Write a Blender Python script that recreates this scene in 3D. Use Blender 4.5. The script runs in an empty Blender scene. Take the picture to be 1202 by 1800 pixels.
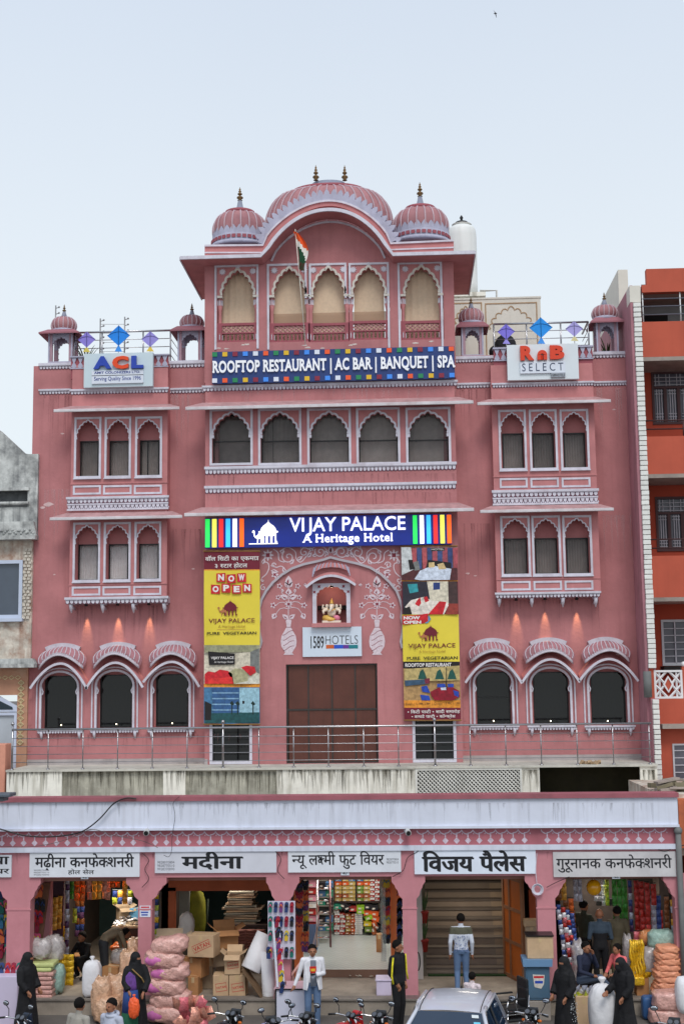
import bpy, bmesh, math, random
from mathutils import Vector, Matrix
random.seed(7)
S = bpy.context.scene
COL = S.collection
# camera, sky, sun, exposure
G = .31        # street level
CAMLOC = Vector((0, -34, 7.0))
F = 2300.0
_d = Matrix(((1, 0, 0), (0, 1, 0), (0, 0, 1)))
def cam_axes():
 yv = Vector((119.0, -300.0, -F)).normalized()        # world +Y seen in camera space
 roll = 0.012
 xv = Vector((math.cos(roll), math.sin(roll), 0)); xv = (xv - yv * xv.dot(yv)).normalized()
 zv = xv.cross(yv)
 return xv, yv, zv
_x, _y, _z = cam_axes()
ROT = Matrix(((_x.x, _x.y, _x.z), (_y.x, _y.y, _y.z), (_z.x, _z.y, _z.z)))   # cam vec -> world
cd = bpy.data.cameras.new('camera'); cam = bpy.data.objects.new('camera', cd); COL.objects.link(cam)
cam.matrix_world = Matrix.Translation(CAMLOC) @ ROT.to_4x4()
cd.sensor_fit = 'VERTICAL'; cd.sensor_height = 36.0; cd.sensor_width = 24.0
cd.lens = F / 1800 * 36.0; cd.clip_end = 2000; cd.clip_start = 0.5
S.camera = cam
w = bpy.data.worlds.new('World'); S.world = w; w.use_nodes = True
nt = w.node_tree; bg = nt.nodes['Background']
sk = nt.nodes.new('ShaderNodeTexSky'); sk.sky_type = 'NISHITA'; sk.sun_disc = False
SUN_EL, SUN_ROT = math.radians(52), math.radians(165)
sk.sun_elevation = SUN_EL; sk.sun_rotation = SUN_ROT; sk.air_density = 1.0; sk.dust_density = 3.0; sk.ozone_density = 1.5
mx = nt.nodes.new('ShaderNodeMix'); mx.data_type = 'RGBA'; mx.blend_type = 'MIX'
mx.inputs[0].default_value = 0.84
tc = nt.nodes.new('ShaderNodeTexCoord'); sp = nt.nodes.new('ShaderNodeSeparateXYZ'); nt.links.new(tc.outputs['Generated'], sp.inputs[0])
rp = nt.nodes.new('ShaderNodeValToRGB'); nt.links.new(sp.outputs[2], rp.inputs[0])
rp.color_ramp.elements[0].position = 0.0; rp.color_ramp.elements[0].color = (.85, .925, .95, 1)
rp.color_ramp.elements[1].position = 0.55; rp.color_ramp.elements[1].color = (.66, .745, .87, 1)
e = rp.color_ramp.elements.new(.27); e.color = (.83, .895, .94, 1)
nz = nt.nodes.new('ShaderNodeTexNoise'); nz.inputs['Scale'].default_value = 2.2; nz.inputs['Detail'].default_value = 3
nt.links.new(tc.outputs['Generated'], nz.inputs[0])
mm = nt.nodes.new('ShaderNodeMapRange'); nt.links.new(nz.outputs[0], mm.inputs[0]); mm.inputs[3].default_value = 10.0; mm.inputs[4].default_value = 10.7
sc = nt.nodes.new('ShaderNodeVectorMath'); sc.operation = 'SCALE'
nt.links.new(rp.outputs[0], sc.inputs[0]); nt.links.new(mm.outputs[0], sc.inputs['Scale'])
nt.links.new(sk.outputs[0], mx.inputs[6]); nt.links.new(sc.outputs[0], mx.inputs[7]); nt.links.new(mx.outputs[2], bg.inputs[0])
bg.inputs[1].default_value = 0.1
sl = bpy.data.lights.new('sun', 'SUN'); sl.energy = 1.5; sl.angle = math.radians(22); sl.color = (1, .96, .9)
so = bpy.data.objects.new('sun', sl); COL.objects.link(so)
_sd = Vector((math.sin(math.radians(12)) * math.cos(SUN_EL), -math.cos(math.radians(12)) * math.cos(SUN_EL), math.sin(SUN_EL)))
so.rotation_euler = _sd.to_track_quat('Z', 'Y').to_euler(); so.location = (6, -30, 40)
sk.sun_rotation = math.atan2(_sd.x, _sd.y)
S.view_settings.view_transform = 'Standard'; S.view_settings.look = 'None'; S.view_settings.gamma = 1
S.view_settings.use_curve_mapping = False; S.view_settings.exposure = 0.1
S.cycles.max_bounces = 6; S.cycles.transparent_max_bounces = 16
S.render.film_transparent = False
# photo geometry -> world
def P(px, py, Y):
 d = ROT @ Vector((px - 601, -(py - 900), -F))
 t = (Y - CAMLOC.y) / d.y
 p = CAMLOC + d * t
 return p.x, p.z
def R(x0, y0, x1, y1, Y):
 xm, ym = (x0 + x1) / 2, (y0 + y1) / 2
 return P(x0, ym, Y)[0], P(x1, ym, Y)[0], P(xm, y1, Y)[1], P(xm, y0, Y)[1]
def PL(pts, Y): return [P(a, b, Y) for a, b in pts]
# objects
def setp(o, label=None, cat=None, group=None, kind=None):
 if label: o['label'] = label
 if cat: o['category'] = cat
 if group: o['group'] = group
 if kind: o['kind'] = kind
 return o
ORG = {}
def thing(name, label, cat, loc=(0, 0, 0), group=None, rz=0):
 o = bpy.data.objects.new(name, None); COL.objects.link(o); o.location = loc; o.rotation_euler = (0, 0, rz)
 o.empty_display_size = .2
 ORG[o.name] = Vector(loc) if rz == 0 else None
 return setp(o, label, cat, group)
class MB:
 def __init__(s): s.v = []; s.f = []; s.m = []; s.cm = 0; s.sm = []
 def add(s, vs, fs, sm=False):
  n = len(s.v); s.v += [tuple(p) for p in vs]
  for f in fs: s.f.append([n + i for i in f]); s.m.append(s.cm); s.sm.append(sm)
  return s
 def box(s, x0, x1, y0, y1, z0, z1):
  if x0 > x1: x0, x1 = x1, x0
  if y0 > y1: y0, y1 = y1, y0
  if z0 > z1: z0, z1 = z1, z0
  return s.add([(x0,y0,z0),(x1,y0,z0),(x1,y1,z0),(x0,y1,z0),(x0,y0,z1),(x1,y0,z1),(x1,y1,z1),(x0,y1,z1)],
   [(0,3,2,1),(4,5,6,7),(0,1,5,4),(1,2,6,5),(2,3,7,6),(3,0,4,7)])
 def obox(s, c, size, rz=0, ry=0, rx=0):
  M = Matrix.Translation(c) @ Matrix.Rotation(rz, 4, 'Z') @ Matrix.Rotation(ry, 4, 'Y') @ Matrix.Rotation(rx, 4, 'X')
  a, b, d = [q / 2 for q in size]
  vs = [M @ Vector(p) for p in [(-a,-b,-d),(a,-b,-d),(a,b,-d),(-a,b,-d),(-a,-b,d),(a,-b,d),(a,b,d),(-a,b,d)]]
  return s.add(vs, [(0,3,2,1),(4,5,6,7),(0,1,5,4),(1,2,6,5),(2,3,7,6),(3,0,4,7)])
 def bev(s, x0, x1, y0, y1, z0, z1, b=.02):
  if x0 > x1: x0, x1 = x1, x0
  if y0 > y1: y0, y1 = y1, y0
  bm = bmesh.new(); bmesh.ops.create_cube(bm, size=1)
  for v in bm.verts: v.co = ((x0+x1)/2 + v.co.x*(x1-x0), (y0+y1)/2 + v.co.y*(y1-y0), (z0+z1)/2 + v.co.z*(z1-z0))
  bmesh.ops.bevel(bm, geom=bm.edges[:], offset=b, segments=2, affect='EDGES', profile=.6)
  bm.verts.index_update(); s.add([v.co.copy() for v in bm.verts], [[v.index for v in f.verts] for f in bm.faces]); bm.free(); return s
 def prism(s, poly, y0, y1):
  n = len(poly)
  a = sum(poly[i][0]*poly[(i+1)%n][1]-poly[(i+1)%n][0]*poly[i][1] for i in range(n))
  if a < 0: poly = poly[::-1]
  if y0 > y1: y0, y1 = y1, y0
  vs = [(x, y0, z) for x, z in poly] + [(x, y1, z) for x, z in poly]
  fs = [list(range(n)), [2*n-1-i for i in range(n)]]
  fs += [(i, n+i, n+(i+1)%n, (i+1)%n) for i in range(n)]
  return s.add(vs, fs)
 def flat(s, poly, y):
  n = len(poly); a = sum(poly[i][0]*poly[(i+1)%n][1]-poly[(i+1)%n][0]*poly[i][1] for i in range(n))
  if a < 0: poly = poly[::-1]
  return s.add([(x, y, z) for x, z in poly], [list(range(n))])
 def tube(s, pts, r, n=6, cap=True):
  pts = [Vector(p) for p in pts]; L = len(pts)
  rs = r if isinstance(r, (list, tuple)) else [r]*L
  vs = []; prev = None
  for i, p in enumerate(pts):
   t = (pts[min(i+1, L-1)] - pts[max(i-1, 0)])
   if t.length < 1e-9: t = Vector((0,0,1))
   t.normalize()
   if prev is None:
    u = t.cross(Vector((0,0,1)) if abs(t.z) < .9 else Vector((1,0,0))).normalized()
   else: u = (prev - t*prev.dot(t)).normalized()
   prev = u; q = t.cross(u)
   for k in range(n):
    a = 2*math.pi*k/n; vs.append(p + (u*math.cos(a) + q*math.sin(a))*rs[i])
  fs = [(i*n+k, i*n+(k+1)%n, (i+1)*n+(k+1)%n, (i+1)*n+k) for i in range(L-1) for k in range(n)]
  s.add(vs, fs, n > 5)
  if cap:
   b = len(s.v) - len(vs)
   s.f.append([b+k for k in range(n)][::-1]); s.f.append([b+(L-1)*n+k for k in range(n)]); s.m += [s.cm]*2; s.sm += [False]*2
  return s
 def lathe(s, cx, cy, prof, n=16, sx=1, sy=1, sm=True, a0=0, a1=2*math.pi):
  full = abs(a1-a0-2*math.pi) < 1e-6; m = n if full else n+1
  vs = [(cx + r*sx*math.cos(a0+(a1-a0)*k/n), cy + r*sy*math.sin(a0+(a1-a0)*k/n), z) for r, z in prof for k in range(m)]
  fs = []
  for i in range(len(prof)-1):
   for k in range(n): fs.append((i*m+k, i*m+(k+1)%m, (i+1)*m+(k+1)%m, (i+1)*m+k))
  s.add(vs, fs, sm); b = len(s.v)-len(vs)
  if full:
   for i, rev in ((0, True), (len(prof)-1, False)):
    if prof[i][0] > 1e-4:
     q = [b+i*m+k for k in range(m)]; s.f.append(q[::-1] if rev else q); s.m.append(s.cm); s.sm.append(False)
  return s
 def ball(s, c, r, n=10, sc=(1,1,1)):
  prof = [(max(r*math.sin(math.pi*i/(n//2+2)), 1e-5), c[2]-r*sc[2]*math.cos(math.pi*i/(n//2+2))) for i in range(n//2+3)]
  return s.lathe(c[0], c[1], prof, n, sc[0], sc[1])
 def ribbon(s, pts, w, y0, y1, closed=False, side=1, w2=None):
  """band of width w to the left (side=1) of an XZ path, between y0 and y1"""
  L = len(pts); offs = []
  for i in range(L):
   a = pts[(i-1) % L] if closed else pts[max(i-1, 0)]; b = pts[(i+1) % L] if closed else pts[min(i+1, L-1)]
   tx, tz = b[0]-a[0], b[1]-a[1]; l = math.hypot(tx, tz) or 1
   offs.append((pts[i][0]-tz/l*w*side, pts[i][1]+tx/l*w*side))
  vs = []
  for i in range(L):
   (x, z), (u, v) = pts[i], offs[i]
   vs += [(x,y0,z),(u,y0,v),(u,y1,v),(x,y1,z)]
  fs = []
  rng = range(L if closed else L-1)
  for i in rng:
   a, b = 4*i, 4*((i+1) % L)
   for k in range(4): fs.append((a+k, a+(k+1)%4, b+(k+1)%4, b+k) if side > 0 else (b+k, b+(k+1)%4, a+(k+1)%4, a+k))
  if not closed: fs += [(0,3,2,1), (4*L-4,4*L-3,4*L-2,4*L-1)]
  return s.add(vs, fs)
 def frame(s, x0, x1, z0, z1, w, y0, y1):
  s.box(x0, x1, y0, y1, z1-w, z1); s.box(x0, x1, y0, y1, z0, z0+w)
  s.box(x0, x0+w, y0, y1, z0+w, z1-w); return s.box(x1-w, x1, y0, y1, z0+w, z1-w)
 def mesh(s, name, mats, off=(0,0,0)):
  me = bpy.data.meshes.new(name)
  me.from_pydata([(a-off[0], b-off[1], c-off[2]) for a, b, c in s.v], [], s.f)
  for m in (mats if isinstance(mats, (list, tuple)) else [mats]): me.materials.append(m)
  me.polygons.foreach_set('material_index', s.m); me.polygons.foreach_set('use_smooth', s.sm); me.update()
  return me
 def new(s, name, mats, parent=None, label=None, kind=None, world=True, loc=(0,0,0), rot=(0,0,0), origin=None):
  """link as one object. Vertices are in world space: they are shifted to the parent's (or given) origin"""
  off = Vector((0,0,0))
  if parent is not None and world: off = ORG.get(parent.name) or Vector((0,0,0))
  if origin is not None: off = Vector(origin)
  o = bpy.data.objects.new(name, s.mesh(name, mats, off)); COL.objects.link(o)
  if parent is not None:
   o.parent = parent; o.location = loc; ORG[o.name] = off
  else:
   o.location = off if origin is not None else loc; ORG[o.name] = off
  o.rotation_euler = rot
  return setp(o, label, kind=kind)
def inst(name, me, loc, rot=(0,0,0), scale=(1,1,1), parent=None, label=None, cat=None, group=None):
 o = bpy.data.objects.new(name, me); COL.objects.link(o)
 if parent is not None: loc = Vector(loc) - (ORG.get(parent.name) or Vector((0,0,0))); o.parent = parent
 o.location = loc; o.rotation_euler = rot; o.scale = scale
 return setp(o, label, cat, group)
def copy_tree(o, parent=None, loc=None, rz=None, label=None, group=None):
 c = o.copy(); COL.objects.link(c)
 if parent is not None: c.parent = parent
 if loc is not None: c.location = loc
 if rz is not None: c.rotation_euler = (0, 0, rz)
 if label: c['label'] = label
 if group: c['group'] = group
 for ch in list(o.children): copy_tree(ch, c)
 return c
# materials
def lin(c):
 return tuple(((q/255)/12.92 if q/255 <= .04045 else ((q/255+.055)/1.055)**2.4) for q in c) + (1,)
MC = {}
def mat(name, rgb, rough=.7, metal=0, var=.12, scale=2.0, bump=0, bscale=30, grime=0, gcol=(70,62,58), emit=0, streak=0, spec=.4, alpha=1, obj_rand=0, coat=0, sheen=0, trans=0, dirtz=None):
 """painted / real colour given as sRGB of the surface itself, with world-space noise variation, streaks and relief"""
 if name in MC: return MC[name]
 if name[:6] in ('print_', 'stripe') and name not in ('print_yellow', 'print_maroon', 'print_black', 'print_white', 'print_brown', 'print_camel'): var, scale, grime, gcol = .28, 13, .4, tuple(int(q*.5) for q in rgb)
 m = bpy.data.materials.new(name); m.use_nodes = True; MC[name] = m
 n = m.node_tree; b = n.nodes['Principled BSDF']; L = n.links.new
 base = lin(rgb); b.inputs['Roughness'].default_value = rough; b.inputs['Metallic'].default_value = metal
 b.inputs['Specular IOR Level'].default_value = spec; b.inputs['Alpha'].default_value = alpha
 if coat: b.inputs['Coat Weight'].default_value = coat; b.inputs['Coat Roughness'].default_value = .08
 if trans: b.inputs['Transmission Weight'].default_value = trans
 if emit:
  b.inputs['Emission Color'].default_value = base; b.inputs['Emission Strength'].default_value = emit
 g = n.nodes.new('ShaderNodeNewGeometry')
 col = None
 if var or grime or streak or obj_rand:
  nz = n.nodes.new('ShaderNodeTexNoise'); nz.inputs['Scale'].default_value = scale; nz.inputs['Detail'].default_value = 5; nz.inputs['Roughness'].default_value = .6
  L(g.outputs['Position'], nz.inputs['Vector'])
  r = n.nodes.new('ShaderNodeMapRange'); L(nz.outputs[0], r.inputs[0]); r.inputs[1].default_value = .3; r.inputs[2].default_value = .7
  r.inputs[3].default_value = 1-var; r.inputs[4].default_value = 1+var
  v = n.nodes.new('ShaderNodeVectorMath'); v.operation = 'SCALE'; v.inputs[0].default_value = base[:3]; L(r.outputs[0], v.inputs['Scale']); col = v.outputs[0]
  if obj_rand:
   oi = n.nodes.new('ShaderNodeObjectInfo'); rr = n.nodes.new('ShaderNodeMapRange'); L(oi.outputs['Random'], rr.inputs[0]); rr.inputs[3].default_value = 1-obj_rand; rr.inputs[4].default_value = 1+obj_rand
   v2 = n.nodes.new('ShaderNodeVectorMath'); v2.operation = 'SCALE'; L(col, v2.inputs[0]); L(rr.outputs[0], v2.inputs['Scale']); col = v2.outputs[0]
  def over(fac, c):
   nonlocal col
   mxx = n.nodes.new('ShaderNodeMix'); mxx.data_type = 'RGBA'; L(fac, mxx.inputs[0]); L(col, mxx.inputs[6]); mxx.inputs[7].default_value = lin(c); col = mxx.outputs[2]
  if grime:
   n2 = n.nodes.new('ShaderNodeTexNoise'); n2.inputs['Scale'].default_value = scale*.6; n2.inputs['Detail'].default_value = 8; n2.inputs['Roughness'].default_value = .7
   mp = n.nodes.new('ShaderNodeVectorMath'); mp.operation = 'ADD'; mp.inputs[1].default_value = (11.3, 4.1, 7.7); L(g.outputs['Position'], mp.inputs[0]); L(mp.outputs[0], n2.inputs['Vector'])
   r2 = n.nodes.new('ShaderNodeMapRange'); L(n2.outputs[0], r2.inputs[0]); r2.inputs[1].default_value = .48; r2.inputs[2].default_value = .72; r2.inputs[4].default_value = grime
   over(r2.outputs[0], gcol)
  if streak:
   mp = n.nodes.new('ShaderNodeVectorMath'); mp.operation = 'MULTIPLY'; mp.inputs[1].default_value = (5.5, 5.5, .45); L(g.outputs['Position'], mp.inputs[0])
   n3 = n.nodes.new('ShaderNodeTexNoise'); n3.inputs['Scale'].default_value = 1.3; n3.inputs['Detail'].default_value = 6; L(mp.outputs[0], n3.inputs['Vector'])
   r3 = n.nodes.new('ShaderNodeMapRange'); L(n3.outputs[0], r3.inputs[0]); r3.inputs[1].default_value = .5; r3.inputs[2].default_value = .75; r3.inputs[4].default_value = streak
   over(r3.outputs[0], gcol)
  L(col, b.inputs['Base Color'])
  if emit: L(col, b.inputs['Emission Color'])
 else: b.inputs['Base Color'].default_value = base
 if bump:
  nb = n.nodes.new('ShaderNodeTexNoise'); nb.inputs['Scale'].default_value = bscale; nb.inputs['Detail'].default_value = 4; L(g.outputs['Position'], nb.inputs['Vector'])
  bp = n.nodes.new('ShaderNodeBump'); bp.inputs['Strength'].default_value = bump; bp.inputs['Distance'].default_value = .02; L(nb.outputs[0], bp.inputs['Height']); L(bp.outputs[0], b.inputs['Normal'])
 return m
PINK = mat('pink_paint', (181,121,123), .85, var=.14, scale=.9, bump=.25, bscale=14, grime=.5, gcol=(154,100,102), streak=.35, spec=.2)
PINK2 = mat('pink_trim_paint', (190,127,128), .8, spec=.2, var=.12, scale=2, grime=.35, gcol=(160,106,110), streak=.2, bump=.12)
PINK_D = mat('deep_pink_paint', (152,80,90), .7, var=.1, scale=2, grime=.2, gcol=(120,60,70))
PINK_A = mat('arcade_pink_paint', (194,130,138), .75, var=.08, scale=1.5, bump=.15, bscale=14, grime=.35, gcol=(150,92,96), streak=.12)
WHT = mat('white_trim_paint', (206,204,216), .65, var=.1, scale=4, grime=.45, gcol=(160,146,154), streak=.25)
LIL = mat('lilac_trim_paint', (172,172,192), .65, var=.12, scale=4, grime=.4, gcol=(132,124,140), streak=.2)
WHT_B = mat('white_band_paint', (212,217,232), .7, var=.06, scale=1.2, streak=.35, gcol=(168,170,180), bump=.2, bscale=9)
BLK = mat('black_frame', (24,24,26), .4, var=.1)
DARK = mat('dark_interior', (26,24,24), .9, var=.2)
ROOMW = mat('interior_plaster', (96,86,78), .9, var=.2)
GLASS = mat('tinted_glass', (60,60,62), .08, var=.0, spec=.5, alpha=.3)
GLASS_D = mat('dark_glass', (16,17,18), .05, var=0, spec=.45, alpha=.86)
GLASS_L = mat('clear_glass', (90,92,96), .1, var=0, alpha=.12)
CURT = mat('grey_curtain', (244,242,242), .9, obj_rand=.1, var=.12, scale=5)
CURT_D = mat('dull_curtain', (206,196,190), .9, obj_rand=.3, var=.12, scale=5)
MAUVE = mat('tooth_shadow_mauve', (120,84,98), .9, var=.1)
CREAM = mat('cream_curtain', (214,190,164), .95, var=.07, scale=14, bump=.1)
STEEL = mat('steel', (176,176,180), .3, metal=1, var=.04)
CHROME = mat('chrome', (220,220,222), .08, metal=1, var=0)
GOLD = mat('brass', (112,86,56), .5, metal=.6, var=.2, scale=20)
CONC = mat('grey_concrete', (232,230,220), .9, var=.14, scale=1.8, bump=.4, bscale=20, grime=.3, gcol=(142,136,118), streak=.65)
CONC_D = mat('stained_concrete', (176,174,160), .9, var=.25, scale=2.5, bump=.4, bscale=25, grime=.7, gcol=(96,92,80), streak=.8)
BLUE = mat('navy_sign', (22,44,112), .35, var=.05, emit=.06)
WSIGN = mat('white_sign', (214,220,232), .35, var=.03)
INK = mat('black_ink', (26,28,34), .6, var=.15, scale=20)
def emi(name, rgb, st):
 if name in MC: return MC[name]
 return mat(name, rgb, .5, var=0, emit=st)
# lettering
_gc = {}
def glyph(s, offset=0.0, shear=0.0):
 k = (s, offset, shear)
 if k in _gc: return _gc[k]
 c = bpy.data.curves.new('t', 'FONT'); c.body = s; c.size = 1; c.offset = offset; c.resolution_u = 3; c.shear = shear
 o = bpy.data.objects.new('t', c); COL.objects.link(o)
 dg = bpy.context.evaluated_depsgraph_get(); me = bpy.data.meshes.new_from_object(o.evaluated_get(dg))
 vs = [(v.co.x, v.co.y) for v in me.vertices]; fs = [list(p.vertices) for p in me.polygons]
 bpy.data.objects.remove(o); bpy.data.curves.remove(c); bpy.data.meshes.remove(me)
 _gc[k] = (vs, fs); return _gc[k]
_adv = {}
def advance(ch, offset=0):
 if ch not in _adv:
  if ch == ' ':
   a = glyph('n n')[0]; b = glyph('nn')[0]; _adv[ch] = max(x for x, y in a) - max(x for x, y in b)
  else:
   a = glyph(ch+'|')[0]; b = glyph('|')[0]
   _adv[ch] = max(x for x, y in a) - max(x for x, y in b)
 return _adv[ch]
def solid(mb, vs, fs, to, y0, depth):
 """extrude flat 2D faces (list) into mb: front at y0, back at y0+depth"""
 n = len(vs); A = [to(x, z) for x, z in vs]
 V = [(x, y0, z) for x, z in A] + ([(x, y0+depth, z) for x, z in A] if depth else [])
 ar = 0
 for f in fs:
  for i in range(len(f)):
   a, b = A[f[i]], A[f[(i+1) % len(f)]]; ar += a[0]*b[1]-b[0]*a[1]
 FF = [f if ar > 0 else f[::-1] for f in fs]
 out = list(FF)
 if depth:
  ec = {}
  for f in FF:
   for i in range(len(f)): ec[(f[i], f[(i+1) % len(f)])] = 1
  for (a, b) in ec:
   if (b, a) not in ec: out.append([b, a, a+n, b+n])
 mb.add(V, out)
def text(mb, s, x0, x1, z0, z1, y, depth=.0, offset=0.0, fit='both', shear=0.0, slope=0.0):
 """Latin text filling the box x0..x1, z0..z1 (cap height) at plane y"""
 vs, fs = glyph(s, offset, shear)
 if not vs: return mb
 a = min(v[0] for v in vs); b = max(v[0] for v in vs); c = min(v[1] for v in vs); d = max(v[1] for v in vs)
 if fit == 'cap': c = 0; d = max(v[1] for v in glyph('H', offset)[0])
 sx = (x1-x0)/(b-a); sz = (z1-z0)/(d-c)
 solid(mb, vs, fs, lambda x, z: (x0+(x-a)*sx, z0+(z-c)*sz + slope*(x-a)*sx), y, depth)
 return mb
SER = {'R':[(.1,0,.17),(.92,0,.14),(.06,1,.12)],'O':[],'F':[(.16,0,.2),(.06,1,.1)],'T':[(.5,0,.22)],'P':[(.16,0,.2),(.06,1,.1)],
 'E':[(.06,0,.1),(.06,1,.1)],'S':[],'A':[(.08,0,.13),(.92,0,.13)],'U':[(.12,1,.17),(.88,1,.17)],'N':[(.1,1,.16),(.9,1,.13),(.1,0,.16)],
 'C':[],'B':[(.06,1,.1),(.06,0,.1)],'Q':[],'|':[],'H':[(.12,0,.17),(.88,0,.17),(.12,1,.17),(.88,1,.17)],'e':[],'r':[(.2,0,.3),(.08,1,.14)],
 'i':[(.5,0,.75),(.2,.72,.4)],'t':[(.7,0,.2)],'a':[(.95,0,.15)],'g':[],'o':[],'l':[(.5,0,.8),(.2,1,.4)]}
def serif_text(mb, s, x0, x1, z0, z1, y, depth=.03, offset=.02, per=None):
 """slab-serif lettering: glyph outlines with slabs at the stroke ends; per(i, ch, mb) called for each letter"""
 H = max(v[1] for v in glyph('H', offset)[0]); pos = 0; lay = []
 for ch in s:
  lay.append((ch, pos)); pos += advance(ch) + .03
 W = pos; sx = (x1-x0)/W; sz = (z1-z0)/H
 for ch, p in lay:
  if ch == ' ': continue
  m = mb if per is None else MB()
  vs, fs = glyph(ch, offset)
  solid(m, vs, fs, lambda x, z: (x0+(p+x)*sx, z0+z*sz), y, depth)
  a = min(v[0] for v in vs); b = max(v[0] for v in vs); d = max(v[1] for v in vs); zb = 0
  for k, (fx, fz, hw) in enumerate(SER.get(ch, [])):
   cx = x0+(p+a+(b-a)*fx)*sx; hwid = hw*(b-a)*sx; zz = z0+(zb+(d-zb)*fz)*sz; t = .075*sz
   lo, hi = (zz-.1*t, zz+t) if fz < .1 else (zz-t, zz+.1*t)
   m.box(cx-hwid, cx+hwid, y-.0012-.0004*k, y+depth*.9, lo, hi)
  if per: per(ch, m)
def clip_right(vs, fs, xc):
 bm = bmesh.new(); bv = [bm.verts.new((x, z, 0)) for x, z in vs]
 for f in fs:
  try: bm.faces.new([bv[i] for i in f])
  except ValueError: pass
 bmesh.ops.bisect_plane(bm, geom=bm.verts[:]+bm.edges[:]+bm.faces[:], plane_co=(xc,0,0), plane_no=(1,0,0), clear_outer=True)
 bm.verts.index_update(); r = ([(v.co.x, v.co.y) for v in bm.verts], [[v.index for v in f.verts] for f in bm.faces]); bm.free(); return r
def deva_layout(tokens):
 """tokens: list of strings; 'X-' = half form of X (right stem cut away); '*ksh-' special. Marks stay inside their token"""
 out = []; pos = 0
 for t in tokens:
  if t == ' ': pos += .32; continue
  half = t.endswith('-'); q = t.rstrip('-')
  if q in ('*ksh', '*tra'):
   def seg(pts, w):
    V, Fc = [], []
    for i in range(len(pts)-1):
     (a, b), (c, d) = pts[i], pts[i+1]; l = math.hypot(c-a, d-b) or 1; nx, nz = -(d-b)/l*w/2, (c-a)/l*w/2
     ex, ez = (c-a)/l*w*.3, (d-b)/l*w*.3
     k = len(V); V += [(a-nx-ex, b-nz-ez), (c-nx+ex, d-nz+ez), (c+nx+ex, d+nz+ez), (a+nx-ex, b+nz-ez)]; Fc.append([k, k+1, k+2, k+3])
    return V, Fc
   w_ = .068
   if q == '*ksh':
    adv = .58; strokes = [[(0,.60),(adv,.60)], [(.06,.58),(.10,.47),(.20,.45),(.28,.50),(.24,.40),(.12,.34),(.06,.26),(.10,.17),(.20,.17),(.27,.24),(.24,.31),(.36,.05)], [(.26,.24),(.36,.40),(.47,.40)]]
    if not half: strokes.append([(.47,.60),(.47,0)])
    else: adv = .45
   else:
    adv = .46; strokes = [[(0,.60),(adv,.60)], [(.36,.60),(.36,0)], [(.36,.42),(.18,.42),(.10,.36)], [(.34,.26),(.04,.05)]]
   V, Fc = [], []
   for st in strokes:
    v2, f2 = seg(st, w_); k = len(V); V += v2; Fc += [[i+k for i in f] for f in f2]
   out.append((V, Fc, pos)); pos += adv; continue
  vs, fs = glyph(q); a = advance(q)
  if half:
   xc = a - .17 if q not in ('क', 'ट') else a - .12
   vs, fs = clip_right(vs, fs, xc); out.append((vs, fs, pos)); pos += xc + .0
  else: out.append((vs, fs, pos)); pos += a
 return out
def deva(mb, tokens, x0, x1, z0, z1, y, depth=.0, bold=.0, slope=0.0):
 lay = deva_layout(tokens)
 xs = [v[0]+p for vs, fs, p in lay for v in vs]; zs = [v[1] for vs, fs, p in lay for v in vs]
 a, b, c, d = min(xs), max(xs), min(zs), max(zs); sx = (x1-x0)/(b-a+bold); sz = (z1-z0)/(d-c)
 k = 0
 for vs, fs, p in lay:
  for (bx, bz) in ([(0,0)] if not bold else [(0,0),(bold*.33,-bold*.25),(bold*.66,-bold*.4),(bold,-bold*.5),(bold*.5,bold*.1)]):
   k += 1
   solid(mb, vs, fs, lambda x, z: (x0+(p+x-a+bx)*sx, z0+(z-c+bz)*sz+slope*(p+x-a)*sx), y-.00025*(k % 7), depth)
 return mb
# ground and setting
YA, YR, YW, YC, YB = -6.3, -1.9, 0.0, -.55, -.38     # arcade front, railing, wing wall, centre block front, bay front
m = MB(); m.add([(-400,-60,G),(400,-60,G),(400,600,G),(-400,600,G)], [(0,1,2,3)])
m.new('street', mat('street_asphalt', (96,92,88), .9, var=.18, scale=1.5, bump=.5, bscale=60, grime=.5, gcol=(120,112,104)), kind='structure')
# hotel
hotel = thing('hotel_building', 'pink hotel with white cusped window arches, domed roof pavilion and corner kiosks', 'hotel', (0, 0, 0))
def cells(mb, X0, X1, Z0, Z1, y0, y1, holes):
 """solid wall slab with rectangular openings, no overlapping pieces"""
 zs = sorted({Z0, Z1} | {min(max(h[k], Z0), Z1) for h in holes for k in (2, 3)})
 for a, b in zip(zs[:-1], zs[1:]):
  if b-a < 1e-5: continue
  zc = (a+b)/2; cut = sorted((h[0], h[1]) for h in holes if h[2] < zc < h[3]); x = X0
  for c0, c1 in cut:
   if c0 > x: mb.box(x, c0, y0, y1, a, b)
   x = max(x, c1)
  if x < X1: mb.box(x, X1, y0, y1, a, b)
 return mb
def cusped(X0, X1, zs, zt, n=9, amp=None, steps=6, point=.18):
 """cusped pointed arch path from left spring to right spring"""
 w = (X1-X0)/2; cx = (X0+X1)/2; h = zt-zs; amp = amp if amp is not None else .085*w; pts = []
 N = n*steps
 for i in range(N+1):
  t = math.pi*(1 - i/N); c, s_ = math.cos(t), math.sin(t)
  base_x = w*c; base_z = h*(s_**.9)*(1-point) + h*point*max(0, 1-abs(c)*1.15)**1.2
  l = abs(math.sin(math.pi*i/steps)); a = amp*(l-1)
  pts.append((cx+base_x+c*a*.9, zs+base_z+s_*a))
 pts[0] = (X0, zs); pts[-1] = (X1, zs)
 return pts
def spandrel(mb, X0, X1, zt, pts, y0, y1):
 mb.prism([(X0, pts[0][1]-.0)] + list(pts) + [(X1, pts[-1][1]), (X1, zt), (X0, zt)], y0, y1)
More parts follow.
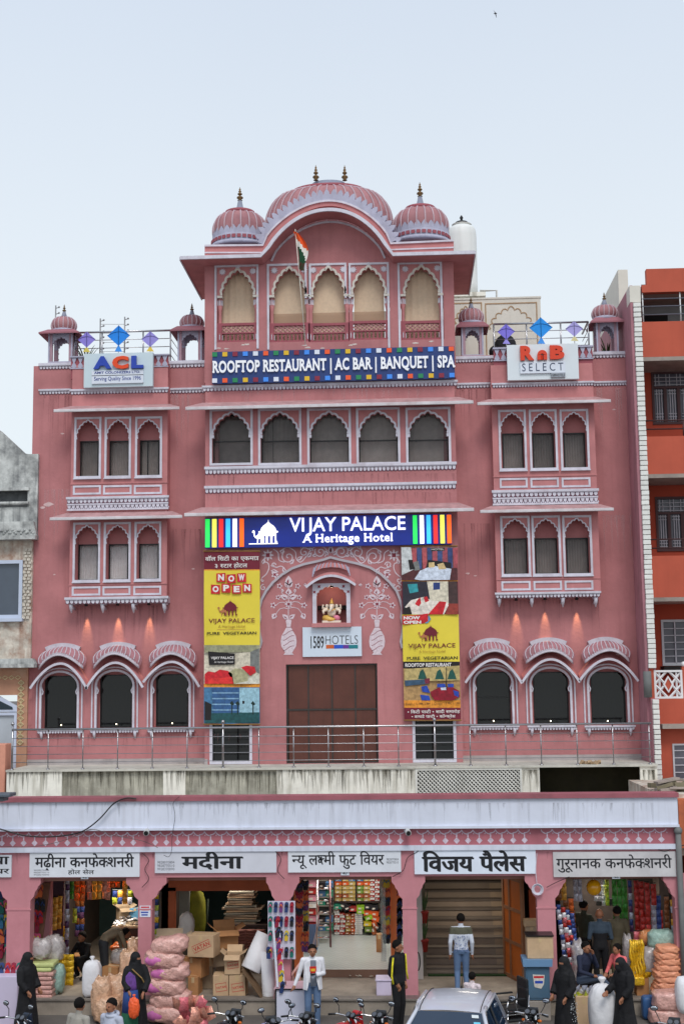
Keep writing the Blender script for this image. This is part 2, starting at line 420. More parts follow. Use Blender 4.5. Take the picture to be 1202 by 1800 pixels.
def dentils(mb, X0, X1, Z0, Z1, y, mats=2, lattice=False, step=None):
 """white band with a row of rounded pendant teeth over gaps with painted shade; cm 0 = white, 1 = mauve shade"""
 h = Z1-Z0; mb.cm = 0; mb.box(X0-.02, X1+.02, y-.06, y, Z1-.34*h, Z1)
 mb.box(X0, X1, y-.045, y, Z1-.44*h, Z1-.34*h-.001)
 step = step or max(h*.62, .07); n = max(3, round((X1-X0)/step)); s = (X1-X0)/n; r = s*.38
 mb.cm = 1; mb.box(X0, X1, y-.006, y, Z0, Z1-.441*h); mb.cm = 0  # mauve strip paints the shade between the teeth
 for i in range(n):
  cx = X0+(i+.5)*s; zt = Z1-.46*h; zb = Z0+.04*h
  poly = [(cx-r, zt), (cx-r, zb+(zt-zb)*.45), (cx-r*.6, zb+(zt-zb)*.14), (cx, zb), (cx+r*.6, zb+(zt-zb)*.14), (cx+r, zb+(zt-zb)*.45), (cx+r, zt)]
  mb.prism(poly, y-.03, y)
def chajja(mb, X0, X1, ztop, zedge, ywall, yout, th=.07, tip=.12):
 """sloping stone eave slab with a rounded front edge, ends cut back"""
 x0, x1 = X0+tip, X1-tip
 vs = [(x0,ywall,ztop),(x1,ywall,ztop),(X1,yout,zedge+th),(X0,yout,zedge+th),(x0,ywall,ztop-.05),(x1,ywall,ztop-.05),(X1,yout,zedge),(X0,yout,zedge)]
 mb.cm = 0; mb.add(vs, [(3,2,1,0),(4,5,6,7),(0,4,7,3),(1,2,6,5),(0,1,5,4)])
 mb.cm = 1; mb.add([(X0,yout,zedge),(X1,yout,zedge),(X1,yout,zedge+th),(X0,yout,zedge+th),(X0+.01,yout-.02,zedge+.012),(X1-.01,yout-.02,zedge+.012),(X1-.01,yout-.02,zedge+th-.012),(X0+.01,yout-.02,zedge+th-.012)],
  [(4,5,6,7),(0,1,5,4),(2,3,7,6),(0,4,7,3),(1,2,6,5)]); mb.cm = 0
EAVE = [mat('eave_top_paint', (180,140,142), .85, var=.2, scale=4, grime=.6, gcol=(140,108,110)), mat('eave_edge_paint', (206,202,206), .7, var=.12, scale=4, grime=.5, gcol=(170,130,130))]
Ztop_wing = P(210, 640, YW)[1]
XL = P(55, 900, YW)[0]; XR = P(1119, 900, YW)[0]
XC0 = P(361, 800, YC)[0]; XC1 = P(801, 800, YC)[0]
ZT = 5.0                                  # terrace level
ZCT = P(580, 668, YC)[1]                  # top of centre block
wall_mb = MB(); wall_mb.cm = 0
LB = R(125, 640, 294.5, 1052, YB); RB = R(867, 640, 1048, 1044, YB)
low = {}                                   # lower windows holes
LOWL = [(80,1188,135.4,1278), (177,1186,232.7,1276.5), (275,1185,331.5,1275)]
LOWR = [(837.5,1181,896,1271), (937,1181,998,1271), (1038,1181,1098,1271)]
def lowhole(q):
 x0, x1, z0, z1 = R(q[0]-6, q[1]-7, q[2]+1, q[3]+3, YW) if q[0] < 500 else R(q[0]-3, q[1]-7, q[2]+3, q[3]+3, YW); return (x0, x1, z0, z1)
holesL = [lowhole(q) for q in LOWL]; holesR = [lowhole(q) for q in LOWR]
bl = (LB[0]+.12, LB[1]-.12, LB[2]+.15, Ztop_wing-.9); br = (RB[0]+.12, RB[1]-.12, RB[2]+.15, Ztop_wing-.9)
XCm0, XCm1 = XC0+.1, XC1-.1
cells(wall_mb, XL, XCm0, 3.4, Ztop_wing, YW, YW+.3, holesL+[bl])
cells(wall_mb, XCm1, XR, 3.4, Ztop_wing, YW, YW+.3, holesR+[br])
wall_mb.box(XL, XL+.3, YW+.3, 9, 3.4, Ztop_wing); wall_mb.box(XR-.3, XR, YW+.3, 9, 3.4, Ztop_wing); wall_mb.box(XL+.3, XR-.3, 8.7, 9, 3.4, Ztop_wing)
for side, (a, b) in (('L', (XL, XC0)), ('R', (XC1, XR))):
 pass
wall_mb.new('wall', PINK, hotel)
grs = MB()
for k in range(7):
 z = ZT+.35+k*.33
 for (xa, xb) in ((XL, holesL[0][0]-.25), (holesL[0][1]+.25, holesL[1][0]-.25), (holesL[1][1]+.25, holesL[2][0]-.25), (holesL[2][1]+.25, XC0-.05), (XC1+.05, holesR[0][0]-.25), (holesR[0][1]+.25, holesR[1][0]-.25), (holesR[1][1]+.25, holesR[2][0]-.25), (holesR[2][1]+.25, XR)):
  if xb-xa > .05: grs.box(xa+.004, xb, YW-.008, YW+.01, z, z+.31)
grs.new('plaster_courses', PINK, hotel, kind='stuff')
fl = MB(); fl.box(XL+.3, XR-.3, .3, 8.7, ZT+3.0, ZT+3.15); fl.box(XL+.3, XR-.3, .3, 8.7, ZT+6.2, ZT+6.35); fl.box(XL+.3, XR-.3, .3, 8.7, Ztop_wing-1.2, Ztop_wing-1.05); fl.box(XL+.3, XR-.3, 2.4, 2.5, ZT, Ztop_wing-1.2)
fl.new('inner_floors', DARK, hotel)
for a, b, y in ((XL, XCm0, YW), (XCm1, XR, YW), (XC0, P(369,1330,YC)[0]-.05, YC)):
 sk_ = MB(); sk_.box(a, b, y-.03, y-.0005, ZT, ZT+.14); sk_.new('skirting', mat('grey_skirting', (168,160,160), .8, var=.15, grime=.5), hotel)
random.seed(19)
for px, py, r in ((85,887,.16),(76,892,.08),(110,762,.06),(822,1008,.07),(835,1012,.05),(1078,720,.05),(96,1010,.04),(340,1000,.05),(1085,1150,.06)):
 x, z = P(px, py, YW); m = MB(); m.prism([(x+r*random.uniform(.6,1.2)*math.cos(j*.7), z+r*.4*random.uniform(.6,1.2)*math.sin(j*.7)) for j in range(9)], YW-.004, YW-.0006); m.new('peeled_patch', mat('peeled_plaster', (208,180,180), .9, var=.2, scale=9), hotel)
ter = MB(); ter.box(P(12,1343,YR)[0], P(1155,1343,YR)[0], YR-.05, 9, ZT-.05, ZT)
ter.new('terrace_slab', mat('terrace_cement', (196,194,184), .9, var=.15, grime=.4), hotel)
def sash(mb, x0, x1, z0, z1, y, w=.035, mid=None):
 mb.frame(x0, x1, z0, z1, w, y-.03, y+.02)
 if mid: mb.box(x0+w, x1-w, y-.028, y+.018, mid-w/2, mid+w/2)
def curtain(mb, x0, x1, z0, z1, y, folds=10, amp=.009):
 n = folds*4; vs = []
 for i in range(n+1):
  x = x0+(x1-x0)*i/n; yy = y+amp*math.sin(i*math.pi/2+.4)+amp*.4*math.sin(i*1.7)
  vs += [(x, yy, z0), (x, yy, z1)]
 mb.add(vs, [(2*i, 2*i+2, 2*i+3, 2*i+1) for i in range(n)], True)
def bay_window(fr, gl, yf, depth, curt, gmat=GLASS, gap=None):
 """outer white frame px rect fr on plane yf, glass px rect gl on plane yf+depth"""
 x0, x1, z0, z1 = R(*fr, yf); yb = yf+depth
 wb = .055
 t = MB(); t.frame(x0, x1, z0, z1, wb, yf-.035, yf)
 t.box(x0-.01, x1+.01, yf-.06, yf-.0, z0-.03, z0)          # sill lip
 o = t.new('window', WHT, hotel)
 ix0, ix1, iz0, iz1 = x0+wb, x1-wb, z0+wb, z1-wb
 zs = iz1-(iz1-iz0)*.32
 pts = cusped(ix0+.0, ix1-.0, zs, iz1-.035, n=9, amp=.035)
 s = MB(); spandrel(s, ix0, ix1, iz1, pts, yf-.004, yf+.07); s.new('arch_panel', PINK2, o)
 tr = MB(); tr.ribbon([(a, b) for a, b in pts], .03, yf-.022, yf-.005, side=1)
 cx = (ix0+ix1)/2
 for s_ in (-1, 1): tr.box(cx+s_*((ix1-ix0)/2)-.02, cx+s_*((ix1-ix0)/2)+.02, yf-.022, yf, zs-.05, zs)
 tr.new('arch_trim', WHT, o)
 gx0, gx1, gz0, gz1 = R(*gl, yb)
 gx0 = max(gx0, ix0-.0); gx1 = min(gx1, ix1+.0)
 bk = MB()
 bk.box(ix0-.05, ix0, yf+.001, yb+.05, iz0-.05, iz1); bk.box(ix1, ix1+.05, yf+.001, yb+.05, iz0-.05, iz1)
 bk.box(ix0, ix1, yf+.071, yb+.05, iz1, iz1+.05); bk.box(ix0, ix1, yf+.001, yb+.05, iz0-.05, iz0)
 bk.box(ix0, ix1, yb, yb+.05, gz1, iz1)
 bk.box(ix0, gx0, yb, yb+.05, iz0, gz1) if gx0-ix0 > .01 else None
 bk.box(gx1, ix1, yb, yb+.05, iz0, gz1) if ix1-gx1 > .01 else None
 bk.new('reveal', PINK2, o)
 f = MB(); sash(f, gx0, gx1, iz0+.005, gz1-.002, yb+.0, .032); f.new('frame', BLK, o)
 g = MB(); g.box(gx0+.03, gx1-.03, yb+.012, yb+.016, iz0+.03, gz1-.03); g.new('pane', gmat, o)
 c = MB()
 if gap:
  xm = gx0+(gx1-gx0)*gap
  curtain(c, gx0+.02, xm-.02, iz0, gz1, yb+.12, 5); curtain(c, xm+.02, gx1-.02, iz0, gz1, yb+.12, 5)
 else: curtain(c, gx0+.01, gx1-.01, iz0, gz1, yb+.12, 8)
 c.new('curtain', curt, o)
 return (ix0-.001, ix1+.001, iz0-.001, iz1+.001)
def bay(side, up_fr, up_gl, lo_fr, lo_gl, up_pan, lo_pan, B, curts, chU, chL, band, shelf, brk, par):
 X0, X1, Z0, Z1 = B
 holes = []
 gaps = [None, None, .35] if side == 'L' else [None]*3
 for i, (f, g) in enumerate(zip(up_fr, up_gl)): holes.append(bay_window(f, g, YB, .36, curts[0], GLASS, gaps[i] if side == 'L' else None))
 for i, (f, g) in enumerate(zip(lo_fr, lo_gl)): holes.append(bay_window(f, g, YB, .36, curts[1], GLASS_L if side == 'L' else GLASS))
 w = MB(); cells(w, X0, X1, Z0, Z1, YB, YB+.06, holes)
 w.box(X0, X0+.06, YB+.06, YW+.02, Z0, Z1); w.box(X1-.06, X1, YB+.06, YW+.02, Z0, Z1); w.box(X0+.06, X1-.06, YB+.06, YW+.02, Z0, Z0+.06)
 bay_o = w.new('bay', PINK2, hotel)
 for q in up_pan+lo_pan:
  x0, x1, z0, z1 = R(*q, YB); p = MB(); p.frame(x0, x1, z0, z1, .05, YB-.02, YB); p.new('panel_trim', WHT, bay_o)
 for q in (up_pan[0][1]-4, lo_pan[0][1]-4):
  z = P((up_pan[0][0]+up_pan[2][2])/2, q, YB)[1]; l = MB(); l.box(X0-.01, X1+.01, YB-.02, YB, z-.015, z+.015); l.new('string_course', PINK2, bay_o)
 x0, x1, z0, z1 = R(*band, YB); zm = (z0+z1)/2
 d = MB(); dentils(d, x0, x1, zm+.01, z1, YB-.05); d.box(x0, x1, YB-.05, YB-.0, zm+.01, z1);
 d.box(x0, x1, YB-.07, YB, zm-.03, zm+.005); d.box(x0, x1, YB-.07, YB, z0, z0+.05)
 n = max(6, round((x1-x0)/.11)); s_ = (x1-x0)/n; hz = zm-.03-z0-.05
 for i in range(n):
  cx = x0+(i+.5)*s_; zc = z0+.05+hz/2
  d.prism([(cx-s_*.44, zc+hz*.5), (cx-s_*.3, zc-.02), (cx, zc-hz*.48), (cx+s_*.3, zc-.02), (cx+s_*.44, zc+hz*.5)], YB-.055, YB-.015)
  d.prism([(cx-s_*.2+s_/2, z0+.05), (cx+s_/2, z0+.05+hz*.4), (cx+s_*.2+s_/2, z0+.05)], YB-.055, YB-.015)
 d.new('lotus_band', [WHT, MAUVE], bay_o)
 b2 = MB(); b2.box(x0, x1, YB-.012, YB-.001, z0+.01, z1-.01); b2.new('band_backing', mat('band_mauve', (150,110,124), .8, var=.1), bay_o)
 x0, x1, z0, z1 = R(*shelf, YB-.05); d = MB(); dentils(d, x0, x1, z0, z1, YB-.05); d.box(x0+.02, x1-.02, YB-.05, YW, z0+.02, z1-.0)
 d.new('base_shelf', [WHT, MAUVE], bay_o)
 for bx in brk:
  xx, zz = P(bx, shelf[3], YB-.02); zb = P(bx, shelf[3]+16, YB-.02)[1]; b3 = MB()
  b3.prism([(xx-.045, zz+.06), (xx+.045, zz+.06), (xx+.045, zz-.02), (xx-.045, zz-.02)], YB-.03, YW)
  b3.tube([(xx, YB-.0, zz), (xx, YB+.05, zz-(zz-zb)*.5), (xx, YB+.1, zb)], [.055, .045, .015], 8)
  b3.tube([(xx, YB+.02, zz-.05), (xx, YW, zz-.12)], .035, 6)
  b3.new('bracket', WHT, bay_o)
 for (a, b, yt, yb_) in (chU, chL):
  YO = YB-.42; X_0, _ = P(a, yt, YO); X_1, _ = P(b, yt, YO); ze = P((a+b)/2, yb_, YO)[1]
  zt = ze+.25; e = MB(); chajja(e, X_0, X_1, zt, ze, YB-.0, YO, .08, .34); e.new('eave', EAVE, bay_o)
 for q in par:
  x0, x1, z0, z1 = R(*q[:4], YB-.01); d = MB(); dentils(d, x0, x1, z0, z1, YB); d.new('tooth_band', [WHT, MAUVE], bay_o)
 return bay_o
bayL = bay('L', [(131.3,733.5,178.6,840.7),(184.6,733,231,840),(238.2,732.5,285.5,839)], [(141.8,775.4,174.5,834),(193.5,775,228,833.5),(247,774,281,832.5)],
 [(129,918.5,177,1023),(183,918,230.5,1022),(237,917,284,1021)], [(137,957,173.5,1016),(191,956.5,226.5,1015),(244.5,956,280,1014)],
 [(129,853.5,178,869.5),(182,853,232,869),(236,852.5,285,868.5)], [(127,1031,177,1047),(181,1030.5,230,1046.5),(235,1030,284,1046)],
 LB, [CURT_D, CURT], (95,316,712,722.5), (88,321,903,913), (119.5,873,297,897), (116,1049,295.5,1061), [124.5,180,234,288.6],
 [(125,683,296,692),])
bayR = bay('R', [(876,720.5,924.6,827),(930,720,979,826.3),(984,719.5,1034.5,825.5)], [(882.5,762,919.5,821.5),(935.5,761.5,973,821),(990,761,1028,820)],
 [(879.6,907,931.4,1012.5),(934.4,906.5,985,1012),(988.6,906,1040,1011.5)], [(885.5,946.5,926,1006),(940,946,979.5,1005.5),(994.5,945.5,1033.5,1005)],
 [(877.6,840.5,926.7,857.5),(931.6,840,981.5,857),(986.4,839.5,1037,856.5)], [(880.6,1021.5,932,1038),(937,1021,987,1037.5),(991.5,1020.5,1042,1037)],
 RB, [CURT_D, CURT_D], (838,1073,700,710), (843,1078,890,900), (865,861,1050,887.5), (870.6,1040.5,1054,1050.5), [877,934.4,989,1046.8],
 [(865,672,1042,680),])
tb = [(70,684,124,693),(297,682,360,691),(802,673,865,682),(1042,670,1112,678)]
for q in tb:
 x0, x1, z0, z1 = R(*q, YW-.02); d = MB(); dentils(d, x0, x1, z0, z1, YW); d.new('tooth_band', [WHT, MAUVE], hotel)
for q in [(70,640,126,649),(297,636,360,646),(800,628,866,637),(1040,620,1112,629)]:
 x0, x1, z0, z1 = R(*q, YW-.02); d = MB(); dentils(d, x0, x1, z0, z1, YW); d.box(x0-.02, x1+.02, YW-.05, YW+.33, z1, z1+.03); d.new('tooth_band', [WHT, MAUVE], hotel)
for q in [(125,627,296,645),(867,612,1041,631)]:
 x0, x1, z0, z1 = R(*q, YB); d = MB()
 d.cm = 1; d.box(x0, x1, YB+.02, YB+.1, z0-.3, z1); d.cm = 0
 d.box(x0-.02, x1+.02, YB-.04, YB+.12, z1, z1+.04); d.box(x0-.01, x1+.01, YB-.02, YB+.019, z0-.03, z0+.0)
 n = round((x1-x0)/.17); s_ = (x1-x0)/n; h = z1-z0
 for i in range(n):
  cx = x0+(i+.5)*s_
  d.prism([(cx-s_*.06, z0), (cx-s_*.42, z0+.02), (cx-s_*.3, z0+h*.3), (cx-s_*.1, z0+h*.5), (cx-s_*.42, z0+h), (cx+s_*.42, z0+h), (cx+s_*.1, z0+h*.5), (cx+s_*.3, z0+h*.3), (cx+s_*.42, z0+.02), (cx+s_*.06, z0)], YB-.01, YB+.019)
 d.new('lotus_parapet', [LIL, PINK_D], hotel)
# lower arched windows with canopies
def arcpts(x0, z0, xa, za, x1, z1, n=20, flare=.0, k=1.0):
 """smooth bangla curve through left end, apex and right end"""
 out = []
 for i in range(n+1):
  t = -1+2*i/n; zz = z0 if t < 0 else z1; xx = xa+(xa-x0)*t if t < 0 else xa+(x1-xa)*t
  s = 1-abs(t)**1.75*k - flare*max(0, abs(t)-.8); out.append((xx, zz+(za-zz)*(1-abs(t)**1.9)))
 return out
def low_window(g, can, dome, shelf, hole, light=False):
 yb = YW+.24; hx0, hx1, hz0, hz1 = hole
 r = (hx1-hx0)/2; cx = (hx0+hx1)/2; zs = hz1-.02-r*.78; pts = []
 N = 20
 for i in range(N+1):
  a = math.pi*(1-i/N); pts.append((cx+r*math.cos(a), zs+r*.78*math.sin(a)*1.0))
 L = [(hx0, zs-.22), (hx0+.035, zs-.19), (hx0+.05, zs-.12), (hx0+.02, zs-.06)]; Rr = [(hx0+hx1-a, b) for a, b in L[::-1]]
 path = L+pts+Rr
 t = MB(); t.ribbon([(hx0, hz0), (hx0, zs-.22)]+pts+[(hx1, zs-.22), (hx1, hz0)], .055, YW-.05, YW-.002, side=1)
 t.ribbon([(a+(a-cx)*.11/r, b+max(0, (b-zs))*.12/r) for a, b in [(hx0, hz0), (hx0, zs-.22)]+pts+[(hx1, zs-.22), (hx1, hz0)]], .035, YW-.035, YW-.002, side=1)
 o = t.new('arched_window', WHT, hotel)
 s = MB(); s.prism([(hx0, zs-.22)]+path[1:-1]+[(hx1, zs-.22), (hx1, hz1), (hx0, hz1)], YW+.005, YW+.09); s.new('arch_panel', PINK2, o)
 tr = MB(); tr.ribbon(path, .028, YW-.02, YW+.004, side=1); tr.new('arch_trim', WHT, o)
 gx0, gx1, gz0, gz1 = R(*g, yb); gx0 = max(gx0, hx0); gx1 = min(gx1, hx1)
 bk = MB(); bk.box(hx0-.05, hx0, YW+.301, yb+.5, hz0, hz1); bk.box(gx0-.4 if gx0-.4 > hx0 else hx0, gx0, yb, yb+.05, hz0, hz1) if gx0-hx0 > .005 else None
 bk.box(gx1, hx1, yb, yb+.05, hz0, hz1) if hx1-gx1 > .005 else None
 bk.box(gx0, gx1, yb, yb+.05, gz1, hz1) if hz1 > gz1 else None
 bk.new('reveal', PINK2, o)
 f = MB(); sash(f, gx0, gx1, hz0, gz1, yb, .03, mid=hz0+(gz1-hz0)*.52 if light else None); f.new('frame', BLK, o)
 p = MB(); p.box(gx0+.028, gx1-.028, yb+.012, yb+.016, hz0+.028, gz1-.028); p.new('pane', GLASS_D, o)
 c = MB()
 if light: c.box(gx0+.18, gx0+.42, yb+.3, yb+.32, hz0, gz1)
 else: curtain(c, gx0, gx1, hz0, gz1, yb+.35, 7)
 c.new('curtain', CURT_D, o)
 lp = MB(); lp.ball((cx, yb+.0-.03, hz0+.09), .016, 8); lp.new('lamp_bulb', emi('bulb', (255,236,200), 6), o)
 ye = YW-.32; A = P(can[0], can[1], ye); B = P(can[2], can[3], ye); C_ = P(can[4], can[5], ye)
 pe = arcpts(A[0], A[1], B[0], B[1], C_[0], C_[1], 22); c = MB()
 n = len(pe); vs = []
 for (x, z) in pe: vs += [(x, ye, z), (x, YW+.0, z+.16), (x, YW+.0, z+.10), (x, ye+.0, z-.045)]
 fs = []
 for i in range(n-1):
  a, b = 4*i, 4*i+4
  fs += [(a, b, b+1, a+1), (a+2, b+2, b+3, a+3)]
 fs += [(0,1,2,3), (4*n-4, 4*n-1, 4*n-2, 4*n-3)]
 c.add(vs, fs, False); cn = c.new('canopy', PINK2, o)
 e = MB(); e.ribbon([(x, z-.05) for x, z in pe], .06, ye-.035, ye+.0, side=1); e.new('canopy_edge', WHT, o)
 yd = YW-.2; A = P(dome[0], dome[1], yd); B = P(dome[2], dome[3], yd); C_ = P(dome[4], dome[5], yd); T = P(dome[2], dome[6], YW-.05)
 base = arcpts(A[0], A[1], B[0], B[1], C_[0], C_[1], 24); wtop = (C_[0]-A[0])*.5*.68; tcx = (A[0]+C_[0])/2
 tz = T[1]-.09
 top = [(tcx+(-1+2*i/24)*wtop, tz-.10*abs(-1+2*i/24)**2) for i in range(25)]
 d = MB(); vs = []; M_ = 7
 for i in range(25):
  t_ = -1+2*i/24
  for j in range(M_+1):
   u = j/M_; x = base[i][0]*(1-u)+top[i][0]*u + math.sin(u*math.pi)*t_*.15; z = base[i][1]*(1-u)+top[i][1]*u + math.sin(u*math.pi)*.03
   y = YW-.02-.34*math.cos(u*math.pi/2)*math.sqrt(max(0, 1-(t_*.93)**2)) - .05*(1-u)
   vs.append((x, y, z))
 fs = [(i*(M_+1)+j, (i+1)*(M_+1)+j, (i+1)*(M_+1)+j+1, i*(M_+1)+j+1) for i in range(24) for j in range(M_)]
 d.add(vs, fs, True); d.new('half_dome', mat('hood_pink', (170,120,128), .8, var=.15, scale=5, grime=.4), o)
 rb = MB()
 for i in range(1, 24, 2):
  q = [Vector(vs[i*(M_+1)+j]) + Vector((0,-.012,0)) for j in range(1, M_+1)]
  rb.tube(q, .013, 5)
 for i in range(0, 24):
  a, b = Vector(vs[i*(M_+1)]), Vector(vs[(i+1)*(M_+1)]); mid = (a+b)/2
  rb.add([a+Vector((0,-.03,0)), b+Vector((0,-.03,0)), b+Vector((0,-.03,.05)), mid+Vector((0,-.04,.085)), a+Vector((0,-.03,.05))], [(0,1,2,3,4)])
 rb.tube([Vector(vs[i*(M_+1)])+Vector((0,-.035,-.0)) for i in range(25)], .022, 6)
 capp = [(x, z) for x, z in top]; rb.ribbon([(x*1+ (x-tcx)*.08, z-.03) for x, z in capp], .10, YW-.11, YW-.0, side=1)
 for i in range(0, 24, 2):
  x, z = capp[i]; x2, z2 = capp[i+2]; rb.prism([(x+(x-tcx)*.08, z-.028), (x2+(x2-tcx)*.08, z2-.028), ((x+x2)/2+((x+x2)/2-tcx)*.08, (z+z2)/2-.085)], YW-.10, YW-.02)
 rb.new('dome_trim', mat('hood_trim', (198,192,202), .7, var=.12, scale=6, grime=.4, gcol=(150,134,144)), o)
 x0, x1, z0, z1 = R(*shelf, YW-.1); d = MB(); dentils(d, x0, x1, z0, z1, YW-.08); d.box(x0+.02, x1-.02, YW-.08, YW, z0+(z1-z0)*.5, z1)
 for fx in (x0+.1, x1-.1):
  d.tube([(fx, YW-.1, z0+.05), (fx, YW-.07, z0-.06), (fx, YW-.03, z0-.15)], [.045, .035, .012], 8)
 d.new('sill_shelf', [WHT, MAUVE], o)
cansL = [(55.5,1208,107.5,1165,152,1209), (153,1209,203.5,1163.5,250,1206), (254,1197,303,1162,349,1205)]
cansR = [(819,1198,868.5,1158,915,1199), (918.7,1197,967,1157.5,1016.7,1197), (1019,1195,1069,1157,1119,1195)]
domL = [(69.5,1176,107,1152,147,1175,1129), (165.6,1175,204,1150,245,1174,1127), (264.6,1173,303,1150,342,1173,1125)]
domR = [(826,1166,868,1145,905,1166,1120), (924,1166,967,1145,1006,1166,1119), (1027,1165,1069,1144,1105,1164,1118)]
shL = [(66,1281,146,1289.5), (159,1280,244,1288.5), (259.5,1279,342,1287.5)]
shR = [(826.7,1275,911,1283.5), (927.7,1275,1012,1283.5), (1028,1275,1115,1283.5)]
for q in range(3):
 low_window(LOWL[q], cansL[q], domL[q], shL[q], holesL[q])
 low_window(LOWR[q], cansR[q], domR[q], shR[q], holesR[q], light=(q == 0))
# centre block
cw = MB(); ch = []
c5 = [(369,718.5,444.6,818),(454,718,530,817.6),(540,717.5,617,817.2),(626,716.5,703,816.6),(713,716,792,816)]
for i, q in enumerate(c5):
 x0, x1, z0, z1 = R(*q, YC); wb = .06
 t = MB(); t.frame(x0, x1, z0+.0, z1, wb, YC-.03, YC); o = t.new('window', WHT, hotel)
 ix0, ix1, iz0, iz1 = x0+wb, x1-wb, z0+wb, z1-wb; zs = iz1-(iz1-iz0)*.46
 pts = cusped(ix0+.03, ix1-.03, zs, iz1-.05, n=9, amp=.045)
 s = MB(); s.prism([(ix0, zs-.0)]+pts+[(ix1, zs), (ix1, iz1), (ix0, iz1)], YC+.0, YC+.16); s.new('arch_panel', PINK2, o)
 tr = MB(); tr.ribbon(pts, .05, YC-.022, YC-.001, side=1)
 for xx in (ix0+.0, ix1-.05): tr.box(xx, xx+.05, YC-.022, YC+.1, zs-.08, zs)
 tr.new('arch_trim', WHT, o)
 yb = YC+.22; bk = MB()
 bk.box(ix0-.04, ix0, YC+.06, yb+.1, iz0-.04, iz1); bk.box(ix1, ix1+.04, YC+.06, yb+.1, iz0-.04, iz1); bk.box(ix0, ix1, YC+.001, yb+.1, iz0-.04, iz0)
 bk.new('reveal', PINK2, o)
 f = MB(); sash(f, ix0+.001, ix1-.001, iz0+.001, iz1, yb, .03, mid=iz0+(iz1-iz0)*.44); f.new('frame', BLK, o)
 p = MB(); p.box(ix0+.03, ix1-.03, yb+.012, yb+.016, iz0+.03, iz1); p.new('pane', GLASS, o)
 c = MB()
 if i == 1: curtain(c, ix0+.3, ix1-.02, iz0, iz1, yb+.15, 6); curtain(c, ix0+.02, ix0+.28, iz0, iz1, yb+.2, 3, .01)
 elif i == 0: curtain(c, ix0+.01, ix1-.01, iz0, iz1, yb+.5, 4)
 else: curtain(c, ix0+.01, ix1-.01, iz0, iz1, yb+.15, 5, .01)
 c.new('curtain', CURT_D, o)
 ch.append((ix0-.001, ix1+.001, iz0-.001, iz1+.001))
door = R(503, 1167, 664, 1330, YC); door = (door[0], door[1], ZT+.01, door[3])
dl = R(369, 960, 443, 1330, YC); dl = (dl[0], dl[1], ZT+.01, P(400, 1235, YC)[1]); dr = R(722, 960, 798, 1330, YC); dr = (dr[0], dr[1], ZT+.01, P(760, 1230, YC)[1])
niche = R(556.5, 1027, 609, 1094.5, YC)
ZG = P(580, 905, YC)[1]
cells(cw, XC0, XC1, 3.4, ZCT, YC, YC+.3, ch+[door, dl, dr, niche])
cw.box(XC0, XC0+.3, YC+.3, YW, 3.4, ZCT); cw.box(XC1-.3, XC1, YC+.3, YW, 3.4, ZCT); cw.box(XC0, XC1, YW, YW+.3, P(580,690,YC)[1]-.3, ZCT)
cw.new('centre_wall', PINK, hotel)
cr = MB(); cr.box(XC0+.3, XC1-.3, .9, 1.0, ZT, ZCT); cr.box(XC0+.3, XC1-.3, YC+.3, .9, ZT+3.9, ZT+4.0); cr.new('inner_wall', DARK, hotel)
for q in [(361,816.5,801,830), (361,850.5,801,863.5)]:
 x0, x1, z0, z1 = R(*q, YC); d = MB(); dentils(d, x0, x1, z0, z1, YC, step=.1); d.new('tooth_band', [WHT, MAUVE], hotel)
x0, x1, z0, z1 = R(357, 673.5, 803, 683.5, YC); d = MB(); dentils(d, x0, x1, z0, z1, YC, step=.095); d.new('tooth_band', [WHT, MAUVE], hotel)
for (a, b, ze) in ((326,832,716.5), (324,833,904.5)):
 YO = YC-.5; X_0 = P(a, ze, YO)[0]; X_1 = P(b, ze, YO)[0]; z = P(580, ze-1, YO)[1]; e = MB(); chajja(e, X_0, X_1, z+.30, z, YC, YO, .09, .36); e.new('eave', EAVE, hotel)
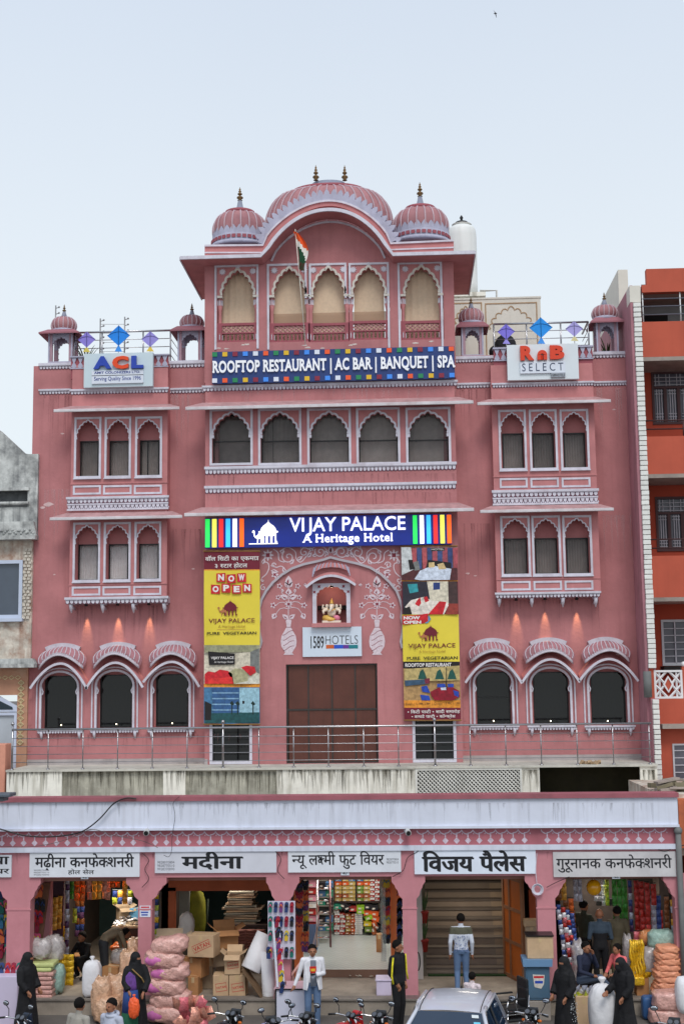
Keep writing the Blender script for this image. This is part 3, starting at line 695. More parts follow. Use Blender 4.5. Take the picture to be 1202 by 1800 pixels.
# roof pavilion
YP = YC
pav = MB(); pch = []
YPB = YP+3.0
X0, X1 = P(360,530,YP)[0], P(798,530,YP)[0]
zb = ZCT; zt = P(580, 452, YP)[1]
units = [((377.4,466,454.8,614),(390,475,446,519.5)), ((469.7,463.7,539.6,614),(481,472,536,518.5)), ((543.6,463,609.5,614),(549.5,471,605,518)), ((613.5,462,684.4,614),(619.5,470,676,517.5)), ((699.4,460.7,777.8,608),(711,469.5,770,516.5))]
for i, (q, a) in enumerate(units):
 x0, x1, z0, z1 = R(*q, YP); ax0, ax1, az0, az1 = R(*a, YP)
 zrail = P((q[0]+q[2])/2, 601 if i < 3 else 597, YP)[1]; z0 = zrail
 side = i in (0, 4)
 hole = (ax0-.12, ax1+.12, zrail, z1-.06); pch.append(hole)
 t = MB(); wb = .055
 if side:
  zl = P((q[0]+q[2])/2, 614, YP)[1]
  t.box(x0, x0+wb, YP-.03, YP, zl, z1); t.box(x1-wb, x1, YP-.03, YP, zl, z1); t.box(x0+wb, x1-wb, YP-.03, YP, z1-wb, z1)
 else:
  zl = P((q[0]+q[2])/2, 614, YP)[1]
  la, lb = (zl if i == 1 else az0-.1), (zl if i == 3 else az0-.1)
  t.box(x0, x0+wb, YP-.03, YP, la, z1); t.box(x1-wb, x1, YP-.03, YP, lb, z1); t.box(x0+wb, x1-wb, YP-.03, YP, z1-wb, z1)
 o = t.new('pavilion_window', WHT, hotel)
 pts = cusped(ax0, ax1, az0, az1, n=9, amp=.05)
 s = MB(); s.prism([(hole[0], az0-.0)]+pts+[(hole[1], az0), (hole[1], hole[3]), (hole[0], hole[3])], YP+.0, YP+.16); s.new('arch_panel', PINK2, o)
 tr = MB(); tr.ribbon(pts, .06, YP-.03, YP-.001, side=1); tr.box(hole[0], ax0+.02, YP-.035, YP+.15, az0-.06, az0-.001); tr.box(ax1-.02, hole[1], YP-.035, YP+.15, az0-.06, az0-.001)
 tr.new('arch_trim', mat('cream_trim', (206,200,192), .7, var=.1, scale=4, grime=.3, gcol=(160,140,130)), o)
 for k, cx in enumerate((ax0+.02, ax1-.02, (ax0+ax1)/2)):
  cz = z1-.18 if k < 2 else az1+.085; r = .1 if k < 2 else .07; p = []
  for j in range(20):
   rr = r if j % 2 == 0 else r*.55; p.append((cx+rr*math.cos(j*math.pi/10), cz+rr*math.sin(j*math.pi/10)))
  mm_ = MB(); mm_.prism(p, YP-.02, YP-.001); mm_.new('rosette', WHT, o)
 for sx, cx in ((-1, hole[0]+.06), (1, hole[1]-.06)):
  c = MB(); H = az0-.06-zrail
  c.lathe(cx, YP+.1, [(.07,zrail),(.07,zrail+.05*H),(.045,zrail+.1*H),(.075,zrail+.2*H),(.05,zrail+.36*H),(.045,zrail+.7*H),(.075,zrail+.84*H),(.045,zrail+.88*H),(.07,zrail+H*.97),(.07,zrail+H)], 10)
  c.new('pilaster', [PINK2], o)
  c2 = MB()
  for zc in (.12, .9):
   for j in range(5):
    a_ = math.pi*(1.1+.2*j); c2.obox((cx+.07*math.cos(a_), YP+.1+.07*math.sin(a_), zrail+H*zc), (.02, .02, .13*H*.9))
  c2.new('pilaster_leaves', WHT, o)
 bx0, bx1 = hole[0]+.12, hole[1]-.12; zr1 = P((a[0]+a[2])/2, 567 if i < 3 else 563, YP)[1]; hh = zr1-zrail
 b = MB(); b.box(hole[0]+.001, hole[1]-.001, YP+.03, YP+.13, zr1-.07, zr1); b.box(hole[0]+.001, hole[1]-.001, YP+.03, YP+.13, zrail, zrail+.05)
 b.box(hole[0]+.001, bx0, YP+.03, YP+.13, zrail+.05, zr1-.07); b.box(bx1, hole[1]-.001, YP+.03, YP+.13, zrail+.05, zr1-.07)
 b.box(bx0, bx1, YP+.04, YP+.12, zrail+hh*.45, zrail+hh*.45+.03)
 bo = b.new('balustrade', PINK_D, o)
 n = 8; s_ = (bx1-bx0)/n
 for j in range(n-1):
  bb = MB(); bb.box(bx0+(j+1)*s_-.022, bx0+(j+1)*s_+.022, YP+.06, YP+.1, zrail+.05, zrail+hh*.45); bb.new('baluster', PINK_D, o)
 lt = MB(); za, zc = zrail+hh*.45+.03, zr1-.07; h2 = zc-za; nn = 7; ss = (bx1-bx0)/nn
 for j in range(-1, nn+1):
  for d in (-1, 1):
   xa, xb = bx0+j*ss, bx0+j*ss+ss*2
   if d < 0: xa, xb = xb, xa
   u0, u1, v0, v1 = xa, xb, za, zc
   def cl(x, z, u, v):
    if x < bx0: f_ = (bx0-x)/(u-x); return bx0, z+(v-z)*f_
    if x > bx1: f_ = (bx1-x)/(u-x); return bx1, z+(v-z)*f_
    return x, z
   p0 = cl(u0, v0, u1, v1); p1 = cl(u1, v1, u0, v0); l = math.hypot(p1[0]-p0[0], p1[1]-p0[1])
   if l < .05: continue
   lt.tube([(p0[0], YP+.075+.012*d, p0[1]), (p1[0], YP+.075+.012*d, p1[1])], .013, 4)
 lt.new('lattice', mat('pale_pink', (196,140,146), .7), o, kind='stuff')
 cu = MB(); curtain(cu, hole[0]+.02 + (.12 if i == 3 else 0), hole[1]-.02-(.13 if i == 3 else 0), zrail, hole[3], YP+.3, 4 if i not in (0, 4) else 6, .004 if i not in (0, 4) else .014)
 cu.new('curtain', CREAM, o)
 if i in (1, 2, 3):
  bb = MB(); zz = P(580, 545, YP)[1]; bb.box(hole[0], hole[1], YP+.24, YP+.26, zr1, zz); bb.new('net_panel', mat('beige_net', (190,160,135), .9, alpha=.6, var=0), o)
pw = MB(); cells(pw, X0, X1, zb, zt, YP, YP+.25, pch)
holeb = (X0+1.2, X1-1.2, zb+1.0, zt-.5)
pw.box(X0, X0+.2, YP+.25, YPB, zb, zt); pw.box(X1-.2, X1, YP+.25, YPB, zb, zt); pw.box(X0+.2, X1-.2, YPB-.2, YPB, zb, zb+.5)
pw.new('pavilion_wall', PINK, hotel)
rf = MB(); rf.box(X0+.2, X1-.2, YP+.25, YPB, zt-.1, zt); rf.new('pavilion_ceiling', PINK2, hotel)
ps = MB(); random.seed(3)
for (px, py) in ((428,606),(434,605),(536,607),(541,611),(616,607),(622,605),(730,603),(758,600),(384,612),(567,612),(398,613)):
 cx, cz = P(px, py, YP); ps.prism([(cx+random.uniform(.03,.1)*math.cos(t), cz+random.uniform(.01,.03)*math.sin(t)) for t in [j*math.pi/4 for j in range(8)]], YP-.003, YP-.0005)
ps.new('bare_plaster', mat('bare_plaster', (208,196,190), .9), hotel, kind='stuff')
YE = YP-.65
def pe(px, py): return P(px, py, YE)
eL, eR = pe(317.5, 457), pe(834, 447); aL = pe(467, 457); aR = pe(682, 451); ap = pe(577, 372)
def archpath(a, p, b, n=28, e=2.15):
 out = []
 for i in range(n+1):
  t = -1+2*i/n; x = p[0]+(p[0]-a[0])*t if t < 0 else p[0]+(b[0]-p[0])*t; zz = a[1] if t < 0 else b[1]
  k = 1-abs(t)**e; k2 = math.sqrt(max(0, 1-t*t)); k = .55*k+.45*k2
  k = 1-(1-k)*1.0
  out.append((x, zz+(p[1]-zz)*k))
 return out
ar = archpath(aL, ap, aR)
path = [eL, (aL[0]-.12, eL[1])]+[(x, z) for x, z in ar[1:-1]]+[(aR[0]+.12, aR[1]), eR]
e = MB(); e.ribbon(path, .09, YE-.05, YE, side=1); e.new('eave_edge', WHT, hotel)
s = MB(); n = len(path); vs = []
for (x, z) in path: vs += [(x, YE, z+.01), (x, YE, z+.08), (x, YP+.02, z+.10), (x, YP+.02, z+.03)]
s.add(vs, [(4*i+k, 4*i+4+k, 4*i+4+(k+1) % 4, 4*i+(k+1) % 4) for i in range(n-1) for k in range(4)])
for sx, xa, xb in ((-1, eL[0], X0), (1, eR[0], X1)):
 z = eL[1] if sx < 0 else eR[1]; x_0, x_1 = min(xa, xb), max(xa, xb)
 s.box(x_0, x_1, YP+.021, YPB, z+.03, z+.1)
s.new('eave_soffit', PINK2, hotel)
e2 = MB(); e2.box(eL[0]-.03, eL[0]+.0, YE, YPB, eL[1]+.0, eL[1]+.09); e2.box(eR[0], eR[0]+.03, YE, YPB, eR[1], eR[1]+.09); e2.new('side_eave_edge', WHT, hotel)
ty = MB(); zlow = zt; ap_in = [(x, z) for x, z in ar if z > zlow+.01]
ty.prism([(ap_in[0][0], zlow)]+ap_in+[(ap_in[-1][0], zlow)], YP+.0, YP+.25); ty.new('tympanum', PINK, hotel)
i0, i1, iap = P(479, 460, YP), P(674.5, 455, YP), P(580, 392, YP)
l = MB(); l.ribbon(archpath(i0, iap, i1, e=2.0), .05, YP-.03, YP-.001, side=1); l.new('tympanum_trim', WHT, hotel)
YQ = YP-.25
def pq(px, py): return P(px, py, YQ)
bL0, bL1 = pq(360, 434), pq(463, 433); bR1, bR0 = pq(686, 430), pq(797, 425); bap = pq(577, 355)
br_ = archpath(bL1, bap, bR1, e=1.9)
top = [bL0]+br_+[bR0]
bot = [pq(360, 452), pq(463, 452)]+archpath(pq(470, 452), pq(577, 362), pq(680, 447), e=2.0)[1:-1]+[pq(686, 447), pq(797, 443)]
pp = MB(); pp.prism(top+bot[::-1], YQ, YQ+.25); pp.box(bL0[0], bL0[0]+.2, YQ+.25, YPB, bot[0][1], bL0[1]); pp.box(bR0[0]-.2, bR0[0], YQ+.25, YPB, bot[-1][1], bR0[1]); pp.box(bL0[0]+.2, bR0[0]-.2, YP+.3, YPB, bot[0][1]+.05, bL0[1]-.15)
pp.new('parapet', PINK2, hotel)
tl = MB(); tl.ribbon(top, .05, YQ-.04, YQ+.25, side=1)
tl.ribbon([(x, z+.1) for x, z in [bot[0], bot[1]]], .04, YQ-.02, YQ-.001, side=1); tl.ribbon([(x, z+.1) for x, z in bot[-2:]], .04, YQ-.02, YQ-.001, side=1)
tl.new('parapet_trim', WHT, hotel)
pt = MB(); pt.ribbon([(x, z+.05) for x, z in br_], .16, YQ-.02, YQ+.2, side=1)
def walk(path, step):
 out = []; acc = 0; last = path[0]
 for i in range(len(path)-1):
  a, b = path[i], path[i+1]; l = math.hypot(b[0]-a[0], b[1]-a[1]); d = 0
  while acc+(l-d) >= step:
   d += step-acc; acc = 0; t = d/l; out.append((a[0]+(b[0]-a[0])*t, a[1]+(b[1]-a[1])*t, (b[0]-a[0])/l, (b[1]-a[1])/l))
  acc += l-d
 return out
for (x, z, tx, tz) in walk([(x, z+.05) for x, z in br_], .155):
 nx, nz = -tz, tx; q = []
 for u, v in ((-.075,.15),(-.065,.22),(-.03,.28),(0,.31),(.03,.28),(.065,.22),(.075,.15)): q.append((x+tx*u+nx*v, z+tz*u+nz*v))
 pt.prism(q, YQ-.015, YQ+.12)
pt.new('petal_frieze', LIL, hotel)
def ribs_dome(name_, cx, cy, z0, prof, n, rib, sx=1, sy=1, ribmat=LIL, parent=None, a0=0, a1=2*math.pi, body=None, nlobes=28):
 m = MB(); m.lathe(cx, cy, prof, nlobes, sx, sy, True, a0, a1); o = m.new(name_, body or PINK_D, parent)
 r = MB()
 for k in range(n):
  a = a0+(a1-a0)*(k+.5)/n
  pts = [(cx+(pr+rib*.35)*sx*math.cos(a), cy+(pr+rib*.35)*sy*math.sin(a), z) for pr, z in prof]
  rr = [rib*(1.25 if i == 0 else (.9 if i < len(prof)*.3 else .8)) for i in range(len(pts))]; r.tube(pts, rr, 5)
 r.new('dome_ribs', ribmat, o); return o
DOME = mat('dome_pink_paint', (166,116,120), .75, var=.16, scale=3, grime=.4, gcol=(130,84,96), streak=.25)
RIB = mat('rib_paint', (182,158,166), .7, var=.12, scale=4, grime=.3, gcol=(150,120,136))
def finial(mb, cx, cy, z0, z1, r=.09):
 h = z1-z0; mb.lathe(cx, cy, [(r*.45,z0),(r*.8,z0+.04*h),(r*.35,z0+.1*h),(r,z0+.2*h),(r*.95,z0+.27*h),(r*.3,z0+.36*h),(r*.3,z0+.4*h),(r*.72,z0+.47*h),(r*.7,z0+.52*h),(r*.25,z0+.6*h),(r*.5,z0+.68*h),(r*.2,z0+.76*h),(r*.33,z0+.84*h),(r*.12,z0+.9*h),(.004,z0+h)], 10)
YD = YP+1.35; SYD = .58
cxd, zd0 = P(578, 430, YD); R0 = (P(690,400,YD)[0]-P(467,400,YD)[0])/2; cxd = (P(690,400,YD)[0]+P(467,400,YD)[0])/2
ztop = P(578, 325, YD-.55)[1]; rt = (P(641,322,YD)[0]-P(521,322,YD)[0])/2; zb_ = P(578, 445, YD)[1]
zw = P(578, 398, YD)[1]
prof = []
for i in range(15):
 t = i/14
 z = zb_+(ztop-zb_)*t
 if z < zw: r = R0-.12*((zw-z)/(zw-zb_))**2
 else:
  u = (z-zw)/(ztop-zw); r = rt+(R0-rt)*math.sqrt(max(0, 1-u**2.0))
 prof.append((r, z))
dome = ribs_dome('dome', cxd, YD, zb_, prof, 38, .03, 1, SYD, ribmat=RIB, parent=hotel, body=DOME, nlobes=56)
c = MB(); c.lathe(cxd, YD, [(rt+.02,ztop-.03),(rt+.05,ztop),(rt+.05,ztop+.05),(rt,ztop+.07)], 40, 1, SYD); c.new('dome_collar', PINK_D, dome)
c = MB(); zc = P(578, 315, YD-.2)[1]; c.lathe(cxd, YD, [(rt*.8,ztop+.06),(rt*.68,ztop+.10),(rt*.45,zc-.03),(.01,zc)], 40, 1, SYD); c.new('dome_cap', mat('slate_cap', (130,134,150), .7, var=.12), dome)
for px in (555, 605.5):
 c = MB(); yq = YD-.3; x, z1_ = P(px, 290, yq); finial(c, x, yq, P(px, 318, yq)[1], z1_); c.new('finial', GOLD, dome)
for (px, w0, zbase, zmax, zneck, zcone, zfin) in ((422, 93.7, 434, 402, 378, 352, 329), (739, 97, 427, 396, 371, 345, 320)):
 yd = YP+.75; cx = P(px, 400, yd)[0]; r = (P(px+w0/2, 400, yd)[0]-cx)
 zz = [P(px, q, yd)[1] for q in (zbase, zmax, zneck, zcone, zfin)]
 zp = P(px, 424 if px < 500 else 417, yd)[1]; prof = []
 for i in range(12):
  t = i/11; z = zp+(zz[2]-zp)*t
  r_ = r*(.94+.06*math.sin(min(1, t/.35)*math.pi/2)) if t < .35 else r*(.46+.54*math.sqrt(max(0, 1-((t-.35)/.65)**2)))
  prof.append((r_, z))
 d = ribs_dome('dome', cx, yd, zz[0], prof, 20, .028, parent=hotel, ribmat=RIB, body=DOME, nlobes=40)
 c = MB(); rt_ = r*.5
 c.lathe(cx, yd, [(rt_,zz[2]-.03),(rt_+.05,zz[2]),(rt_+.04,zz[2]+.07),(rt_*.8,zz[2]+.09)], 24); c.new('dome_collar', PINK_D, d)
 c = MB(); hc = zz[3]-zz[2]; c.lathe(cx, yd, [(rt_*.85,zz[2]+.08),(rt_*.45,zz[2]+.08+hc*.2),(rt_*.25,zz[2]+hc*.5),(.05,zz[3])], 16); c.new('dome_cone', mat('slate_cap', (130,134,150), .7), d)
 c = MB(); finial(c, cx, yd, zz[3]-.02, zz[4]); c.new('finial', GOLD, d)
 c = MB(); rb = r*.97; zc = zp
 c.lathe(cx, yd, [(rb+.02,zz[0]-.1),(rb+.06,zz[0]),(rb+.03,zc-.06),(rb+.05,zc)], 32)
 for k in range(26):
  a = 2*math.pi*k/26; ux, uy = math.cos(a), math.sin(a); rr = rb+.035; vx, vy = -uy, ux
  c.add([(cx+ux*rr+vx*h, yd+uy*rr+vy*h, zc+v) for h, v in ((-.1,0),(.1,0),(.085,.12),(.03,.2),(0,.23),(-.03,.2),(-.085,.12))], [(0,1,2,3,4,5,6)])
 c.new('lotus_collar', LIL, d)
 c = MB()
 for k in range(34):
  a = 2*math.pi*k/34; rr = rb+.07; c.obox((cx+rr*math.cos(a), yd+rr*math.sin(a), (zz[0]+zc)/2-.02), (.02,.1,.09), a)
 c.new('petal_row', PINK_D, d, kind='stuff')
 c = MB(); c.lathe(cx, yd, [(rb+.09,zz[0]-.12),(rb+.11,zz[0]-.08),(rb+.09,zz[0]-.03)], 32); c.new('dome_base', LIL, d)
# corner kiosks on the wings (chhatri)
def chhatri(pxc, half_col, ybase, ytop, eave, yeave, dome_half, ydome0, ydome1, yfin, yD, backing=None):
 g = MB(); cx = P(pxc, 600, yD)[0]; hw = P(pxc+half_col, 600, yD)[0]-cx; z0 = P(pxc, ybase, yD)[1]; z1 = P(pxc, ytop, yD)[1]
 yc = yD+hw
 for sx in (-1, 1):
  for sy in (-1, 1): g.box(cx+sx*hw-.0 if sx < 0 else cx+hw-.1, cx-hw+.1 if sx < 0 else cx+hw, yc+sy*hw if sy < 0 else yc+hw-.1, yc-hw+.1 if sy < 0 else yc+hw, z0, z1)
 k = g.new('kiosk', mat('kiosk_lilac', (172,140,152), .75, var=.1, scale=3, grime=.4, gcol=(120,96,108)), hotel)
 ax0, ax1 = cx-hw+.1, cx+hw-.1; zs = z0+(z1-z0)*.58; pts = cusped(ax0, ax1, zs, z1-.12, n=7, amp=.03)
 for yy in (yc-hw+.02, yc+hw-.1):
  a = MB(); a.prism([(ax0, zs)]+pts+[(ax1, zs), (ax1, z1), (ax0, z1)], yy, yy+.08); a.new('kiosk_arch', LIL, k)
 for xx in (cx-hw+.02, cx+hw-.1):
  a = MB(); q = [(yc+(x-cx), z) for x, z in pts]; poly = [(yc-hw+.1, zs)]+q+[(yc+hw-.1, zs), (yc+hw-.1, z1), (yc-hw+.1, z1)]
  nn = len(poly); a.add([(xx, y, z) for y, z in poly]+[(xx+.08, y, z) for y, z in poly], [list(range(nn))[::-1], list(range(nn, 2*nn))]+[(i, (i+1) % nn, nn+(i+1) % nn, nn+i) for i in range(nn)]); a.new('kiosk_arch', LIL, k)
 t = MB(); t.frame(cx-hw-.005, cx+hw+.005, z0, z1, .04, yc-hw-.02, yc-hw-.001); t.new('kiosk_trim', LIL, k)
 b = MB(); b.box(cx-hw-.04, cx+hw+.04, yc-hw-.04, yc+hw+.04, z0-.06, z0); b.new('kiosk_plinth', PINK2, k)
 he = P(pxc+eave, yeave, yD-.2)[0]-cx; ze = P(pxc, yeave, yD-.3)[1]; e = MB(); h2 = hw+.02
 q = [(-1,-1),(1,-1),(1,1),(-1,1)]
 vs = [(cx+a*he, yc+b*he, ze) for a, b in q]+[(cx+a*he, yc+b*he, ze+.04) for a, b in q]+[(cx+a*h2, yc+b*h2, z1+.08) for a, b in q]+[(cx+a*h2, yc+b*h2, z1+.02) for a, b in q]
 fs = []
 for i in range(4):
  j = (i+1) % 4; fs += [(i, j, 4+j, 4+i), (4+i, 4+j, 8+j, 8+i), (12+i, 12+j, j, i)]
 fs += [(8,9,10,11), (15,14,13,12)]; e.add(vs, fs); e.new('kiosk_eave', mat('eave_mauve', (150,96,106), .7, var=.15), k)
 d0, d1 = P(pxc, ydome0, yD)[1], P(pxc, ydome1, yD)[1]; r = P(pxc+dome_half, 560, yD)[0]-cx
 d0 = max(d0, z1+.12); bs = MB(); bs.lathe(cx, yc, [(r*.98,z1+.05),(r*.98,d0),(r*.9,d0+.02)], 24); bs.new('kiosk_drum', LIL, k)
 prof = []
 for i in range(10):
  t_ = i/9; z = d0+(d1-d0)*t_; prof.append((r*(.86+.14*math.sin(min(1, t_/.35)*math.pi/2)) if t_ < .35 else r*(.22+.78*math.sqrt(max(0, 1-((t_-.35)/.65)**2))), z))
 d = ribs_dome('dome', cx, yc, d0, prof, 16, .022, parent=k and hotel, ribmat=RIB, body=DOME, nlobes=32)
 f = MB(); zf = P(pxc, yfin, yD)[1]; zm = d1+(zf-d1)*.42
 f.lathe(cx, yc, [(r*.3,d1-.03),(r*.2,d1+.06),(.04,zm)], 12); f.new('dome_cone', mat('slate_cap', (130,134,150), .7), d)
 f = MB(); finial(f, cx, yc, zm-.02, zf, .055); f.new('finial', GOLD, d)
 return cx, yc, z0, hw
ch1 = chhatri(107, 21, 638, 584, 32, 584, 22, 578, 552, 529, YW+.05)
ch2 = chhatri(334, 21, 636, 578, 31, 579, 20.5, 575, 549, 527, YW+.05)
ch3 = chhatri(830, 19, 626, 571, 29, 572, 20.5, 565, 538, 516, YW+.05)
ch4 = chhatri(1067, 19, 620, 563, 31, 564, 21, 557, 532, 508, YW+.05)
rd = MB(); rd.box(XL+.3, XR-.3, YW+.301, 8.69, Ztop_wing-.3, Ztop_wing-.12); rd.new('roof_deck', mat('roof_cement', (170,160,150), .9, var=.15), hotel)
# things on the roof
def rail_frame(x0, x1, z0, z1, y, name, label, posts, depth=1.2, side=1, nr=4):
 t = thing(name, label, 'railing', ((x0+x1)/2, y, z0))
 m = MB(); m.tube([(x0, y, z1), (x1, y, z1)], .028, 8); m.new('top_rail', STEEL, t)
 m2 = MB(); xx = x1 if side > 0 else x0; m2.tube([(xx, y, z1), (xx, y+depth, z1)], .028, 8); m2.new('top_rail', STEEL, t)
 for k in range(1, nr+1):
  z = z0+(z1-z0)*(1-k/(nr+.7)); m = MB(); m.tube([(x0, y, z), (x1, y, z)], .011, 6); m.new('rail', STEEL, t)
  m = MB(); m.tube([(xx, y, z), (xx, y+depth, z)], .011, 6); m.new('rail', STEEL, t)
 for x in posts: m = MB(); m.tube([(x, y, z0), (x, y, z1)], .022, 8); m.new('post', STEEL, t)
 return t
yy = YW+.2
a = P(131, 585, yy); b = P(300, 583, yy); z0 = Ztop_wing-.1
rail_frame(a[0], b[0], z0, a[1], yy, 'roof_railing', 'steel roof railing behind the ACL sign on the left wing', [a[0], P(180,600,yy)[0], P(252,600,yy)[0], b[0]])
a = P(867, 570, yy); b = P(1033, 567, yy)
rail_frame(a[0], b[0], z0, a[1], yy, 'roof_railing', 'steel roof railing behind the RnB SELECT sign on the right wing', [a[0], P(925,590,yy)[0], P(985,590,yy)[0], b[0]])
def kite(px, py, half, col, label, y=YB-.0, mname='kite_blue', tail=(60,140,220)):
 x, z = P(px, py, y); h = P(px+half, py, y)[0]-x
 t = thing('paper_kite', label, 'kite', (x, y, z), 'decorative paper kites on the roof')
 m = MB(); m.prism([(x-h, z), (x, z-h*.92), (x+h, z), (x, z+h*.92)], y-.006, y)
 m.new('sail', mat(mname, col, .35, var=.08, scale=9, bump=.25, bscale=12), t)
 s = MB(); s.tube([(x, y-.012, z-h*.92), (x, y-.012, z+h*.92)], .009, 4); s.tube([(x-h, y-.012, z), (x-h*.5, y-.012, z+h*.26), (x, y-.012, z+h*.36), (x+h*.5, y-.012, z+h*.26), (x+h, y-.012, z)], .007, 4); s.new('spar', mat(mname+'_spar', tuple(int(q*.7) for q in col), .6), t)
 f = MB(); f.prism([(x-.02, z-h*.9), (x+.02, z-h*.9), (x+.1, z-h*1.45), (x-.1, z-h*1.4)], y-.004, y+.002); f.new('tail', mat('kite_tail_'+mname, tail, .5), t)
 p = MB(); p.tube([(x, y+.012, z+.0), (x, y+.012, z-h*1.7)], .01, 5); p.new('stick', STEEL, t)
kite(209, 590, 20, (20,130,226), 'large sky blue kite above the ACL sign')
kite(153, 597, 15.5, (136,122,208), 'small purple kite beside the left corner kiosk', mname='kite_purple', tail=(210,190,90))
kite(264.5, 596, 15.5, (150,140,214), 'small lilac kite right of the blue kite over the ACL sign', mname='kite_lilac', tail=(220,190,80))
kite(950, 576, 20.5, (20,140,226), 'large sky blue kite above the RnB SELECT sign', mname='kite_azure')
kite(889, 583, 15.5, (124,112,214), 'small purple kite left above the RnB SELECT sign', mname='kite_violet', tail=(150,140,220))
kite(1008.5, 578, 15.5, (168,160,220), 'small pale lilac kite right above the RnB SELECT sign', mname='kite_pale', tail=(210,200,150))
def rack(px, y0p, y1p, Y, label):
 x, z0 = P(px, y0p, Y); z1 = P(px, y1p, Y)[1]; t = thing('fence_pole', label, 'pole', (x, Y, z0))
 m = MB(); m.tube([(x, Y, z0), (x, Y, z1)], .02, 6); m.new('post', mat('galv', (150,150,152), .5, metal=.6), t)
 k = max(3, int((z1-z0)/.16)); im = None
 for i in range(k):
  z = z0+(z1-z0)*(i+.5)/k; b = MB(); b.tube([(x, Y, z), (x+.1, Y-.02, z+.02)], .012, 5); b.ball((x+.1, Y-.02, z+.03), .03, 6); b.new('insulator', MC['galv'], t)
rack(176, 640, 560, YW+1.6, 'galvanised electric fence pole standing left behind the blue kite')
rack(219, 640, 557, YW+1.9, 'galvanised electric fence pole standing right behind the blue kite')
rack(97, 640, 537, YW+2.6, 'galvanised pole rising behind the left corner kiosk dome')
for (x0_, x1_, yp) in ((176, 219, 572), (176, 219, 561)):
 pass
wr = MB()
for yp in (570, 586, 602, 618): wr.tube([(P(176, yp, YW+1.6)[0], YW+1.6, P(176, yp, YW+1.6)[1]), (P(219, yp, YW+1.9)[0], YW+1.9, P(219, yp, YW+1.9)[1])], .006, 4)
setp(wr.new('fence_wires', MC['galv']), 'thin electric fence wires strung between the two roof poles', 'wire')
LEAF = mat('leaf_green', (58,82,40), .6, var=.3, scale=10)
def plant(x, y, z, label, h=.5, n=16, name='potted_palm', pot=(120,60,40)):
 t = thing(name, label, 'plant', (x, y, z)); m = MB(); m.lathe(x, y, [(.1,z),(.14,z+.2),(.16,z+.2),(.15,z+.22)], 12); m.new('pot', mat('pot_%d%d%d' % pot, pot, .7), t)
 for i in range(n):
  a = i*2.4; l = h*random.uniform(.7, 1.1); tilt = random.uniform(.3, 1.1); pts = []
  m = MB(); vs = []
  for j in range(5):
   u = j/4; r = l*math.sin(tilt)*u; zz = z+.2+l*math.cos(tilt)*u*(1.35-.5*u); w_ = .025*math.sin(math.pi*(.15+.8*u))
   cx_, cy_ = x+r*math.cos(a), y+r*math.sin(a); vs += [(cx_-w_*math.sin(a), cy_+w_*math.cos(a), zz), (cx_, cy_, zz-.008), (cx_+w_*math.sin(a), cy_-w_*math.cos(a), zz)]
  m.add(vs, [(3*j+k, 3*j+k+1, 3*j+4+k, 3*j+3+k) for j in range(4) for k in range(2)], True); m.new('leaf', LEAF, t)
x, z = P(152, 622, YW+.6); plant(x, YW+.6, Ztop_wing-.12, 'green potted palm behind the left roof railing', .75)
x, z = P(1070, 612, YW+1.0); plant(x, YW+1.3, Ztop_wing-.12, 'green potted palm seen through the far right kiosk', .8)
YT = 4.5
x0, x1, z0, z1 = R(787, 400, 838, 523, YT); t = thing('water_tank', 'white cylindrical rooftop water tank with black lid behind the pavilion', 'water tank', ((x0+x1)/2, YT, z0)); r = (x1-x0)/2; cx = (x0+x1)/2
zt_ = P(812, 397, YT)[1]
m = MB(); m.lathe(cx, YT, [(r,z0),(r*1.0,z0+.3),(r*1.01,z0+.33),(r,z0+.36),(r,z1-.3),(r*.97,z1-.12),(r*.85,z1-.02),(r*.5,z1+.06),(.3,z1+.08)], 32); m.new('tank_body', mat('tank_white', (222,224,222), .5, var=.05, streak=.2, gcol=(170,170,165)), t)
m = MB(); m.lathe(cx, YT, [(r*.5,z1+.05),(r*.5,z1+.13),(r*.4,z1+.17),(.05,z1+.19)], 24); m.lathe(cx, YT, [(.05,z1+.17),(.035,z1+.27),(.06,z1+.3),(.02,z1+.38)], 8); m.new('tank_lid', BLK, t)
m = MB(); m.tube([(cx+r*1.1, YT-.3, z0+.1), (cx+r*1.1+.5, YT-.3, z0+.1), (cx+r*1.1+.5, YT-.3, z0-1.5)], .035, 6); m.new('pipe', mat('pvc', (200,200,196), .5), t)
m = MB(); m.box(cx-r-.2, cx+r+.2, YT-r-.1, YT+r+.1, z0-.12, z0); m.box(cx-r, cx+r, YT-r, YT+r, 4, z0-.12); m.new('tank_stand', CONC, t)
YV = 3.2
x0, x1, z0, z1 = R(770, 526, 951, 640, YV); t = thing('rear_wall', 'white roof wall behind with pale brown painted arch outlines', 'wall', ((x0+x1)/2, YV, z0))
m = MB(); m.box(x0, x1, YV, YV+.3, Ztop_wing-.3, z1); m.box(x0-.02, x1+.02, YV-.02, YV+.32, z1, z1+.05); m.new('wall_panel', mat('rear_white', (216,212,202), .8, var=.06, streak=.15, gcol=(180,172,160)), t)
for (a, b) in ((790, 848), (853, 945)):
 u0, u1, v0, v1 = R(a, 532, b, 640, YV); m = MB(); m.frame(u0, u1, v0, v1, .035, YV-.012, YV-.001)
 m.ribbon(cusped(u0+.12, u1-.12, v1-.8, v1-.12, n=9, amp=.09), .03, YV-.012, YV-.001, side=1); m.new('arch_outline', mat('brown_line', (170,140,110), .8), t)
x, z = P(888, 598, YW+.5); m = MB(); m.ball((x, YW+.6, z-.15), .3, 12, (1, .8, 1.15)); m.ball((x-.25, YW+.6, z-.3), .2, 10);
setp(m.new('covered_bundle', mat('dark_cloth', (40,42,46), .9)), 'dark cloth covered bundle behind the purple kite on the right roof', 'bundle')
yf = YP-.35
f0 = P(537, 606, yf); f1 = P(519, 403, yf-.25)
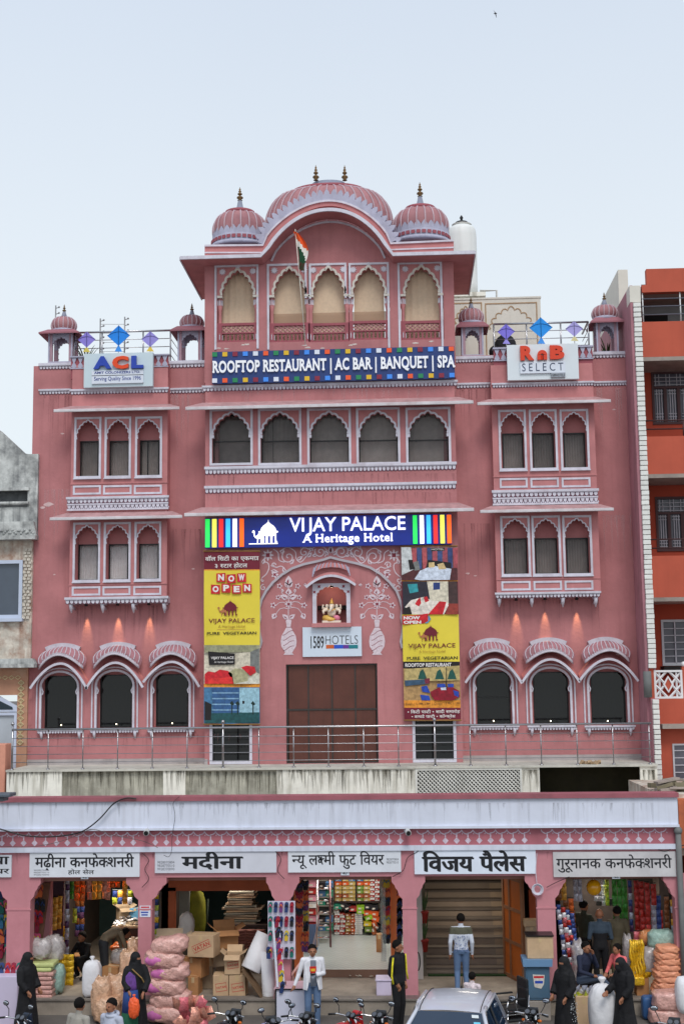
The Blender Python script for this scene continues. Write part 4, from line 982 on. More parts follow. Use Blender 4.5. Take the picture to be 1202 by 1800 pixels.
t = thing('national_flag', 'saffron, white and green flag hanging limp from a thin white pole on the pavilion', 'flag', (f0[0], yf, f0[1]))
m = MB(); m.tube([(f0[0], yf, f0[1]), (f1[0], yf-.25, f1[1])], .012, 6); m.new('flagpole', mat('pole_white', (220,216,206), .5), t)
m = MB(); cols = 15; rows = 6
def flagpt(u, v):
 x_, z_ = P(519.5+9*math.sin(u*2.6)*(1-.3*u)-4+v*(9+9*math.sin(math.pi*min(1, u*1.2)))+ (7*u**2), 406+u*68+v*4, yf-.25)
 return (x_, yf-.27+.05*math.sin(v*9+u*4), z_)
vs = [flagpt(i/cols, j/rows) for i in range(cols+1) for j in range(rows+1)]
for i in range(cols):
 for j in range(rows):
  u, v = i/cols, j/rows; b = u+ (v-.5)*-.35; m.cm = 0 if b < .34 else (1 if b < .56 else 2)
  if u > .78: m.cm = 3 if (j+i) % 3 else 2
  a = i*(rows+1)+j
  m.f.append([a, a+rows+1, a+rows+2, a+1]); m.m.append(m.cm); m.sm.append(True)
m.v = vs
m.new('cloth', [mat('saffron', (222,84,30), .8, var=.1), mat('flag_white', (226,222,216), .8), mat('flag_green', (24,72,46), .8), mat('flag_dark', (84,50,40), .8)], t)
x, z = P(870, 23, 20); m = MB(); m.tube([(x-.07, 20, z-.03), (x, 20, z), (x+.08, 20.1, z+.03)], [.01,.03,.01], 6)
m.add([(x-.02,20,z),(x+.03,20,z+.02),(x+.08,20.3,z-.1),(x+.01,20.1,z-.04)], [(0,1,2,3)]); m.add([(x-.02,20,z),(x+.02,20,z+.01),(x-.11,19.8,z+.06),(x-.05,19.9,z+.02)], [(0,1,2,3)])
setp(m.new('bird', mat('bird_dark', (40,36,36), .9)), 'small dark bird soaring high in the pale sky', 'bird')
# portal of the centre block
po = MB(); pts_px = [(459,1140),(462,1128),(458.5,1112),(457.5,1098),(460,1086),(458.5,1070),(462,1055),(470,1040),(481,1026),(497,1012),(515,1001),(535,994),(556,989.5),(570,986),(581,982),(592,985),(607,988.5),(628,993),(650,1000),(668,1011),(683,1025),(695,1040),(701,1055),(704.5,1070),(703,1086),(706,1098),(705,1112),(702,1128),(705,1140)]
pp_ = PL(pts_px, YC)
po.ribbon(pp_, .06, YC-.07, YC-.001, side=1); po.new('portal_arch_trim', mat('grey_trim', (176,170,178), .7, var=.1), hotel)
def spiral(cx, cz, r, turns, a0, d=1, n=26):
 return [(cx+r*(1-.85*i/n)*math.cos(a0+d*turns*2*math.pi*i/n), cz+r*(1-.85*i/n)*math.sin(a0+d*turns*2*math.pi*i/n)) for i in range(n+1)]
PAINT = mat('mural_white', (212,196,204), .8, var=.15, scale=20); PAINT_D = mat('mural_maroon', (136,58,70), .8, var=.15)
def tx(px, py): return P(px, py, YC)
mu = MB(); mu2 = MB(); U = P(582, 1000, YC)[0]-P(581, 1000, YC)[0]     # one photo pixel in metres
def line(pts, w=.022): mu.ribbon(pts, w*1.3, YC-.007, YC-.0006)
def flower(px, py, r, n=6):
 cx, cz = tx(px, py); r *= U; q = []
 for j in range(n*4):
  a = 2*math.pi*j/(n*4); rr = r*(.72+.28*math.cos(a*n)); q.append((cx+rr*math.cos(a), cz+rr*math.sin(a)))
 mu.prism(q, YC-.008, YC-.0004)
 mu2.prism([(cx+r*.5*math.cos(k*math.pi/4)*(1 if k % 2 else .6), cz+r*.5*math.sin(k*math.pi/4)*(1 if k % 2 else .6)) for k in range(8)], YC-.0105, YC-.0085)
def leaf(px, py, ang, l=10, w=4):
 cx, cz = tx(px, py); l *= U*1.3; w *= U*1.4; c, s = math.cos(ang), math.sin(ang)
 q = [(0,0),(.35*l,w*.6),(.7*l,w*.4),(l,0),(.7*l,-w*.4),(.35*l,-w*.6)]
 mu.prism([(cx+a*c-b*s, cz+a*s+b*c) for a, b in q], YC-.0075, YC-.0005)
 q = [(.1*l,0),(.4*l,w*.3),(.7*l,0)]
 mu2.prism([(cx+a*c-b*s, cz+a*s+b*c) for a, b in q], YC-.010, YC-.0078)
for sx in (1, -1):
 def m_(px): return px if sx == 1 else 1163-px
 flower(m_(471), 976, 11, 8)
 for (px, py, r, tr, a0) in ((507,979,13,1.4,2.2),(535,971,10,1.3,.6),(563,970,11,1.4,2.6),(481,993,5,1.2,0),(463,1033,6.5,1.3,1.5),(462,1020,4,1.1,2)):
  cx, cz = tx(m_(px), py); sp_ = spiral(cx, cz, r*U, tr, a0 if sx > 0 else math.pi-a0, sx); line(sp_, .02)
 def cur(*q):
  pts = []
  for i in range(len(q)-1):
   for j in range(6):
    t = j/6; p0 = q[max(i-1,0)]; p1 = q[i]; p2 = q[i+1]; p3 = q[min(i+2,len(q)-1)]
    pts.append(tuple(.5*((2*p1[k])+(-p0[k]+p2[k])*t+(2*p0[k]-5*p1[k]+4*p2[k]-p3[k])*t*t+(-p0[k]+3*p1[k]-3*p2[k]+p3[k])*t**3) for k in (0,1)))
  pts.append(q[-1]); line([tx(m_(a), b) for a, b in pts], .018)
 cur((480,966),(488,972),(490,985),(500,989)); cur((492,970),(505,963),(518,970),(520,982),(528,989),(538,980),(548,966),(556,961)); cur((556,961),(568,962),(574,970),(570,978))
 cur((461,988),(470,990),(472,998),(468,1008),(460,1015)); cur((476,995),(486,998),(494,996),(500,1000))
 for (px, py, a, l) in ((497,998,-1.1,10),(510,992,.9,9),(522,985,.6,10),(541,980,.9,9),(530,966,1.2,9),(551,968,2.6,8),(557,975,-2.9,7),(476,1003,-.2,11),(462,992,1.3,9),(485,1010,-1.4,7),(580,973,1.57,10),(577,976,2.2,8),(494,973,.9,7)):
  leaf(m_(px), py, a if sx > 0 else math.pi-a, l)
 flower(m_(483), 1010, 7, 5)
 vx = 507.5 if sx == 1 else 662.5
 def v_(dx): return vx+dx
 prof = [(-4,1089),(-5,1092),(-4,1097),(-3.5,1102),(-8,1110),(-12.5,1118),(-14,1127),(-13,1136),(-8,1144),(-6,1147),(-9,1151)]
 poly = [tx(vx+a, b) for a, b in prof]+[tx(vx-a, b) for a, b in prof[::-1]]
 mu.prism(poly, YC-.009, YC-.0004)
 for k, yb2 in enumerate((1113, 1122, 1131, 1140)):
  mu2.ribbon([tx(vx-12+24*t-(1 if k == 0 else 0), yb2+4-9*t+1.5*math.sin(t*7)) for t in [j/10 for j in range(1, 10)]], .013, YC-.0115, YC-.0092)
 mu2.ribbon([tx(vx-5, 1103), tx(vx+5, 1103)], .012, YC-.0115, YC-.0092)
 line([tx(vx, 1089), tx(vx+.5, 1050), tx(vx-.5, 1022)], .014)
 for s2 in (-1, 1):
  line([tx(vx+s2*a, b) for a, b in ((0,1070),(8,1068),(16,1070),(21,1076),(24,1082))], .012)
  line([tx(vx+s2*a, b) for a, b in ((0,1062),(10,1058),(17,1059),(22,1063))], .012)
  line([tx(vx+s2*a, b) for a, b in ((0,1048),(7,1046),(12,1042),(10,1038))], .012)
  leaf(v_(s2*1), 1088, math.pi/2-s2*.9, 10, 5); leaf(v_(s2*1), 1052, math.pi/2-s2*1.2, 12, 6)
  leaf(v_(s2*23), 1078, -math.pi/2+s2*.5, 9, 6); leaf(v_(s2*1), 1033, math.pi/2-s2*.5, 9, 4)
  flower(v_(s2*16), 1030, 5.5, 5); flower(v_(s2*18.5), 1050, 5, 5); flower(v_(s2*27), 1064, 6, 5)
  leaf(v_(s2*10), 1041, math.pi/2-s2*.3, 5, 3); leaf(v_(s2*26), 1028, math.pi/2-s2*1.6, 5, 3)
 flower(v_(0), 1062, 7.5, 8); leaf(vx, 1030, math.pi/2, 14, 8); leaf(vx, 1046, math.pi/2, 9, 7)
mu.new('wall_painting', PAINT, hotel); mu2.new('wall_painting_accent', PAINT_D, hotel, kind='stuff')
x0, x1, z0, z1 = niche; n_ = MB()
n_.box(x0-.05, x0, YC+.301, YC+.62, z0-.05, z1); n_.box(x1, x1+.05, YC+.301, YC+.62, z0-.05, z1); n_.box(x0-.05, x1+.05, YC+.301, YC+.62, z1, z1+.05); n_.box(x0-.05, x1+.05, YC+.55, YC+.62, z0-.05, z1); n_.box(x0-.05, x1+.05, YC+.301, YC+.55, z0-.05, z0)
no = n_.new('niche', PINK2, hotel)
f = MB(); f.box(x0-.1, x0, YC-.07, YC-.001, z0-.02, z1+.02); f.box(x1, x1+.1, YC-.07, YC-.001, z0-.02, z1+.02)
f.prism([(x0, z1-.3)]+cusped(x0, x1, z1-.3, z1-.03, n=7, amp=.03)+[(x1, z1-.3), (x1, z1+.02), (x0, z1+.02)], YC-.06, YC-.001)
f.new('niche_frame', WHT, no)
f = MB()
for (cx, cz) in ((x0+.07, z1-.06), (x1-.07, z1-.06), (x0-.05, z1-.2), (x1+.05, z1-.2)): f.prism([(cx+.05*math.cos(k*.7854)*(1 if k % 2 else .5), cz+.05*math.sin(k*.7854)*(1 if k % 2 else .5)) for k in range(8)], YC-.073, YC-.0605)
f.new('niche_ornament', PAINT_D, no)
f = MB(); f.box(x0-.12, x1+.12, YC-.2, YC-.001, z0-.12, z0-.02); f.new('niche_sill', PINK2, no)
A, B, C_ = P(539,1032,YC-.25), P(581,1012,YC-.25), P(623.5,1028,YC-.25); pe_ = arcpts(*A, *B, *C_, 18); c = MB(); vs = []; n = len(pe_)
for (x, z) in pe_: vs += [(x, YC-.25, z), (x, YC-.0, z+.14), (x, YC-.0, z+.09), (x, YC-.25, z-.03)]
c.add(vs, [f_ for i in range(n-1) for f_ in ((4*i, 4*i+4, 4*i+5, 4*i+1), (4*i+2, 4*i+6, 4*i+7, 4*i+3))]+[(0,1,2,3), (4*n-4,4*n-1,4*n-2,4*n-3)]); c.new('niche_canopy', PINK2, no)
c = MB(); c.ribbon([(x, z-.03) for x, z in pe_], .06, YC-.28, YC-.25); c.new('canopy_edge', WHT, no)
base = PL([(549.5,1014),(553,1005),(566,999),(581,997),(597,998),(611,1003),(615,1012)], YC-.12); T = PL([(552,998),(558,993),(570,990),(582,989),(594,990),(607,993),(612,997)], YC-.02); vs = []
for (a, b) in zip(base, T): vs += [(a[0], YC-.14, a[1]), ((a[0]+b[0])/2, YC-.12, (a[1]+b[1])/2+.02), (b[0], YC-.02, b[1])]
c = MB(); c.add(vs, [(3*i+k, 3*i+3+k, 3*i+4+k, 3*i+1+k) for i in range(6) for k in range(2)], True); c.new('niche_half_dome', PINK2, no)
c = MB()
for i in range(7):
 for d in (0, .5):
  if i+d > 6: continue
  j = int(i+d); k = min(j+1, 6); f_ = (i+d)-j; p = [Vector(vs[3*j+q])*(1-f_)+Vector(vs[3*k+q])*f_+Vector((0,-.012,0)) for q in range(3)]; c.tube(p, .014, 5)
c.new('niche_ribs', LIL, no)
ls = bpy.data.lights.new('niche_lamp_light', 'POINT'); ls.energy = 2.2; ls.color = (1, .8, .58); ls.shadow_soft_size = .04
lo = bpy.data.objects.new('niche_lamp', ls); COL.objects.link(lo); lo.location = ((x0+x1)/2, YC+.18, z1-.12)
m = MB(); m.lathe((x0+x1)/2, YC+.18, [(.02,z1-.02),(.05,z1-.03),(.05,z1-.06),(.03,z1-.07)], 10); m.new('niche_lamp_cup', BLK, no)
sx_, sz0 = P(583, 1095, YC+.15); sz1 = P(583, 1051, YC+.15)[1]; sy = YC+.2; H = sz1-sz0
t = thing('deity_statue', 'small painted elephant headed deity statue seated in the wall niche', 'statue', (sx_, sy, sz0))
MAR = mat('marble_white', (226,216,200), .35, var=.05); GLD = mat('gilt', (214,170,90), .35, metal=.5); PNK = mat('robe_pink', (216,130,156), .5); YEL = mat('robe_yellow', (224,184,96), .5)
m = MB(); m.bev(sx_-.24, sx_+.24, sy-.14, sy+.14, sz0, sz0+.09*H, .01); m.new('plinth', MAR, t)
m = MB(); m.ball((sx_-.12, sy-.02, sz0+.21*H), .13*H*1.0, 12, (1.15, .9, .85)); m.tube([(sx_-.2, sy-.04, sz0+.2*H), (sx_-.05, sy-.12, sz0+.14*H), (sx_+.08, sy-.1, sz0+.12*H)], [.08,.06,.045], 8); m.new('left_leg_robe', YEL, t)
m = MB(); m.ball((sx_+.13, sy-.02, sz0+.2*H), .13*H, 12, (1.1, .9, .9)); m.new('right_leg_robe', PNK, t)
m = MB(); m.ball((sx_, sy, sz0+.42*H), .17*H, 14, (1.05, .85, 1.1)); m.ball((sx_, sy-.01, sz0+.68*H), .115*H, 12, (1, .95, 1.05))
m.tube([(sx_, sy-.09, sz0+.68*H), (sx_-.01, sy-.15, sz0+.56*H), (sx_-.03, sy-.16, sz0+.47*H), (sx_-.09, sy-.14, sz0+.43*H)], [.05,.04,.03,.02], 8)
for s2 in (-1, 1):
 m.ball((sx_+s2*.125, sy, sz0+.68*H), .075*H, 8, (.9, .3, 1.1))
 m.tube([(sx_+s2*.1, sy, sz0+.55*H), (sx_+s2*.22, sy-.02, sz0+.48*H), (sx_+s2*.2, sy-.1, sz0+.38*H)], [.05,.04,.03], 7)
 m.tube([(sx_+s2*.1, sy+.03, sz0+.56*H), (sx_+s2*.24, sy+.02, sz0+.6*H), (sx_+s2*.22, sy, sz0+.74*H)], [.045,.035,.025], 7)
m.new('body', MAR, t)
m = MB(); m.lathe(sx_, sy, [(.1*H,sz0+.76*H),(.11*H,sz0+.79*H),(.075*H,sz0+.84*H),(.06*H,sz0+.9*H),(.02*H,sz0+.96*H),(.004,sz0+H)], 12); m.tube([(sx_-.09, sy-.1, sz0+.55*H), (sx_, sy-.15, sz0+.47*H), (sx_+.09, sy-.1, sz0+.55*H)], .014, 5); m.new('crown', GLD, t)
x0, x1, z0, z1 = door; dd = YC+.12
BR = mat('brown_blind', (92,52,42), .45, var=.18, scale=2, streak=.3, gcol=(58,34,30)); AL = mat('dark_alu', (70,66,64), .4, metal=.5)
fr = MB(); fr.frame(x0, x1, z0, z1, .04, dd-.03, dd+.03); dz = P(583, 1247, dd)[1]; fr.box(x0+.04, x1-.04, dd-.028, dd+.028, dz-.02, dz+.02)
for px in (542.5, 584, 625): xx = P(px, 1250, dd)[0]; fr.box(xx-.016, xx+.016, dd-.026, dd+.026, z0+.04, dz-.021); fr.box(xx-.016, xx+.016, dd-.026, dd+.026, dz+.021, z1-.04)
do = fr.new('screen_door', AL, hotel)
xs = [x0+.04]+[P(px, 1250, dd)[0] for px in (542.5, 584, 625)]+[x1-.04]
for i in range(4):
 for (a, b) in ((z0+.04, dz-.02), (dz+.02, z1-.04)): m = MB(); m.box(xs[i]+.017, xs[i+1]-.017, dd-.008, dd+.008, a+.002, b-.002); m.new('panel', BR, do)
for q in (dl, dr):
 m = MB(); m.frame(q[0]-.0, q[1]+.0, q[2], q[3], .07, YC-.02, YC+.1); o = m.new('side_door', WHT, hotel)
 m = MB(); m.box(q[0]+.07, q[1]-.07, YC+.08, YC+.09, q[2], q[3]-.07); m.new('pane', GLASS_D, o); m = MB(); m.frame(q[0]+.07, q[1]-.07, q[2]+.0, q[3]-.07, .03, YC+.05, YC+.08); m.new('frame', BLK, o)
# signs on the front
def sign_panel(name, label, px, Y, m, th=.08, border=None):
 x0, x1, z0, z1 = R(*px, Y); t = thing(name, label, 'sign', ((x0+x1)/2, Y, z0)); p = MB(); p.box(x0, x1, Y, Y+th, z0, z1); p.new('board', m, t)
 return t, x0, x1, z0, z1
YS = YC-.2
t, x0, x1, z0, z1 = sign_panel('rooftop_sign', 'long navy ROOFTOP RESTAURANT sign with coloured squares along both edges', (373.4,613.5,798.5,669.5), YS, mat('navy_sign2', (34,58,116), .5, var=.08, scale=3), .12)
TXW = mat('letter_white', (232,234,240), .4, var=.02, emit=.12)
def put(ch, mb): mb.new('letter', TXW, t)
zc0 = z0+(z1-z0)*.34; hh = (z1-z0)*.36
serif_text(None, 'ROOFTOP RESTAURANT | AC BAR | BANQUET | SPA', x0+.01, x1-.0, zc0, zc0+hh, YS-.05, .045, .03, per=put)
SQ = [(34,132,84),(222,180,40),(134,36,60),(66,142,240),(220,226,240),(238,92,44)]
SQM = [mat('square_%d' % i, c_, .5, var=.03) for i, c_ in enumerate(SQ)]
n = 24; s_ = (x1-x0-.14)/(n-1)
for i in range(n):
 for row, off in ((0, 0), (1, 4)):
  zq = z1-.13 if row == 0 else z0+.02; xq = x0+.0+i*s_
  if row == 1: mi = (4, 5, 0, 1, 2, 3)[i % 6]
  else: mi = i % 6
  m = MB(); m.box(xq, xq+.13 if xq+.13 < x1 else x1, YS-.02, YS-.001, zq, zq+.115); m.new('square', SQM[mi], t)
YS = YC-.22
t, x0, x1, z0, z1 = sign_panel('name_sign', 'illuminated blue VIJAY PALACE A Heritage Hotel sign with coloured light bars', (360.5,907,793.5,960), YS, mat('blue_lightbox', (16,40,140), .3, var=.12, scale=1.2, emit=.1), .14)
BARS = [(40,220,90),(240,236,90),(226,44,44),(60,180,250),(245,248,255),(248,96,20)]
BM = [emi('bar_glow_%d' % i, c_, .85) for i, c_ in enumerate(BARS)]
def barpx(l, r, mi):
 a = P(l, 935, YS)[0]; b = P(r, 935, YS)[0]; m = MB(); m.box(a, b, YS-.05, YS-.001, z0+.02, z1-.03); m.new('light_bar', BM[mi], t)
for k, l in enumerate((361, 373, 385, 397, 409, 421)): barpx(l+.5, l+8, k)
for k, (l, mi) in enumerate(zip((725, 737, 749, 761, 773, 785), (0, 4, 3, 2, 1, 5))): barpx(l+.5, l+8, mi)
GW = emi('letter_glow', (245,246,255), .85)
h = z1-z0; a, b = P(509.5, 920, YS)[0], P(713, 920, YS)[0]
def letters(s, x0, x1, z0, z1, y, depth, off, m, parent, fit=True):
 pos = 0; lay = []
 for c_ in s:
  if c_ == 'J': pos += .17
  lay.append((c_, pos)); pos += advance(c_)
 sx = (x1-x0)/pos; H_ = max(v[1] for v in glyph('H', off)[0]); sz = (z1-z0)/H_
 for c_, p_ in lay:
  if c_ == ' ': continue
  mb = MB(); vs, fs = glyph(c_, off); solid(mb, vs, fs, lambda x, z: (x0+(p_+x)*sx, z0+z*sz), y, depth); mb.new('letter', m, parent)
letters('VIJAY PALACE', a, b, z0+h*.50, z0+h*.95, YS-.06, .05, .008, GW, t)
a, b = P(533, 945, YS)[0], P(691, 945, YS)[0]
serif_text(None, 'A Heritage Hotel', a, b, z0+h*.13, z0+h*.40, YS-.04, .03, .015, per=lambda c_, mb: mb.new('letter', GW, t))
def emblem(mb, cx, z0, w, h, y, d, camel=True, mb2=None):
 q = [(-.0,1.0),(.02,.9),(.12,.82),(.26,.74),(.36,.64),(.40,.56),(.40,.52),(.50,.50),(.50,.46),(.40,.44),(.40,.12),(.46,.04),(.46,0),(.34,0),(.33,.28),(.27,.34),(.21,.28),(.2,.0),(.1,0),(.1,.28),(.04,.34),(-.02,.28),(-.03,0),(-.14,0),(-.14,.28),(-.2,.34),(-.26,.28),(-.27,.0),(-.4,0),(-.4,.44),(-.5,.46),(-.5,.5),(-.4,.52),(-.4,.56),(-.36,.64),(-.26,.74),(-.12,.82),(-.02,.9)]
 mb.prism([(cx+a*w, z0+b*h) for a, b in q], y, y+d)
 cm = [(-1.0,.46),(-.97,.53),(-.9,.56),(-.85,.5),(-.86,.36),(-.8,.3),(-.7,.34),(-.62,.46),(-.54,.36),(-.42,.34),(-.34,.22),(-.36,.0),(-.42,0),(-.43,.16),(-.5,.2),(-.66,.18),(-.68,0),(-.73,0),(-.72,.2),(-.82,.22),(-.9,.3),(-.92,.44)]
 (mb2 or mb).prism([(cx+.35*0+(a+.12)*w*.95, z0+b*h) for a, b in cm], y-.006, y+d*.6)
m = MB(); cx, _ = P(472, 935, YS); emblem(m, cx, z0+h*.13, .5, h*.78, YS-.05, .045); m.new('emblem', emi('emblem_glow', (250,246,240), 1.0), t)
m = MB(); m.box(cx-.5, cx+.24, YS-.05, YS-.006, z0+h*.10, z0+h*.125); m.new('emblem_base', MC['emblem_glow'], t)
lb = bpy.data.lights.new('letter_halo', 'AREA'); lb.shape = 'RECTANGLE'; lb.size = 3.4; lb.size_y = .25; lb.energy = 7; lb.color = (.12, .16, 1)
lo = bpy.data.objects.new('letter_halo', lb); COL.objects.link(lo); lo.location = (P(600, 920, YS)[0], YS-.1, z0+h*.7); lo.rotation_euler = (math.radians(-90), 0, 0)   # faces the board, between letters and board
YS = YB-.22
t, x0, x1, z0, z1 = sign_panel('company_sign', 'white ACL AMIT COLONIZERS LTD. signboard with blue and orange letters', (148,620.5,269,680), YS, mat('sign_pale', (196,212,220), .4, var=.02), .14)
LB_ = mat('letter_blue', (36,66,168), .35, var=.03); LO = mat('letter_orange', (222,72,26), .35, var=.03)
def big(ch, a, b, y0p, y1p, m, off=.06, d=.09):
 u0, u1, v0, v1 = R(a, y0p, b, y1p, YS-.1); mb = MB(); text(mb, ch, u0, u1, v0, v1, YS-.1, d, off); mb.new('letter', m, t)
big('A', 164.5, 196, 626, 648, LB_); big('C', 197.5, 226, 625.5, 648, LO); big('L', 231, 252, 625, 647, LB_)
m = MB(); u = R(162, 663-10, 252, 673.5-1, YS); m.box(*R(162,652.5,252.5,674,YS-.03)[:2], YS-.05, YS-.001, *R(162,651,252.5,674,YS-.03)[2:]); m.new('lower_plate', WSIGN, t)
m = MB(); text(m, 'AMIT COLONIZERS LTD.', *R(166,652.3,247,656.5,YS-.055), YS-.055, .004, .02); text(m, 'Serving Quality Since 1996', *R(166,661.5,248,670.5,YS-.055), YS-.055, .004, .005, fit='both'); m.new('lettering', mat('ink_blue', (44,62,140), .5), t)
m = MB(); a = R(162,659,252.5,660,YS-.055); m.box(a[0], a[1], YS-.053, YS-.0505, a[2], a[3]); m.new('rule', INK, t)
t, x0, x1, z0, z1 = sign_panel('brand_sign', 'white RnB SELECT signboard with raised orange letters', (891,605,1016,667), YS, mat('sign_white2', (214,222,228), .4, var=.02), .14)
LO2 = mat('letter_red_orange', (214,64,34), .35, var=.03)
big('R', 914, 938, 607.5, 633, LO2); big('B', 966, 991.5, 606.5, 631, LO2)
u0, u1, v0, v1 = R(944, 615, 961, 632, YS-.1); m = MB(); w_ = (u1-u0); r = w_/2; cx = (u0+u1)/2; m.ribbon([(u0, v0), (u0, v1-r)]+[(cx+r*math.cos(math.pi*(1-k/12)), v1-r+r*math.sin(math.pi*(1-k/12))) for k in range(13)]+[(u1, v1-r), (u1, v0)], .09, YS-.1, YS-.01, side=-1); m.new('letter', LO2, t)
m = MB(); m.tube([(cx-.02, YS-.06, v0), (cx-.02, YS-.06, v0+.12)], .04, 4); m.new('letter', LO2, t)
m = MB(); a = R(913.5,636,992.5,656,YS-.03); m.box(a[0], a[1], YS-.05, YS-.001, a[2], a[3]); m.new('select_plate', WSIGN, t)
m = MB(); text(m, 'S E L E C T', *R(917,638,989.5,652,YS-.055), YS-.055, .005, 0); m.new('lettering', mat('slate_ink', (60,70,96), .5), t)
m = MB(); a = R(968,655,993,663,YS-.06); m.box(a[0], a[1], YS-.07, YS-.001, a[2], a[3]); m.new('small_plate', mat('plate_grey', (150,156,166), .5), t)
m = MB(); text(m, '1589HOTELS', *R(969,657,992,661.5,YS-.074), YS-.074, .002, .0); m.new('lettering', INK, t)
YS = YC-.06
t, x0, x1, z0, z1 = sign_panel('hotel_brand_sign', 'white 1589HOTELS board with thin colour bar beneath the niche', (532,1102,635.5,1154), YS, mat('sign_white3', (206,218,232), .4, var=.02), .05)
m = MB(); text(m, '1589', *R(546,1118,569.5,1140,YS-.002), YS-.004, .003, .015); text(m, 'HOTELS', *R(572,1117,629,1132,YS-.002), YS-.004, .003, -.012); m.new('lettering', mat('char_ink', (52,54,58), .5), t)
for (a, b, c_) in ((573,587,(206,98,44)),(587,603,(36,84,200)),(603,613,(104,50,150)),(613,629,(22,120,130))):
 q = R(a, 1133.5, b, 1140, YS-.002); m = MB(); m.box(q[0], q[1], YS-.004, YS-.0005, q[2], q[3]); m.new('colour_bar', mat('bar_%d' % a, c_, .5), t)
# banners
MARO = mat('print_maroon', (112,26,46), .6, var=.08); YELL = mat('print_yellow', (226,206,66), .6, var=.05, scale=1.5); ORNG = mat('print_orange', (230,150,50), .6); WPR = mat('print_white', (230,226,224), .6, var=.02); RPR = mat('print_red', (200,34,44), .6, var=.05); KPR = mat('print_black', (28,24,26), .6)
BLUP = mat('print_blue', (70,120,160), .6, var=.35, scale=3); CRM = mat('print_cream', (214,206,186), .6, var=.12, scale=2); GRN = mat('print_teal', (30,80,84), .6, var=.3, scale=4); TAN = mat('print_tan', (176,140,92), .6, var=.25, scale=6); GRY = mat('print_grey', (120,122,120), .6, var=.2, scale=4); BLU2 = mat('print_royal', (36,70,170), .6, var=.2, scale=6)
YBN = YC-.14
def lay(t, mb_pts, m, k, yb=YBN-.05, name='print'):
 """flat print polygon lying just in front of the banner cloth (px points)"""
 mb = MB(); mb.flat(PL(mb_pts, yb-.0004*k), yb-.0004*k); mb.new(name, m, t)
def flatbanner(name, label, px, bands, mats):
 """cloth of coloured bands with soft waves; prints are laid on its front"""
 l, tp, r, bt = px; Y = YBN; t = thing(name, label, 'banner', (P((l+r)/2, bt, Y)[0], Y, P((l+r)/2, bt, Y)[1]))
 for k, (a, b, mi) in enumerate(bands):
  x0, x1, z0, z1 = R(l+skew(a, tp, bt), a, r+skew(a, tp, bt), b, Y); mb = MB(); n = 12; vs = []
  lo_, hi = P(l+skew(b, tp, bt), b, Y), P(r+skew(b, tp, bt), b, Y); lt, rt_ = P(l+skew(a, tp, bt), a, Y), P(r+skew(a, tp, bt), a, Y)
  for j in range(5):
   v = j/4
   for i in range(n+1):
    u = i/n; xx = (lo_[0]+(hi[0]-lo_[0])*u)*(1-v)+(lt[0]+(rt_[0]-lt[0])*u)*v; zz = (lo_[1]+(hi[1]-lo_[1])*u)*(1-v)+(lt[1]+(rt_[1]-lt[1])*u)*v
    vs.append((xx, Y-.02+.018*math.sin(zz*2.6+u*4)+.01*math.sin(u*11+zz), zz))
  mb.add(vs, [(j*(n+1)+i, j*(n+1)+i+1, (j+1)*(n+1)+i+1, (j+1)*(n+1)+i) for j in range(4) for i in range(n)], True)
  mb.new('printed_cloth' if k else 'cloth_head', mats[mi], t)
 for yy_, nm in ((tp-1, 'top_rod'), (bt+1, 'bottom_rod')):
  rods = MB(); p0 = P(l+skew(yy_, tp, bt)-1, yy_, Y); p1 = P(r+skew(yy_, tp, bt)+1, yy_, Y); rods.tube([(p0[0], Y-.02, p0[1]), (p1[0], Y-.02, p1[1])], .02, 6); rods.new(nm, mat('wood_rod', (150,110,60), .6), t)
 return t
skew = lambda y, tp, bt: 0
t = flatbanner('hotel_banner', 'tall yellow NOW OPEN banner with Hindi heading left of the portal', (359,970,457,1272), [(970,1001,0),(1001,1003,3),(1003,1134,1),(1134,1202,2),(1202,1208,3),(1208,1272,4)], [MARO, YELL, CRM, ORNG, BLUP])
yb_ = YBN-.052
def dtx(t, tokens, x0, y0, x1, y1, m, yy=None, bold=.03):
 yy = yy or yb_; mb = MB(); q = R(x0, y0, x1, y1, yy); deva(mb, tokens, *q, yy, 0, bold); mb.new('lettering', m, t)
def ltx(t, s, x0, y0, x1, y1, m, off=0.0, yy=None, serif=False, sh=0.0):
 yy = yy or yb_; mb = MB(); q = R(x0, y0, x1, y1, yy)
 if serif: serif_text(mb, s, q[0], q[1], q[2], q[3], yy, .002, off)
 else: text(mb, s, *q, yy, 0, off, shear=sh)
 mb.new('lettering', m, t)
dtx(t, ['वॉ','ल',' ','सि'.replace('सि','िस'),'टी',' ','का',' ','ए','क','मा','*tra'], 361, 976, 455, 987, WPR)
dtx(t, ['३',' ','स-','टा','र',' ','हो','ट','ल'], 378, 988.5, 435, 999, WPR)
for i, c_ in enumerate('NOW'):
 cx, cy = 388.5+i*18, 1016+(1 if i % 2 else -1)*1; lay(t, [(cx-8,cy-7),(cx+8,cy-8),(cx+8.5,cy+8),(cx-7.5,cy+8)], RPR, 1); ltx(t, c_, cx-5, cy-5.5, cx+5.5, cy+5.5, WPR, .05, yb_-.003)
for i, c_ in enumerate('OPEN'):
 cx, cy = 379+i*18.5, 1034.5+(1 if i % 2 else -1)*-1; lay(t, [(cx-8,cy-8),(cx+8,cy-7),(cx+8,cy+8.5),(cx-8,cy+8)], RPR, 1); ltx(t, c_, cx-5, cy-5.5, cx+5.5, cy+5.5, WPR, .05, yb_-.003)
def emb(t, cx, cyb, w, h, m, m2):
 q0 = P(cx, cyb, yb_-.001); u_ = P(cx+1, cyb, yb_)[0]-P(cx, cyb, yb_)[0]; mb, mb2 = MB(), MB()
 emblem(mb, q0[0], q0[1], w*u_, h*u_, yb_-.001, .0008, mb2=mb2); mb.new('emblem', m, t); mb2.new('camel', m2, t)
